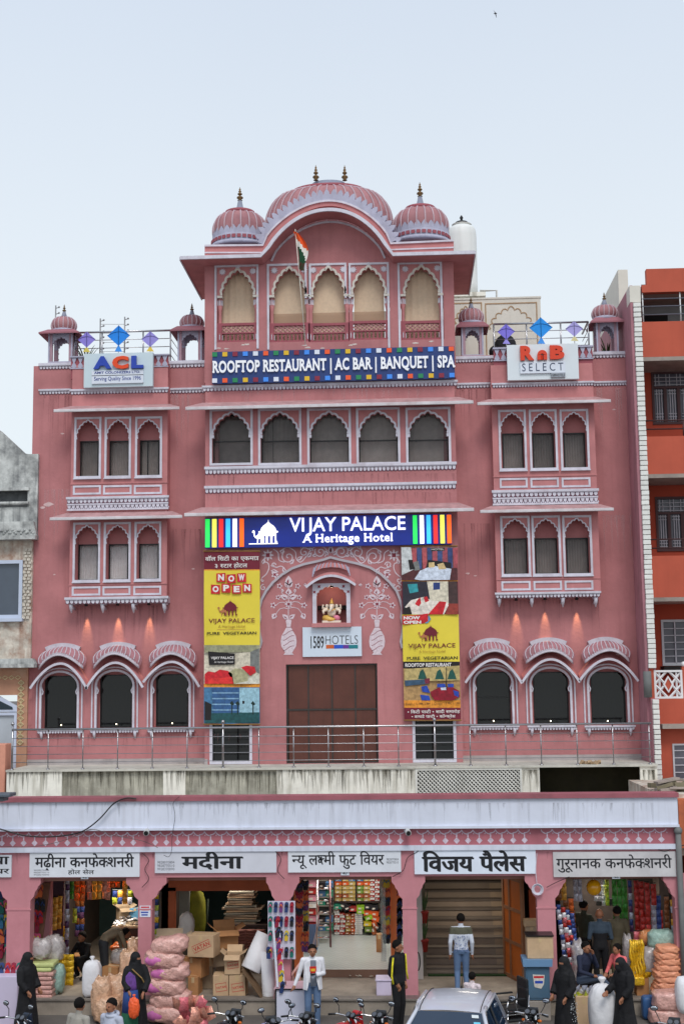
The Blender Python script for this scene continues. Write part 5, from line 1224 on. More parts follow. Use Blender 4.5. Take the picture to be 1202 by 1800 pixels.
MB_BR = mat('print_brown', (108,24,40), .6); CAM = mat('print_camel', (176,110,70), .6)
emb(t, 405, 1082, 27, 28, MB_BR, CAM)
ltx(t, 'VIJAY PALACE', 367, 1087, 448, 1097, MB_BR, .01); ltx(t, 'A Heritage Hotel', 384, 1098.5, 431, 1105, mat('print_ochre', (176,140,50), .6), .0, serif=False); ltx(t, 'PURE  VEGETARIAN', 364, 1110.5, 451, 1115.5, KPR, .02)
lay(t, [(382,1106.3),(432,1106.3),(432,1106.9),(382,1106.9)], CAM, 1)
lay(t, [(359.5,1134),(456,1134),(456,1139),(440,1146),(359.5,1147)], mat('print_ceiling', (150,150,120), .6), 1); lay(t, [(366,1145),(413,1149),(413,1168),(368,1169)], KPR, 2)
ltx(t, 'VIJAY PALACE', 371, 1154, 411, 1160, WPR, .02, yb_-.003); ltx(t, 'A Heritage Hotel', 377, 1162, 410, 1166, WPR, .0, yb_-.003)
lay(t, [(360,1185),(366,1180),(378,1182),(386,1177),(400,1179),(408,1184),(411,1201),(360,1202)], RPR, 3); lay(t, [(366,1193),(408,1190),(410,1202),(366,1202)], mat('print_red2', (222,52,50), .6), 4)
lay(t, [(401,1183),(413,1175),(428,1176),(436,1186),(436,1197),(412,1202)], mat('print_sofa', (170,166,130), .6), 3); lay(t, [(424,1173),(434,1170),(448,1172),(450,1182),(440,1188),(436,1184)], RPR, 5)
lay(t, [(411,1202),(436,1193),(456,1184),(456,1202)], mat('print_floor', (206,204,190), .6), 2); lay(t, [(440,1146),(456,1139),(456,1184),(440,1176)], GRY, 1)
lay(t, [(372,1209),(421,1209),(421,1254),(376,1254)], mat('print_bluewin', (52,92,140), .6, var=.3, scale=9), 1)
for k in range(4): lay(t, [(373,1217+k*10),(420,1217+k*10),(420,1219+k*10),(373,1219+k*10)], mat('print_skyl', (130,170,200), .6), 2)
lay(t, [(421,1209),(456,1209),(456,1255),(421,1252)], mat('print_skyc', (150,190,206), .6), 1); lay(t, [(360,1254),(456,1252),(456,1270),(360,1271)], GRN, 2)
for px in (404, 414, 441): lay(t, [(px,1236),(px+4,1232),(px+8,1238),(px+5,1240),(px+5,1256),(px+3,1256),(px+3,1240)], mat('print_darkgreen', (20,44,40), .6), 3)
lay(t, [(360,1232),(372,1238),(371,1266),(360,1266)], KPR, 3); lay(t, [(426,1232),(430,1232),(430,1237),(426,1237)], KPR, 3)
skew = lambda y, tp, bt: 6.5*(y-tp)/(bt-tp)
t = flatbanner('restaurant_banner', 'tall yellow ROOFTOP RESTAURANT banner with room photos right of the portal', (704,961,803,1265), [(961,1020,4),(1020,1022,3),(1022,1080,0),(1080,1163,1),(1163,1175,5),(1175,1231,2),(1231,1244,3),(1244,1265,0)], [MARO, YELL, TAN, ORNG, mat('print_room', (150,110,110), .6, var=.2, scale=4), KPR])
lay(t, [(705,962),(722,962),(727,1001),(706,1011)], mat('print_wall', (200,204,206), .6), 1)
for k, c_ in enumerate(((176,84,90),(60,80,130),(176,84,90),(56,76,126),(170,80,92),(60,80,130),(160,76,90),(52,70,120),(170,80,90))):
 lay(t, [(723+k*9,963),(732+k*9,963),(732+k*9,1000),(725+k*9,1000)], mat('stripe_%d' % k, c_, .6, var=.15, scale=8), 1)
lay(t, [(706,1011),(727,1001),(803,998),(804,1020),(706,1020)], mat('print_carpet', (84,40,44), .6), 2)
lay(t, [(752,984),(793,989),(793,1000),(748,998)], KPR, 3); lay(t, [(728,1018),(738,1003),(760,994),(793,1000),(790,1019),(738,1020)], mat('print_linen', (206,216,232), .6, var=.1, scale=6), 4)
lay(t, [(753,989),(763,988),(764,997),(753,998)], mat('print_pillow', (206,180,130), .6), 5); lay(t, [(768,992),(779,989),(784,1000),(771,1001)], MC['print_pillow'], 5); lay(t, [(757,963),(781,963),(781,968),(757,969)], KPR, 6)
lay(t, [(717,984),(724,984),(729,1000),(720,1002)], KPR, 5); lay(t, [(726,988),(735,986),(738,1002),(728,1003)], GRY, 5)
ltx(t, 'HOTEL', 758, 964, 780, 967, WPR, 0, yb_-.004)
lay(t, [(707,1022),(752,1022),(757,1080),(708,1080)], mat('print_charcoal', (44,42,54), .6), 1); lay(t, [(750,1022),(787,1022),(788,1062),(757,1064)], CRM, 2); lay(t, [(787,1022),(803,1022),(805,1061),(788,1061)], mat('print_door', (70,50,50), .6), 2)
lay(t, [(716,1027),(733,1026),(735,1040),(720,1043)], mat('print_cyan', (50,150,160), .6, var=.4, scale=20), 3); lay(t, [(761,1024),(773,1024),(773,1036),(761,1037)], mat('print_navy', (40,60,120), .6), 3)
lay(t, [(712,1066),(722,1055),(745,1049),(760,1056),(785,1058),(788,1064),(780,1080),(714,1080)], mat('print_bed', (226,216,206), .6, var=.08, scale=7), 4); lay(t, [(752,1080),(772,1057),(784,1058),(778,1080)], RPR, 5)
lay(t, [(733,1055),(738,1050),(740,1060),(736,1066),(729,1062)], RPR, 6); lay(t, [(744,1050),(750,1048),(754,1056),(747,1059)], RPR, 6); lay(t, [(788,1061),(805,1061),(805,1080),(782,1080)], mat('print_redfloor', (150,60,50), .6), 3)
lay(t, [(708,1070),(720,1066),(724,1080),(709,1080)], KPR, 6)
lay(t, [(707,1082),(735,1081),(752,1078),(752,1092),(744,1096),(707,1098)], RPR, 7); lay(t, [(749,1085),(754,1082),(757,1088),(752,1095),(747,1096)], mat('print_sky', (90,150,190), .6), 6)
ltx(t, 'NOW', 709, 1083, 738, 1089, WPR, .05, yb_-.005); ltx(t, 'OPEN', 709, 1091, 740, 1096.5, WPR, .05, yb_-.005)
emb(t, 757, 1126, 27, 28, MB_BR, CAM)
ltx(t, 'VIJAY PALACE', 717, 1131, 800, 1141, MB_BR, .01); ltx(t, 'A Heritage Hotel', 736, 1142.5, 782, 1148.5, MC['print_ochre']); ltx(t, 'PURE  VEGETARIAN', 715, 1154, 804, 1159.5, KPR, .02)
ltx(t, 'ROOFTOP RESTAURANT', 712, 1165.5, 793, 1172, WPR, .03)
lay(t, [(711,1176),(807,1170),(808,1196),(711,1198)], mat('print_lights', (186,166,110), .6, var=.5, scale=14), 1); lay(t, [(711,1196),(750,1194),(752,1202),(712,1206)], mat('print_counter', (56,84,110), .6, var=.3, scale=12), 2)
for px in (738, 768, 790): lay(t, [(px,1180),(px+5,1176),(px+9,1184),(px+12,1194),(px-4,1194)], mat('print_tree', (30,84,74), .6, var=.4, scale=20), 2)
lay(t, [(756,1216),(770,1209),(795,1208),(806,1214),(808,1224),(796,1231),(764,1231),(758,1224)], mat('print_redcloth', (140,18,40), .6, var=.3, scale=8), 3)
for q in ([(740,1207),(750,1205),(756,1218),(742,1216)], [(738,1221),(754,1223),(756,1231),(741,1231)], [(768,1202),(782,1202),(783,1208),(768,1208)], [(786,1202),(797,1202),(797,1208),(787,1208)], [(796,1213),(806,1216),(806,1226),(798,1222)]): lay(t, q, BLU2, 4)
lay(t, [(783.5,1173),(785,1173),(785,1212),(783.5,1212)], KPR, 5); lay(t, [(774,1209),(784,1208),(784,1213),(775,1213)], MC['print_linen'], 5); lay(t, [(746,1193),(755,1192),(755,1201),(747,1202)], mat('print_mar', (120,40,60), .6), 4)
ltx(t, 'Lunch : 12 PM-3 PM  |  Dinner : 7 PM-11 PM', 713, 1235, 808, 1240, KPR, .0)
dtx(t, ['•',' ','िक','टी',' ','पा','र-','टी',' ','•',' ','शा','दी',' ','स','मा','रो','ह'], 716, 1247, 808, 1254.5, WPR)
dtx(t, ['•',' ','ब','र-','थ','डे',' ','पा','र-','टी',' ','•',' ','कॉ','न-','फ्रें','स'], 723, 1255.5, 800, 1263.5, WPR)
# spot lamps below the two bays
for px, py in ((152,1063),(207,1062),(262,1061),(906.5,1053),(957,1052),(1013,1052)):
 y = YW-.14; x, z = P(px, py, y); m = MB(); m.tube([(x, y, z+.06), (x, y, z-.04)], [.03,.045], 10); m.tube([(x, y, z+.05), (x, YW, z+.08)], .012, 5)
 w_ = 'left' if px < 500 else 'right'; k = {152:'first from the left',207:'middle',262:'right hand',906.5:'first from the left',957:'middle',1013:'right hand'}[px]
 o = m.new('spot_lamp', BLK, origin=(x, y, z)); setp(o, 'small black spot lamp, %s of three under the %s window bay' % (k, w_), 'lamp', 'spot lamps under the window bays')
 l = bpy.data.lights.new('spot_light', 'SPOT'); l.energy = 60; l.color = (1, .76, .36); l.spot_size = math.radians(25); l.spot_blend = .8; l.shadow_soft_size = .02
 lo = bpy.data.objects.new('spot_light', l); COL.objects.link(lo); lo.location = (x, y+.02, z-.05); lo.rotation_euler = (math.radians(9), 0, 0)
# terrace edge: grey wall and steel railing
gx0, gx1 = P(12, 1370, YR)[0], P(1155, 1370, YR)[0]
g = thing('terrace_wall', 'weathered grey cement wall under the hotel railing with recessed panels and a white lattice', 'wall', ((gx0+gx1)/2, YR, 3.4))
pans = [R(109,1353,287,1412,YR), R(326,1353,487,1412,YR)]; lat = R(730,1350,917,1398,YR); opn = R(948,1347.5,1125,1396,YR)
pans = [(a, b, 3.9, d) for a, b, c, d in pans]; lat = (lat[0], lat[1], 4.15, lat[3]); opn = (opn[0], opn[1], 4.12, opn[3])
m = MB(); cells(m, gx0, gx1, 3.4, 4.949, YR, YR+.1, pans+[lat, opn]); m.new('wall_face', CONC, g)
for q in pans: m = MB(); m.box(q[0], q[1], YR+.06, YR+.1, q[2], q[3]); m.new('recessed_panel', CONC_D, g)
m = MB(); m.box(opn[0]-.4, opn[1]+.4, YR+1.5, YR+1.6, 3.4, 4.94); m.box(opn[0]-.4, lat[1]+3, YR+.1, YR+1.5, 4.0, 4.05); m.new('opening_back', mat('damp_green_wall', (70,66,48), .9, var=.3, grime=.5), g)  # back of the opening, coloured dark olive
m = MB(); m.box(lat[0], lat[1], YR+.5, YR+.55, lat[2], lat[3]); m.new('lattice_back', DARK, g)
m = MB(); m.frame(lat[0], lat[1], lat[2], lat[3], .05, YR-.03, YR+.06); lf = m.new('lattice_frame', mat('lattice_white', (216,216,210), .7, var=.1, streak=.3, gcol=(150,150,140)), g)
a, b, c, d = lat[0]+.05, lat[1]-.05, lat[2]+.05, lat[3]-.05; m = MB(); st = .095; hh = d-c; k = -int(hh/st)-1
while a+k*st < b:
 for dr in (1, -1):
  xa, xb = a+k*st, a+k*st+hh; za, zb_2 = (c, d) if dr > 0 else (d, c)
  if xb > a and xa < b:
   t0 = max(0, (a-xa)/hh); t1 = min(1, (b-xa)/hh)
   m.tube([(xa+hh*t0, YR+.01+.012*dr, za+(zb_2-za)*t0), (xa+hh*t1, YR+.01+.012*dr, za+(zb_2-za)*t1)], .016, 4)
 k += 1
m.new('lattice', MC['lattice_white'], lf, kind='stuff')
random.seed(11); m = MB()
for i in range(26):
 x = random.uniform(opn[0]+.1, opn[1]-.1); r = random.uniform(.04, .13); m.ball((x, YR+random.uniform(.2, .6), 4.15+r*.5), r, 6, (1.3, 1, .7))
setp(m.new('rubble', mat('rubble', (120,112,92), .9, var=.3)), 'loose stones lying inside the dark opening of the grey terrace wall', 'rubble', kind='stuff')
rl = thing('terrace_railing', 'long stainless steel railing along the hotel terrace edge', 'railing', ((gx0+gx1)/2, YR, 5.0))
def rz(py): return P(580, py, YR)[1]
xr0, xr1 = P(22, 1290, YR)[0], P(1144, 1290, YR)[0]
zt0 = rz(1277)
m = MB(); m.tube([(xr0, YR, zt0), (xr1, YR, zt0)], .025, 10); m.new('top_rail', STEEL, rl)
for k in range(4):
 z = 5.0+(zt0-5.0)*(.8-.2*k) - .02; m = MB(); m.tube([(xr0, YR, z), (xr1, YR, z)], .009, 6); m.new('rail', STEEL, rl)
px = 22
posts = [22,85,146,207,268,329,392,455,516,577,639,700,764,826,888.5,950.5,1014,1077,1141]
for p_ in posts:
 x = P(p_, 1310, YR)[0]; tall = p_ in (392, 764, 22); m = MB(); m.tube([(x, YR+.02, 5.0), (x, YR+.02, zt0+(.1 if tall else 0))], .024 if tall else .015, 8)
 m.lathe(x, YR+.02, [(.05,5.0),(.05,5.015),(.03,5.03)], 10)
 if tall: m.ball((x, YR+.02, zt0+.14), .045, 10)
 m.new('post', STEEL, rl)
random.seed(5); m = MB()
for i in range(9):
 x, z = P(1022+i*4+random.uniform(-2, 2), 1338, YR+.25); m.obox((x, YR+.25+random.uniform(-.1, .1), 5.04), (.1, .08, .06), random.random()*3, random.random())
setp(m.new('terrace_litter', mat('litter_tan', (176,150,120), .8, var=.3, scale=12)), 'small heap of litter on the terrace by the right railing', 'litter', kind='stuff')
def drips(parent, m_, px0, px1, py, Y, n, lmax, seed, wmax=.03):
 rd_ = random.Random(seed); m = MB()
 for i in range(n):
  x, z = P(rd_.uniform(px0, px1), py, Y); l = lmax*rd_.random()**1.6+.08; w_ = rd_.uniform(.006, wmax); d = rd_.uniform(-.02,.02); y = Y-.0012-.0002*(i % 9)
  m.add([(x-w_, y, z), (x+w_, y, z), (x+w_*.6+d, y, z-l*.6), (x+d*1.5, y, z-l), (x-w_*.7+d, y, z-l*.5)], [(4,3,2,1,0)])
 m.new('rain_streaks', m_, parent, kind='stuff')
DRP = mat('drip_pink', (150,98,102), .9, var=.15, alpha=.16); DRG = mat('drip_grey', (104,100,86), .95, var=.3, alpha=.26); DRW = mat('drip_pale', (206,176,178), .9, var=.1, alpha=.18); DRB = mat('drip_fascia', (140,140,146), .9, var=.2, alpha=.12)
for k, (a, b, c, Y, n, l) in enumerate(((362,800,684,YC,50,.5),(362,800,832,YC,60,.45),(362,800,865,YC,60,.5),(298,358,694,YW,16,1.6),(804,864,684,YW,16,1.5),(72,122,695,YW,16,1.4),(1044,1108,682,YW,18,1.6),(120,292,1064,YW,36,.9),(872,1052,1054,YW,36,.9),(72,122,860,YW,14,1.8),(300,356,930,YW,16,1.8),(806,862,920,YW,16,1.8),(1056,1112,905,YW,18,1.8),(362,500,1290,YC,12,.3),(70,356,1291,YW,50,.4),(820,1115,1286,YW,50,.4),(362,454,618,YP,14,.3),(700,790,614,YP,14,.3))):
 drips(hotel, DRP if k % 3 else DRW, a, b, c, Y, n, l, 100+k)
for k, (a, b) in enumerate(((16,106),(290,324),(490,726),(920,945),(1128,1150))): drips(g, DRG, a, b, 1353, YR, int((b-a)*.5)+6, .6, 130+k, .035)
drips(g, DRG, 112, 285, 1356, YR+.06, 70, .6, 140, .03); drips(g, DRG, 328, 485, 1356, YR+.06, 70, .6, 141, .03)
# bazaar arcade
arc = thing('bazaar_arcade', 'pink shopping arcade with white fascia, painted frieze and shop bays', 'arcade', (0, YA, 0))
ax0, ax1 = P(-60, 1450, YA)[0], P(1190, 1450, YA)[0]
def az(py): return P(600, py, YA)[1]
zf_t, zf_b = az(1405), az(1452); zfr_b = az(1486); zl_b = az(1495); zlint = az(1541)
SL = .0          # level
XF = [P(p_, 1640, YA)[0] for p_ in (31, 255, 496.5, 720.5, 961, 1203)]
m = MB(); m.box(ax0, ax1, YA-.1, YA+.25, zf_b, zf_t); m.new('fascia', WHT_B, arc)
m = MB(); m.box(ax0, ax1+.02, YA-.16, YA+.3, zf_t+.001, zf_t+.09); m.new('coping', mat('coping_maroon', (158,92,102), .7, var=.12, scale=2, grime=.4), arc)
m = MB(); m.box(ax0, ax1+.01, YA-.15, YA+.2, zf_b-.05, zf_b-.001); m.new('fascia_ledge', WHT_B, arc)
m = MB(); m.box(ax0, ax1, YA-.03, YA+.25, zfr_b, zf_b-.051); m.new('frieze', mat('frieze_pink', (174,104,114), .8, var=.1, scale=2, grime=.35, gcol=(120,70,80), bump=.1), arc)
m = MB(); m.box(ax0, ax1, YA-.08, YA+.25, zl_b, zfr_b-.001); m.new('white_moulding', WHT_B, arc)
m = MB(); m.box(ax0, ax1, YA, YA+.25, zlint, zl_b-.001); m.new('lintel', PINK_A, arc)
m = MB(); m.box(ax0, ax1, YA+.251, YR-.001, 3.98, 4.1); m.new('arcade_roof', mat('roof_slab', (150,140,132), .9, var=.2, grime=.5), arc)
m = MB(); m.box(ax0, ax1, YA+.25, 3, 2.95, 3.1); m.new('ceiling', mat('shop_ceiling', (150,110,100), .9, var=.2), arc)
drips(arc, DRB, 0, 1180, 1411, YA-.1, 150, .4, 150, .03); drips(arc, DRP, 0, 1180, 1497, YA, 60, .2, 151, .03)
fm = MB(); random.seed(2); step = 19.2/83*1.0; x = ax0+.1; i = 0
zt_, zb_2 = zf_b-.07, zfr_b+.02; hh = zt_-zb_2
breaks = [P(q, 1470, YA)[0] for q in (257, 724, 946)]
while x < ax1-.15:
 if min(abs(x-b_) for b_ in breaks) > .16:
  y0_, y1_ = YA-.033, YA-.0302; j = .02*random.uniform(-1, 1)
  fm.prism([(x, zb_2+.0), (x+.065, zb_2+hh*.22), (x, zb_2+hh*.44), (x-.065, zb_2+hh*.22)], y0_, y1_)
  fm.prism([(x-.012, zb_2+hh*.44), (x+.012, zb_2+hh*.44), (x+.012, zb_2+hh*.74), (x-.012, zb_2+hh*.74)], y0_, y1_)
  for s_ in (-1, 1): fm.ribbon([(x+s_*step*.5*math.sin(a_), zb_2+hh*.98-hh*.3*math.cos(a_)+.0) for a_ in [0, .35, .7, 1.05, 1.4]], .02, y0_-.0006*(s_ > 0), y1_-.0003*(s_ > 0))
  fm.prism([(x+step*.5-.012, zb_2+hh*.68), (x+step*.5, zb_2+hh*.62), (x+step*.5+.012, zb_2+hh*.68), (x+step*.5, zb_2+hh*.74)], y0_, y1_)
 x += step
fm.new('frieze_ornament', mat('ornament_white', (198,184,198), .8, var=.3, scale=12), arc, kind='stuff')
ZF = .60
def pillar(pxl, pxr, capl, capr, name='pillar'):
 x0, x1 = P(pxl, 1640, YA)[0], P(pxr, 1640, YA)[0]; c0, c1 = P(capl, 1550, YA)[0], P(capr, 1550, YA)[0]
 zc = az(1548); zd = az(1572); m = MB(); m.box(x0, x1, YA+.001, YA+.32, ZF, zlint); o = m.new('pillar', PINK_A, arc)
 for (a, b, s_) in ((x0, c0, -1), (x1, c1, 1)):
  w_ = abs(b-a)
  if w_ < .03: continue
  poly = [(a, zlint), (b, zlint), (b, zc-.03), (b-s_*.03, zc-.07), (b-s_*w_*.25, zc-.09), (b-s_*w_*.38, zc-.16), (b-s_*w_*.55, zc-.2), (b-s_*w_*.68, zc-.3), (a, zd-.1)]
  c = MB(); c.prism(poly, YA+.004, YA+.25); c.new('capital_bracket', PINK_A, o)
 b_ = MB(); b_.box(x0-.04, x1+.04, YA-.03, YA+.36, ZF+.0, ZF+.1); b_.new('pillar_base', mat('worn_base', (150,120,120), .9, var=.3, grime=.5), o)
 c = MB(); c.box(x0-.02, x1+.02, YA-.012, YA+.0, zd-.3, zd-.27); c.new('pillar_band', PINK_A, o)
pillar(12,53,-10,72); pillar(243,267,222,293); pillar(483,510,468,526); pillar(708,733,688,747); pillar(945,977,922,994); pillar(1188,1215,1165,1230)
m = MB(); m.box(ax0-4, ax1+6, YA-.02, 2.5, G-.2, ZF); m.new('footpath', mat('stone_floor', (150,140,128), .85, var=.18, scale=2, bump=.25, grime=.55, gcol=(98,88,80)), kind='structure')
m = MB(); m.box(ax0-4, ax1+6, YA-.06, YA+.25, ZF+.0005, ZF+.03); m.new('kerb', mat('kerb_stone', (128,120,112), .9, var=.2, bump=.4, grime=.5), kind='structure')
def plate(px0, py0, px1, py1, s, lab, Y=None):
 Y = Y or YA-.012; q = R(px0, py0, px1, py1, Y); t = thing('number_plate', lab, 'sign', (q[0], Y, q[2])); m = MB(); m.box(q[0], q[1], Y-.01, Y, q[2], q[3]); m.new('plate', WSIGN, t)
 m = MB(); w_, h_ = q[1]-q[0], q[3]-q[2]; text(m, s, q[0]+w_*.2, q[1]-w_*.2, q[2]+h_*.15, q[3]-h_*.15, Y-.011, 0, .02); m.new('lettering', INK, t)
plate(599,1531,614,1538.5, '47', 'white plate numbered 47 above the lit shoe shop')
plate(1075,1538,1089,1544.5, '48', 'white plate numbered 48 above the shop with the yellow balloon')
plate(143,1540,156,1545, '45', 'white plate numbered 45 above the snack shop with orange packets')
def board(label, px, base=(216,220,228), grime=.15, name='shop_sign'):
 Y = YA-.03; q = R(*px, Y); t = thing(name, label, 'shop sign', ((q[0]+q[1])/2, Y, q[2])); m = MB(); m.box(q[0], q[1], Y-.02, YA-.001, q[2], q[3])
 m.new('board', mat('board_%d' % int(px[0]), base, .55, var=.06, scale=2, grime=grime, gcol=(150,146,150)), t); return t, Y-.0215
def brd_txt(t, yy, tokens, x0, y0, x1, y1, bold=.05, m=INK): mb = MB(); q = R(x0, y0, x1, y1, yy); deva(mb, tokens, *q, yy, 0, bold); mb.new('lettering', m, t)
def small_print(t, yy, x0, y0, x1, y1, rows, m=None):
 s = ['9828070804', '9828770510', '9928370090', '7742313505']
 for k in range(rows):
  h = (y1-y0)/rows; q = R(x0, y0+h*k+.5, x1, y0+h*(k+1)-1, yy); mb = MB(); text(mb, s[k], *q, yy, 0, 0.0); mb.new('fine_print', m or mat('faint_ink', (96,98,106), .6), t)
t, yy = board('white sign ending in painted Hindi letters at the left edge', (-60,1503,21,1542)); brd_txt(t, yy, ['न','या'], -30, 1506, 17, 1519); brd_txt(t, yy, ['फु','ट','वे','य','र'], -50, 1524, 17, 1539)
t, yy = board('white sign reading मढ़ीना कनफेक्शनरी होल सेल over the snack shop', (53,1498.5,246,1541.5))
brd_txt(t, yy, ['म','ढ़ी','ना',' ','क','न','फे','क-','श','न','री'], 62, 1500, 236, 1529); brd_txt(t, yy, ['हो','ल',' ','से','ल'], 120, 1527, 166, 1538, .03); small_print(t, yy, 60, 1528, 87, 1540, 3)
t, yy = board('grey stained sign reading मदीना over the carton shop', (273,1494,486,1534), (206,208,218), .5)
brd_txt(t, yy, ['म','दी','ना'], 319, 1497, 428, 1528, .07); small_print(t, yy, 277, 1513, 307, 1531, 3)
t, yy = board('white sign reading न्यू लक्ष्मी फुट वियर over the lit shoe shop', (506.5,1493.5,704.5,1533))
brd_txt(t, yy, ['न-','यू',' ','ल','*ksh-','मी',' ','फु','ट',' ','िव','य','र'], 513, 1496, 675, 1527, .035); small_print(t, yy, 679, 1508, 700, 1519, 2)
t, yy = board('bright white sign reading विजय पैलेस over the hotel staircase', (728,1494,941,1536), (222,230,244), 0)
brd_txt(t, yy, ['िव','ज','य',' ','पै','ले','स'], 741, 1495, 925, 1531, .085)
t, yy = board('faded cream sign reading गुरूनानक कनफेक्शनरी over the balloon shop', (971.7,1497,1187,1541), (204,202,204), .45)
brd_txt(t, yy, ['गु','रू','ना','न','क',' ','क','न','फे','क-','श','न','री'], 977, 1502, 1180, 1533, .03)
Y = YA-.005; q = R(246,1592,265,1612,Y); t = thing('poster', 'small white printed notice pasted on the pillar beside the snack shop', 'poster', (q[0], Y, q[2])); m = MB(); m.box(q[0], q[1], Y-.003, Y+.003, q[2], q[3]); m.new('sheet', WSIGN, t)
for k, c_ in enumerate((RPR, RPR, BLU2, BLU2)): r_ = R(248+k % 2, 1593.5+k*4.5, 263-k, 1596+k*4.5, Y-.004); m = MB(); m.box(r_[0], r_[1], Y-.004, Y-.0031, r_[2], r_[3]); m.new('print', c_, t)
CB_ = []
def cctv(px, py, lab):
 x, z = P(px, py, YA-.2); t = thing('security_camera', lab, 'camera', (x, YA-.1, z)); m = MB(); m.tube([(x, YA-.05, z+.02), (x, YA-.2, z), (x+.02, YA-.34, z-.02)], [.05,.055,.06], 12); m.new('housing', mat('cam_white', (190,190,190), .4), t)
 m = MB(); m.tube([(x+.02, YA-.341, z-.02), (x+.02, YA-.36, z-.022)], .045, 12); m.new('lens', BLK, t); m = MB(); m.tube([(x-.08, YA, z), (x-.04, YA-.08, z)], .02, 6); m.new('mount', WHT, t)
for i_, c_ in enumerate(([(740,1490),(732,1498),(716,1508),(708,1530),(690,1541)],[(251,1500),(262,1512),(255,1528),(262,1545),(250,1560)],[(960,1560),(975,1552),(1000,1541)],[(484,1496),(494,1510),(488,1530),(500,1545)],[(1150,1490),(1168,1496),(1190,1488),(1230,1480)])): CB_.append((c_, 'thin loose wire on the arcade front %s' % ('by the stair bay sign','beside the second pillar','right of the cable coil','on the third pillar','at the right end')[i_]))
cctv(258, 1461.5, 'round white security camera on the frieze above the second pillar'); cctv(716, 1461.5, 'round white security camera on the frieze above the stair shop pillar')
def cable(pts, lab, r=.012, m=None, Y=YA-.2, name='cable'):
 mb = MB(); q = []
 for i in range(len(pts)-1):
  for j in range(5):
   t_ = j/5; p0 = pts[max(i-1,0)]; p1 = pts[i]; p2 = pts[i+1]; p3 = pts[min(i+2,len(pts)-1)]
   a = [.5*((2*p1[k])+(-p0[k]+p2[k])*t_+(2*p0[k]-5*p1[k]+4*p2[k]-p3[k])*t_*t_+(-p0[k]+3*p1[k]-3*p2[k]+p3[k])*t_**3) for k in (0,1)]; x, z = P(a[0], a[1], Y); q.append((x, Y, z))
 x, z = P(*pts[-1], Y); q.append((x, Y, z)); mb.tube(q, r, 5); setp(mb.new(name, m or BLK), lab, 'cable')
cable([(-40,1448),(0,1457),(40,1468),(80,1471),(120,1468),(148,1460),(175,1440),(200,1413),(222,1403),(240,1404)], 'thick black cable sagging across the white fascia on the left', .014)
cable([(-40,1480),(0,1487),(60,1488),(110,1478),(140,1466),(165,1458),(200,1468),(250,1478),(278,1490)], 'thin grey cable looping over the frieze on the left', .006, mat('cable_grey', (90,84,84), .6))
cable([(316,1400),(305,1412),(308,1435),(303,1470),(302,1495),(297,1506),(288,1503)], 'thin dark wire hanging down over the sign of the carton shop', .005)
cable([(943,1500),(941,1530),(943,1552)], 'white cord running down to the cable coil by the stair bay', .008, WHT, YA-.05)
for c_, l_ in CB_: cable(c_, l_, .007, None, YA-.06)
x, z = P(944, 1563, YA-.05); m = MB()
for k in range(5): m.tube([(x+(.07+.012*k)*math.cos(a_*.5236), YA-.05-.01*k, z+(.08+.008*k)*math.sin(a_*.5236)) for a_ in range(13)], .008, 5)
setp(m.new('cable_coil', WHT), 'coil of white cable hanging at the right of the staircase bay', 'cable')
x, z = P(14, 1398, YA-1); t = thing('street_lamp_head', 'grey flood lamp head jutting in at the left edge above the fascia', 'lamp', (x, YA-1, z)); m = MB(); m.bev(x-.75, x+.12, YA-1.25, YA-.8, z-.02, z+.05, .02); m.new('hood', mat('lamp_grey', (92,100,110), .5, metal=.3), t)
m = MB(); m.bev(x-.7, x-.02, YA-1.2, YA-.85, z-.11, z-.021, .02); m.new('lamp_body', mat('lamp_dark', (70,74,80), .4), t); m = MB(); m.tube([(x-.7, YA-1, z+.0), (x-1.6, YA-.8, z-.2), (x-1.6, YA-.2, z-.4)], .04, 8); m.new('bracket', MC['lamp_dark'], t)
x, z = P(1197, 1600, YA-.1); m = MB(); m.tube([(x, YA-.1, ZF), (x, YA-.1, az(1465))], .06, 8); m.ball((x, YA-.1, az(1463)), .09, 8); setp(m.new('drain_pipe', mat('pipe_grey', (110,112,112), .7, var=.2)), 'grey drain pipe on the right edge of the arcade', 'pipe')
# left neighbour (old weathered house)
YN = -.12
ln = thing('old_house', 'weathered old plaster house with stained parapet, blue framed window and carved door border', 'house', (P(0,1200,YN)[0], YN, 3.4))
OLD = mat('old_plaster', (204,196,184), .95, var=.3, scale=3.2, bump=.9, bscale=12, grime=.95, gcol=(140,92,68), streak=.7); GREYP = mat('grey_plaster', (186,188,186), .95, var=.35, scale=2.6, bump=.8, bscale=9, grime=.95, gcol=(84,86,90), streak=.85)
xa = P(-120, 1100, YN)[0]; def_ = lambda px, py: P(px, py, YN)
ro = P(66, 900, YN)[0]; rb_ = P(53, 1150, YN)[0]
win = R(-30,985,40,1087,YN); dor = R(-25,1222,29,1400,YN); dor = (dor[0], dor[1], 3.4, dor[3]); slot = R(-40,862,49,892,YN)
zg = def_(30, 947)[1]; z2 = def_(30, 1172)[1]
m = MB(); cells(m, xa, ro, zg, def_(60, 798)[1], YN, YN+.25, [slot]); m.prism([(xa, def_(60,798)[1]), (ro-.25, def_(60,798)[1]), (def_(44,797)[0], def_(44,797)[1]), (def_(0,756)[0], def_(0,756)[1]), (xa, def_(-60,700)[1])], YN, YN+.25); m.box(ro-.25, ro, YN+.25, 6, zg, def_(60,798)[1]); m.new('upper_wall', GREYP, ln)
m = MB(); cells(m, xa, def_(57,1000)[0], z2, zg-.001, YN+.02, YN+.25, [win]); m.box(def_(57,1000)[0]-.2, def_(57,1000)[0], YN+.25, 6, z2, zg); m.new('middle_wall', OLD, ln)
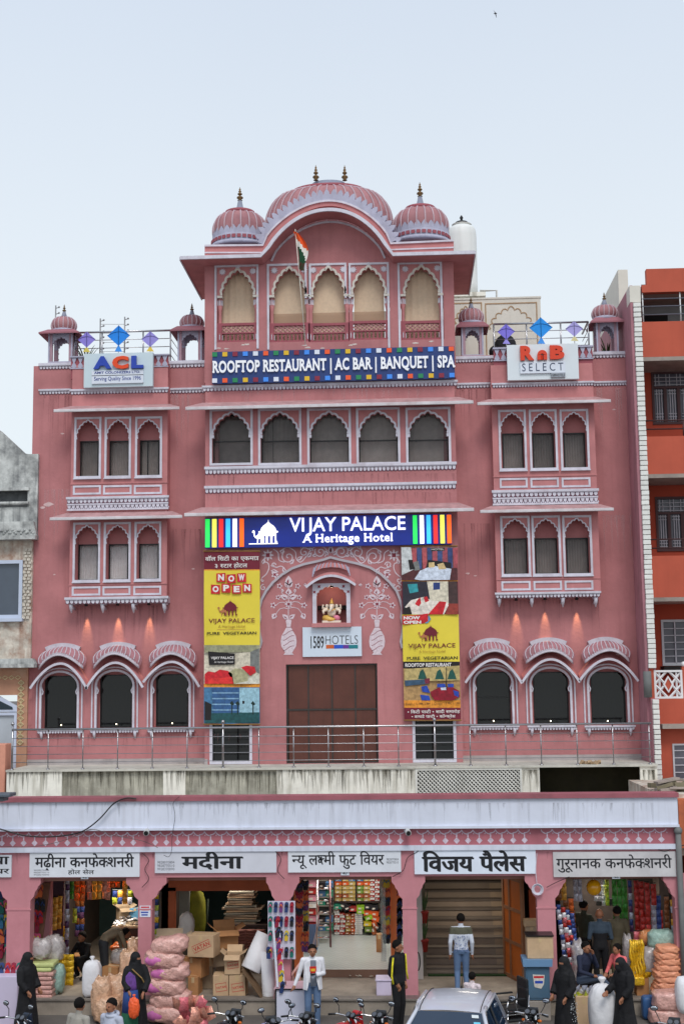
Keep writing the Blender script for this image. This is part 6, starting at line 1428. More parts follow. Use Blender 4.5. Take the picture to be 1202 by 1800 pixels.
m = MB(); cells(m, xa, P(48,1250,YN)[0], 3.4, z2-.001, YN+.02, YN+.25, [dor]); m.new('lower_wall', mat('old_orange_plaster', (178,134,110), .95, var=.15, grime=.6, gcol=(206,196,176), bump=.3), ln)
m = MB(); m.box(slot[0], slot[1], YN+.2, YN+.24, slot[2], slot[3]); m.new('dark_slot', mat('slot_grey', (92,94,96), .9, var=.3, scale=8), ln)
m = MB(); m.box(slot[0], slot[1]+.05, YN-.08, YN-.001, slot[3]-.02, slot[3]+.06); m.tube([(slot[0], YN-.05, slot[2]+.1), (slot[1]+.05, YN-.05, slot[2]+.1)], .05, 6); m.new('slot_cornice', GREYP, ln)
for (a, b, w_, px) in ((918,950,.28,63), (1158,1174,.4,60)):
 z_0, z_1 = def_(30, b)[1], def_(30, a)[1]; x1 = P(px, (a+b)/2, YN-w_)[0]; m = MB(); m.box(xa, x1, YN-w_, YN+.019, z_0, z_0+.1); m.prism([(xa, z_0+.1), (x1, z_0+.1), (x1-.1, z_1), (xa, z_1)], YN-w_*.6, YN+.018); m.new('ledge', GREYP, ln)
cm_ = MB(); random.seed(21)
for i in range(60): # carved scroll on the ledge
 x = xa+(ro-xa)*i/60; z = def_(30, 936)[1]+.05*math.sin(i*1.9); cm_.ball((x, YN-.17-.0, z), .035, 5)
cm_.new('carved_scroll', GREYP, ln, kind='stuff')
BLF = mat('blue_white_frame', (190,200,220), .5, var=.05)
m = MB(); m.frame(*win, .09, YN-.03, YN+.1); m.box((win[0]+win[1])/2-.35, (win[0]+win[1])/2-.28, YN-.02, YN+.09, win[2]+.09, win[3]-.09); wo = m.new('window', BLF, ln)
m = MB(); m.box(win[0]+.09, win[1]-.09, YN+.06, YN+.07, win[2]+.09, win[3]-.09); m.new('pane', mat('blue_glass', (74,84,98), .06, var=.1, spec=.6), wo)
m = MB(); m.box(win[0]-.04, win[1]+.04, YN-.12, YN+.05, win[2]-.09, win[2]-.001); m.new('sill', BLF, wo)
random.seed(8); QB = mat('quoin_brick', (200,192,180), .9, var=.15, scale=6, bump=.5, obj_rand=.12); mb = MB(); mb.bev(-.5, .5, -.03, .03, -.5, .5, .02); bme = mb.mesh('quoin', QB)
zq = def_(55, 1088)[1]; k = 0
while zq < def_(55, 965)[1]:
 xx = def_(57, 1000)[0]; off = .0 if k % 2 else .09
 for j, (w_, s_) in enumerate(((.17, 0), (.15, .19))):
  o = inst('brick', bme, (xx-.055-off*.4-s_*.55, YN+.0, zq+.035), scale=(w_*.52+random.uniform(-.012,.012), 1, .065), parent=ln)
 zq += .085; k += 1
m = MB(); m.frame(dor[0], dor[1], dor[2], dor[3]-.45, .07, YN-.0, YN+.12); dd_ = m.new('door', BLF, ln); m = MB(); m.box(dor[0]+.07, dor[1]-.07, YN+.06, YN+.09, dor[2], dor[3]-.52); m.new('leaf', mat('door_pale', (170,178,186), .6, var=.1), dd_)
m = MB(); q = R(17,1240,27,1252,YN); m.frame(q[0], q[1], q[2], q[3], .02, YN+.02, YN+.0599); m.new('vent', MC['print_blue'], dd_)
m = MB(); a, b = dor[0], dor[1]; zz = dor[3]-.43; m.prism([(a, zz), (b, zz), (b, zz+.14), ((a+b)/2-.1, zz+.42), (a, zz+.3)], YN+.0, YN+.1); m.new('door_head', BLF, dd_); m = MB(); m.prism([(a, zz+.06), (b-.1, zz+.06), (b-.12, zz+.12), ((a+b)/2-.12, zz+.32), (a, zz+.22)], YN-.012, YN-.001); m.new('fanlight', mat('dark_teal_glass', (26,44,56), .1), dd_)
bm_ = MB(); bx0, bx1 = def_(31, 1250)[0], def_(43, 1250)[0]; zz0, zz1 = def_(40, 1310)[1], def_(40, 1195)[1]; n = 11
for i in range(n):
 za, zb3 = zz0+(zz1-zz0)*i/n, zz0+(zz1-zz0)*(i+1)/n; cx = (bx0+bx1)/2; hw = (bx1-bx0)/2; q = [(cx-hw, (za+zb3)/2), (cx, za), (cx+hw, (za+zb3)/2), (cx, zb3)]; bm_.ribbon(q, .022, YN-.01, YN+.0195, closed=True)
 bm_.ribbon([(cx-hw*.4, (za+zb3)/2), (cx, za+.03), (cx+hw*.4, (za+zb3)/2), (cx, zb3-.03)], .014, YN-.008, YN+.0195, closed=True)
for i in range(8):
 x = bx0-.17*i; bm_.ribbon([(x-.08, zz1+.06), (x, zz1-.0), (x+.08, zz1+.06), (x, zz1+.12)], .02, YN-.01, YN+.0195, closed=True)
bm_.new('carved_border', mat('cream_carving', (206,190,150), .8, var=.2), ln)
x, z = P(9, 1350, YN-.6); m = MB(); m.bev(P(-60,1350,YN-.9)[0], P(14,1350,YN-.9)[0], YN-1.1, YN-.6, 4.2, P(8,1307,YN-.9)[1], .03); setp(m.new('salmon_parapet', mat('salmon', (214,150,128), .8, var=.1, streak=.3, grime=.3)), 'salmon painted parapet block at the left end of the steel railing', 'parapet')
# right neighbour (orange house)
YO_ = -1.1; YOW = .2
on = thing('orange_house', 'orange red house with projecting balconies, brown shuttered windows and white brick edge strip', 'house', (P(1160,900,YOW)[0], YOW, 0))
ORA = mat('orange_paint', (182,84,62), .75, var=.1, scale=1, streak=.25, gcol=(160,70,52)); ORD = mat('deep_orange_paint', (168,64,40), .75, var=.1); SOF = mat('cement_soffit', (158,146,138), .9, var=.15, grime=.5)
xq0 = P(1124, 700, YO_)[0]; xe = xq0+7; xs = P(1126, 900, YOW)[0]
def o_(py, Y=YO_): return P(1165, py, Y)[1]
wins = [R(1145,653,1215,746,YOW), R(1152,873,1222,969,YOW), R(1162,1089,1232,1170,YOW), R(1182,1307,1252,1371,YOW)]
m = MB(); cells(m, xs-.1, xe, 0, P(1165,512,YOW)[1], YOW, YOW+.25, [w_ for w_ in wins]); m.new('recess_wall', ORD, on)
m = MB(); m.box(xs-.3, xs-.1, YOW+.25, 7, 0, P(1165,640,YOW)[1]); m.box(xs-.1, xe, 4, 4.2, 0, 15); m.new('inner_wall', DARK, on)
for (a, b) in ((565,627), (767,833), (977,1050)):
 z_0, z_1 = o_(b), o_(a); px_l = {565:1128, 767:1132, 977:1137}[a]; x0 = P(px_l, (a+b)/2, YO_)[0]
 m = MB(); m.box(x0, xe, YO_, YO_+.12, z_0, z_1); m.box(x0, x0+.12, YO_+.12, YOW, z_0, z_1); bo = m.new('balcony_parapet', ORA, on)
 m = MB(); m.box(x0, xe, YO_+.0, YOW, z_0-.1, z_0-.001); m.new('balcony_slab', SOF, bo)
 m = MB()
 zr = [z_1+.2, z_1+.42] if a > 600 else [z_1+.2, z_1+.42, z_1+.62, z_1+.8]
 for z in zr: m.tube([(x0+.02, YO_+.06, z), (xe, YO_+.06, z)], .02, 6)
 m.new('balcony_rails', mat('rail_brown', (70,44,44), .5) if a > 600 else mat('rail_grey', (110,110,120), .4, metal=.5), bo)
 for q in range(3): m = MB(); xx = x0+.06+q*.95; m.tube([(xx, YO_+.06, z_1), (xx, YO_+.06, zr[-1])], .018, 6); m.new('rail_post', MC['rail_brown'] if a > 600 else mat('white_post', (220,220,222), .5), bo)
zt0_ = o_(513); m = MB(); x0 = P(1127,500,YO_)[0]; xr_ = P(1136,500,YO_)[0]; m.box(x0, xr_, YO_, YO_+.2, zt0_, o_(500)); m.box(xr_, xe, YO_, YO_+.2, zt0_, o_(472)); m.new('roof_parapet', ORA, on); m = MB(); m.box(x0, xe, YO_+.2, YOW+.3, zt0_, zt0_+.1); m.new('roof_soffit', SOF, on)
m = MB(); m.box(P(1127,530,YOW)[0], xe, YOW-.05, YOW-.001, o_(572,YOW), o_(500,YOW)); m.new('top_storey_wall', mat('grey_room', (140,140,142), .9, var=.1), on)
m = MB(); q = R(1129,553,1172,565,YOW-.06); m.box(q[0], q[1], YOW-.12, YOW-.051, q[2], q[3]); m.new('dark_sill', DARK, on)
BRW = mat('brown_shutter', (72,40,42), .6, var=.1); GRI = mat('grille_white', (196,192,200), .5)
for i, w_ in enumerate(wins):
 a, b, c, d = w_; m = MB(); m.frame(a, b, c, d, .06, YOW-.03, YOW+.1)
 zt2 = d-(d-c)*.3
 if i < 2:
  m.box(a+.06, b-.06, YOW-.02, YOW+.08, zt2-.03, zt2+.03)
  n = 3; s_ = (b-a)/n
  for k in range(1, n): m.box(a+k*s_-.04, a+k*s_+.04, YOW-.02, YOW+.08, c+.06, zt2-.03)
 wo = m.new('window', BRW if i < 2 else mat('steel_grille', (190,190,196), .5), on)
 m = MB(); m.box(a+.06, b-.06, YOW+.06, YOW+.07, c+.06, d-.06); m.new('pane', mat('grey_pane', (90,88,98), .15, var=.2, scale=4), wo)
 def bar(x0, x1, z0, z1):
  m = MB(); m.box(x0, x1, YOW-.012, YOW+.01, z0, z1); m.new('grille_bar', GRI, wo)
 if i < 2:
  for k in range(9):
   if k % 3 != 2: xx = a+.1+k*(b-a-.2)/9; bar(xx, xx+.012, zt2+.04, d-.07)
  for k in range(3): bar(a+.07, b-.07, zt2+.06+k*.1, zt2+.072+k*.1)
  for k in range(3):
   u0 = a+.08+k*(b-a)/3; u1 = u0+(b-a)/3-.14
   for j in range(3): bar(u0+.04+j*(u1-u0-.08)/2, u0+.052+j*(u1-u0-.08)/2, c+.08, zt2-.05)
   for z in (c+.12, c+.2, c+.28, zt2-.1, zt2-.18): bar(u0, u1, z, z+.012)
 else:
  for k in range(7): z = c+.06+k*(d-c-.12)/6; bar(a+.04, b-.04, z, z+.018)
  bar(a+(b-a)*.33, a+(b-a)*.33+.03, c, d)
zt3, zb3 = o_(1178), o_(1228); x0, x1 = P(1149,1200,YO_)[0], P(1199,1200,YO_)[0]
LW = mat('lattice_balcony', (222,220,222), .6, var=.06)
m = MB(); m.box(x0-.12, x0-.001, YO_, YO_+.14, zb3-.0, zt3+.08); m.box(x1+.001, x1+.12, YO_, YO_+.14, zb3-.0, zt3+.08); bo = m.new('lattice_post', ORA, on)
for xx in (x0-.06, x1+.06): m = MB(); m.ball((xx, YO_+.07, zt3+.14), .07, 8); m.new('post_ball', LW, bo)
m = MB(); m.frame(x0, x1, zb3, zt3, .05, YO_, YO_+.08); cx, cz = (x0+x1)/2, (zb3+zt3)/2; hx, hz = (x1-x0)/2, (zt3-zb3)/2
m.ribbon([(cx-hx*.38, cz), (cx, cz-hz*.6), (cx+hx*.38, cz), (cx, cz+hz*.6)], .05, YO_+.01, YO_+.07, closed=True)
for s1 in (-1, 1):
 for s2 in (-1, 1):
  m.tube([(cx+s1*hx*.05, YO_+.04, cz+s2*hz*.95), (cx+s1*hx*.95, YO_+.04, cz-s2*hz*.0)], .03, 4); m.tube([(cx+s1*hx*.3, YO_+.04, cz+s2*hz*.1), (cx+s1*hx*.95, YO_+.04, cz+s2*hz*.9)], .028, 4); m.tube([(cx+s1*hx*.6, YO_+.045, cz), (cx+s1*hx*.6, YO_+.045, cz+s2*hz*.95)], .025, 4)
m.new('lattice_panel', LW, bo); m = MB(); m.prism([(cx-hx*.3, cz), (cx, cz-hz*.5), (cx+hx*.3, cz), (cx, cz+hz*.5)], YO_+.03, YO_+.06); m.new('lattice_diamond', ORA, bo)
m = MB(); m.box(x0, xe, YO_+.081, YOW, zb3, zb3+.08); m.box(x0-.12, xe, YO_-.0, YO_+.12, P(1165,1395,YO_)[1]-1, zb3-.001); m.new('lower_front', ORA, on)
m = MB(); m.box(P(1163,1274,YO_-.3)[0], xe, YO_-.35, YO_-.001, o_(1281,YO_-.3), o_(1273,YO_-.3)); m.new('small_eave', SOF, on)
w_ = R(1182,1307,1252,1371,YO_-.01); m = MB(); m.frame(w_[0], w_[1], w_[2], w_[3], .04, YO_-.03, YO_-.001); wo = m.new('window', MC['steel_grille'], on); m = MB(); m.box(w_[0]+.04, w_[1]-.04, YO_-.01, YO_-.001, w_[2]+.04, w_[3]-.04); m.new('pane', MC['grey_pane'], wo)
for k in range(1, 5): z = w_[2]+k*(w_[3]-w_[2])/5; m = MB(); m.box(w_[0]+.04, w_[1]-.04, YO_-.028, YO_-.011, z, z+.02); m.new('grille_bar', GRI, wo)
m = MB(); q = R(1164,1171,1202,1184,YOW-.3); m.box(q[0], q[1]+.6, YOW-.5, YOW-.001, q[2], q[3]); m.new('dark_box', DARK, on)  # plain dark box below the window, similar to an air conditioner
YK = YO_-.02
sx0 = P(1113, 560, YK)[0]
m = MB(); m.box(sx0-.07, sx0-.0, YK+.01, 6, 0, o_(500,YK)); m.box(sx0, sx0+.19, YK+.07, YOW, 0, o_(530,YK)); m.new('side_wall', mat('mauve_side', (170,118,128), .8, var=.12, streak=.3), on)
m = MB(); q = R(1106,502,1125,531,YK); m.box(q[0], q[1], YK, YK+.5, q[2], q[3]); m.new('white_pillar', MC['rear_white'], on); m = MB(); q = R(1086,474,1103,515,3.5); m.box(q[0], q[1], 3.5, 9, q[2]-2, q[3]); m.new('white_pillar', MC['rear_white'], on)
WB = mat('white_brick', (224,224,220), .6, var=.06, bump=.2, obj_rand=.06, grime=.15, scale=5); mb = MB(); mb.bev(-.5, .5, -.5, .5, -.5, .5, .06); wme = mb.mesh('white_brick', WB); random.seed(4)
def strip(y0p, y1p, pxl, pxr, Y, n):
 for k in range(n):
  py = y0p+(y1p-y0p)*(k+.5)/n; t_ = (k+.5)/n; a = P(pxl[0]+(pxl[1]-pxl[0])*t_, py, Y)[0]; b = P(pxr[0]+(pxr[1]-pxr[0])*t_, py, Y)[0]; z = P(1130, py, Y)[1]
  h = abs(P(1130, y0p, Y)[1]-P(1130, y1p, Y)[1])/n
  a, b = strip.x[0], strip.x[1]
  inst('brick', wme, ((a+b)/2+random.uniform(-.006,.006), Y-.0+random.uniform(-.006,.006), z), scale=(b-a, .12, h*.86), parent=on)
strip.x = (P(1113, 560, YK)[0], P(1126, 560, YK)[0]); strip(532, 1175, (1113,1132), (1126,1144), YK, 74)
YK2 = YK-.25; strip.x = (P(1146, 1240, YK2)[0], P(1157, 1240, YK2)[0]); strip(1229, 1380, (1145,1155), (1156,1165), YK2, 17)
m = MB(); m.box(strip.x[0]-.02, strip.x[1]+.02, YK2+.06, YOW, 0, P(1150,1228,YK2)[1]); m.new('strip_backing', MC['mauve_side'], on)
x, z = P(1137, 1200, YK-.1); m = MB(); m.tube([(x, YK-.12, P(1137,1226,YK)[1]), (x, YK-.12, P(1137,1180,YK)[1])], .1, 10); m.new('grey_pipe_box', MC['pipe_grey'], on)
random.seed(9)
for i in range(16):
 px, py = 1160+random.uniform(0, 55), 1392-random.uniform(0, 22); x, z = P(px, py, YA+1.2); mb = MB(); mb.obox((0,0,0), (random.uniform(.1,.5), random.uniform(.1,.4), random.uniform(.04,.14)), random.random()*3, random.uniform(-.3,.3)); o = mb.new('stone_slab', MC['rubble'] if i % 3 else SOF, world=False, loc=(x, YA+1.2+random.uniform(-.4,.4), z)); setp(o, 'broken stone slab in the rubble heap at the right end of the arcade roof', 'stone slab', 'rubble slabs on the roof')
m = MB(); q = R(1152,1392,1215,1420,YA+.9); m.box(q[0], q[1]+2, YA+.3, YR, 3.4, q[3]); setp(m.new('ruined_wall', OLD), 'ruined low plaster wall under the rubble at the right edge', 'wall')
m = MB(); q = R(1190,1405,1260,1490,YA); m.box(q[0]+.02, q[1], YA-.05, YA+.3, q[2], q[3]); setp(m.new('next_arcade_fascia', mat('next_orange', (190,104,70), .8, var=.2, grime=.4)), 'orange painted arcade fascia continuing past the right edge', 'facade')
# shops under the arcade
YSF, YBK = -4.2, .6
def floorY(px, py, z):
 lo, hi = -12.0, 6.0
 for _ in range(40):
  mid = (lo+hi)/2
  if P(px, py, mid)[1] < z: hi = mid     # plane too far
  else: lo = mid
 return (lo+hi)/2
def at(px, py, Y): x, z = P(px, py, Y); return Vector((x, Y, z))
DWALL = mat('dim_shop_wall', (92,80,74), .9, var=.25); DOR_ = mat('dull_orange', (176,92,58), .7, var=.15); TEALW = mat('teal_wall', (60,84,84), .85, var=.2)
sh = thing('shop_interior', 'row of shop rooms with dividing walls behind the bazaar arcade', 'shop rooms', (0, YSF, ZF))
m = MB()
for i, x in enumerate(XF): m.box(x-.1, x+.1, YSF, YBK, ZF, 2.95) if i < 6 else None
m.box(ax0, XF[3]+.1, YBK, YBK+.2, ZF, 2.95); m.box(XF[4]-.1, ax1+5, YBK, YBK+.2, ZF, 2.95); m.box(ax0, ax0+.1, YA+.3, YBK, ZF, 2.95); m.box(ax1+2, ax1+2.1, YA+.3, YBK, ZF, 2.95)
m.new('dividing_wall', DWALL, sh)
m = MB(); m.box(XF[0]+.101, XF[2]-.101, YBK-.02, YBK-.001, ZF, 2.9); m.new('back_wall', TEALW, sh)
# generic goods
def pillow_me(name, m_, w=1, h=1, d=.35):
 if name in bpy.data.meshes: return bpy.data.meshes[name]
 mb = MB(); N = 4; vs = []
 for s_ in (-1, 1):
  for j in range(N+1):
   for i in range(N+1):
    u, v = i/N*2-1, j/N*2-1; b = (1-u**4)*(1-v**4); jit = .06*math.sin(i*7.1+j*3.3)
    vs.append((u*w/2*(1-.08*(1-abs(v))), s_*d/2*b*(1+jit)-.001*s_, v*h/2))
 K = (N+1)**2
 for s_ in (0, 1):
  for j in range(N):
   for i in range(N):
    a = s_*K+j*(N+1)+i; f = (a, a+1, a+N+2, a+N+1); mb.f.append(list(f if s_ == 0 else f[::-1])); mb.m.append(0); mb.sm.append(True)
 mb.v = vs; return mb.mesh(name, m_)
def foil(name, c, met=.35, rough=.25, var=.35): return mat('foil_'+name, c, rough, metal=met, var=var, scale=22, spec=.6, grime=.7, gcol=tuple(int(q*.5+60) for q in c), bump=.5, bscale=45)  # grime blotches here stand in for print and painted highlights
FO = {'orange': foil('orange', (232,104,20)), 'gold': foil('gold', (220,160,60)), 'pinkgold': foil('pinkgold', (206,140,120)), 'yellow': foil('yellow', (226,180,30)), 'red': foil('red', (170,34,26)), 'green': foil('green', (60,140,50)), 'silver': foil('silver', (180,184,200)), 'blue': foil('blue', (44,66,130)), 'brown': foil('brown', (130,74,34)), 'lime': foil('lime', (176,190,60)), 'white': foil('white', (214,214,220)), 'pink': foil('pink', (214,110,120)), 'purple': foil('purple', (84,50,90))}
def packets(label, px, py, Y, cols, rows, w, h, colors, group='hanging strips of snack packets', tilt=0, jit=.12, name='snack_strip'):
 """strip of packets hung from the top; px,py = top centre; w,h = packet size in photo px"""
 o = at(px, py, Y); s_ = (P(px+100, py, Y)[0]-P(px, py, Y)[0])/100; w *= s_; h *= s_; t = thing(name, label, 'snack packets', o, group)
 hk = MB(); hk.tube([(o.x-w*cols/2, Y+.03, o.z+.02), (o.x+w*cols/2, Y+.03, o.z+.02)], .008, 4); hk.new('hanging_wire', BLK, t)
 for c in range(cols):
  for r in range(rows):
   k = colors[(c*3+r*(1 if len(colors) > 2 else 0)) % len(colors)] if jit else colors[c % len(colors)]
   me = pillow_me('packet_'+k, FO[k])
   inst('packet', me, (o.x+(c-(cols-1)/2)*w+random.uniform(-jit,jit)*w*.3+tilt*r*w, Y+random.uniform(-.03,.03), o.z-(r+.5)*h), (random.uniform(-.15,.15), random.uniform(-.08,.08), random.uniform(-.25,.25)), (w*.99, .11, h*1.04), parent=t)
 return t
def box_carton(name, label, pxs, Y, dep, m_, rz=0, ry=0, flaps=0, stamp=None, group=None, z=None):
 """carton: photo rect on its front, depth, optional open flaps"""
 x0, x1, z0, z1 = R(*pxs, Y)
 if z is not None: z0 = z
 w_, h = x1-x0, z1-z0; t = thing(name, label, 'carton', ((x0+x1)/2, Y+dep/2, z0), group, rz)
 def add(nm, mb, mt): o = mb.new(nm, mt, t, world=False); return o
 mb = MB(); th = .012
 if flaps:
  mb.box(-w_/2, w_/2, -dep/2, -dep/2+th, 0, h); mb.box(-w_/2, w_/2, dep/2-th, dep/2, 0, h); mb.box(-w_/2, -w_/2+th, -dep/2+th, dep/2-th, 0, h); mb.box(w_/2-th, w_/2, -dep/2+th, dep/2-th, 0, h); mb.box(-w_/2, w_/2, -dep/2, dep/2, 0, th)
 else: mb.bev(-w_/2, w_/2, -dep/2, dep/2, 0, h, .012)
 b = add('body', mb, m_)
 if flaps:
  for k, (cx, cy, sx, sy, r_) in enumerate(((0,-dep/2,w_,dep*.45,-.5),(0,dep/2,w_,dep*.45,.9),(-w_/2,0,w_*.4,dep,-.7),(w_/2,0,w_*.4,dep,.5))):
   mb = MB();
   if k < 2: s_ = -1 if k == 0 else 1; mb.obox((0, cy+s_*sy/2*math.cos(r_), h+sy/2*abs(math.sin(r_))*(-1 if k == 0 else 1)), (sx, sy, .01), rx=abs(r_)*s_*(-1 if k == 0 else 1)*(1))
   else: s_ = -1 if k == 2 else 1; mb.obox((cx+s_*sx/2*math.cos(r_), 0, h+sx/2*abs(math.sin(r_))), (sx, sy, .01), ry=-abs(r_)*s_)
   add('flap', mb, m_)
 else:
  mb = MB(); mb.box(-w_/2-.001, w_/2+.001, -.03, .03, h-.0, h+.003); mb.box(-.03, .03, -dep/2-.002, -dep/2, h*.75, h); add('tape', mb, mat('tape_tan', (196,170,130), .4))
 if stamp:
  mb = MB(); y = -dep/2-.0022; c, s = math.cos(stamp[1]), math.sin(stamp[1]); hw, hh = w_*.36, h*.17
  mb.ribbon([(a*c-b*s+w_*.04, a*s+b*c+h*.5) for a, b in ((-hw,-hh),(hw,-hh),(hw,hh),(-hw,hh))], .012, y, y+.0015, closed=True)
  vs, fs = glyph(stamp[0], .02); a0, a1 = min(v[0] for v in vs), max(v[0] for v in vs); k = 2*hw*.9/(a1-a0)
  solid(mb, vs, fs, lambda x, z_: ((x-(a0+a1)/2)*k*c-((z_-.35)*k*1.1)*s+w_*.04, (x-(a0+a1)/2)*k*s+((z_-.35)*k*1.1)*c+h*.5), y, 0)
  add('stamp', mb, mat('stamp_red', (184,60,54), .7))
 return t
KRAFT = mat('kraft', (178,128,84), .85, var=.12, scale=4, grime=.2, bump=.1); KRAFT_L = mat('kraft_light', (196,166,132), .85, var=.1, scale=4, grime=.2); KRAFT_G = mat('kraft_grey', (170,150,126), .85, var=.12, scale=4)
def blob(name, label, cat, c, size, m_, group=None, seed=1, n=14, lump=.06, tie=False, sq=.75, extra=None, folds=0, rz=0, ry=0):
 """stuffed sack: super-ellipsoid with lumps; c = centre of its base"""
 rd_ = random.Random(seed); bm = bmesh.new(); bmesh.ops.create_uvsphere(bm, u_segments=n*2, v_segments=n, radius=1)
 ph = [rd_.uniform(0, 6.28) for _ in range(8)]; rot = Matrix.Rotation(rz, 3, 'Z') @ Matrix.Rotation(ry, 3, 'Y')
 for v in bm.verts:
  p = v.co; q = Vector([math.copysign(abs(k)**sq, k) for k in p]); l = 1+lump*(math.sin(p.x*9+ph[0])*math.sin(p.z*8+ph[1])+.6*math.sin(p.x*17+ph[2])*math.sin(p.y*13+ph[3])*math.sin(p.z*19+ph[4]))
  if folds: l += .03*math.sin(math.atan2(p.y, p.x)*folds)*max(0, p.z)
  v.co = rot @ Vector((q.x*size[0]/2*l, q.y*size[1]/2*l, q.z*size[2]/2*l))
 t = None; bm.verts.index_update(); mb = MB(); cz = size[2]/2
 mb.add([v.co+Vector((0,0,cz)) for v in bm.verts], [[v.index for v in f.verts] for f in bm.faces], True); bm.free()
 if tie or extra:
  t = thing(name, label, cat, c, group); mb.new('sack_body', m_, t, world=False)
  if tie:
   k = MB(); k.lathe(0, 0, [(size[0]*.16,size[2]*.93),(size[0]*.07,size[2]*1.01),(size[0]*.06,size[2]*1.03),(size[0]*.15,size[2]*1.1),(size[0]*.1,size[2]*1.13)], 9); k.new('tied_neck', m_, t, world=False)
  if extra: extra(t, size)
  return t
 o = mb.new(name, m_, world=False, loc=c); return setp(o, label, cat, group)
SACKW = mat('sack_white', (222,222,226), .6, var=.06, bump=.7, bscale=9); PLAS = mat('clear_plastic', (206,200,200), .14, var=.3, scale=16, spec=.8, alpha=.6, bump=.6, bscale=22); PLAS_P = mat('pinkish_bag', (208,160,150), .22, var=.25, scale=14, spec=.7, bump=.9, bscale=26); PLAS_T = mat('tan_bag', (200,160,130), .22, var=.25, scale=16, spec=.7, bump=.9, bscale=26); PLAS_G = mat('teal_bag', (150,180,170), .2, var=.2, scale=14, bump=.8)
# shop 0, left edge
m = MB(); a = at(0, 1715, -6.9); m.bev(P(-60,1760,-7.2)[0], P(31,1760,-7.2)[0], -7.2, -6.5, G, P(10,1716,-7.2)[1], .02)
t = setp(m.new('display_counter', mat('lilac_counter', (200,190,214), .5, var=.04)), 'lilac painted street counter with slippers at the left edge', 'counter')
SL_COL = [(40,60,110),(180,30,40),(140,30,60),(30,110,100),(200,80,120),(30,30,36),(60,120,160),(210,180,50),(110,60,120),(220,110,60)]
def slipper_me(k):
 nm = 'slipper_%d' % k
 if nm in bpy.data.meshes: return bpy.data.meshes[nm]
 mb = MB(); pts = [(-.04,-.13),(.04,-.13),(.048,-.06),(.04,0),(.055,.07),(.04,.125),(0,.14),(-.04,.12),(-.052,.06),(-.038,0),(-.046,-.06)]; mb.prism([(x, z) for x, z in pts], -.012, .012)
 mb.cm = 1; mb.tube([(-.045, -.012, 0), (-.02, -.035, .045), (0, -.02, .085)], .011, 5); mb.tube([(.045, -.012, 0), (.02, -.035, .045), (0, -.02, .085)], .011, 5)
 c = SL_COL[k]; c2 = SL_COL[(k*3+5) % 10]; return mb.mesh(nm, [mat('sole_%d' % k, c, .6, var=.1), mat('strap_%d' % k, c2, .5, var=.1)])
def slipper(k, loc, rot, parent=None, label=None, sc=1.0, group=None):
 return inst('slipper', slipper_me(k % 10), loc, rot, (sc,)*3, parent, label, None if parent else 'slipper', group)
for i, px in enumerate((3, 14, 24, 34)):
 p = at(px, 1705, -6.9); slipper((0,1,2,3)[i], p, (-.25, 0, 0), None, '%s slipper standing on the lilac counter at the left edge' % ('navy','red','maroon','teal')[i], 1.05, 'slippers on the lilac counter')
m = MB(); p0, p1 = at(-8, 1545, -5.3), at(14, 1700, -5.3); m.box(p0.x-1, p1.x, -5.3, -5.26, p1.z-.3, p0.z); t = thing('footwear_panel', 'pale panel hung with dark shoes in the leftmost shop', 'display', (p1.x, -5.3, ZF)); m.new('panel', mat('panel_grey', (130,116,108), .8, var=.2), t)
for j in range(5):
 for i in range(2): p = at(3+i*10, 1568+j*26, -5.36); slipper((j*3+i) % 10, p, (0, random.uniform(-.4,.4), 0), t, None, 1.1)
# shop 1 snacks
m = MB(); x0, x1 = P(90,1600,YSF)[0], P(112,1600,YSF)[0]; m.box(x0, x1, YSF, YSF+.08, ZF, 2.9); setp(m.new('shutter_leaf', mat('plum_door', (70,44,60), .6, var=.15)), 'dark plum folded door leaf of the snack shop', 'door')
t = thing('slipper_rack', 'tilted brown board with pink sandals beside the left pillar', 'display', at(72, 1660, -5.2)); m = MB(); a, b = at(58, 1550, -5.3), at(92, 1550, -5.1); c, d = at(76, 1665, -5.1), at(54, 1665, -5.3)
m.prism([(a.x,a.z),(b.x,b.z),(c.x,c.z),(d.x,d.z)], -5.25, -5.2); m.new('board', mat('brown_board', (120,84,66), .8, var=.3, scale=5), t)
for i, (px, py, k) in enumerate(((64,1568,9),(72,1566,9),(66,1590,5),(76,1592,5),(62,1610,1),(72,1612,1),(66,1628,2),(61,1652,4),(67,1652,4))): slipper(k, at(px, py, -5.3), (0, random.uniform(-.2,.2), 0), t)
m = MB(); x0, x1 = P(72,1600,-4.9)[0], P(89,1600,-4.9)[0]; m.box(x0, x1, -4.9, -4.7, ZF, 2.9); setp(m.new('inner_pier', PINK_A), 'pink inner pier behind the slipper board of the snack shop', 'pillar')
for i, px in enumerate((92, 99.5, 107)): packets('glossy golden snack strip, %s of three on the plum door' % ('left','middle','right')[i], px, 1577+(-1+i)*-2, YSF-.12, 1, 5, 8.5, 11, ['gold','yellow'], 'golden snack strips on the plum door', -.05, 0)
packets('narrow strip of silver and purple sachets hanging at the snack shop entrance', 119.5, 1543, YSF-.1, 1, 14, 8, 10.5, ['silver','purple','silver'], jit=.12)
packets('green sachets hanging beside the orange packets', 127, 1543, YSF+.1, 1, 3, 8, 12, ['green','lime']); packets('yellow green sachets hanging low inside the snack shop', 132, 1597, YSF+.3, 1, 2, 8, 12, ['lime'])
packets('block of bright orange packets hanging under the number 45 plate', 141, 1543, YSF, 2, 3, 10, 13, ['orange'], jit=0)
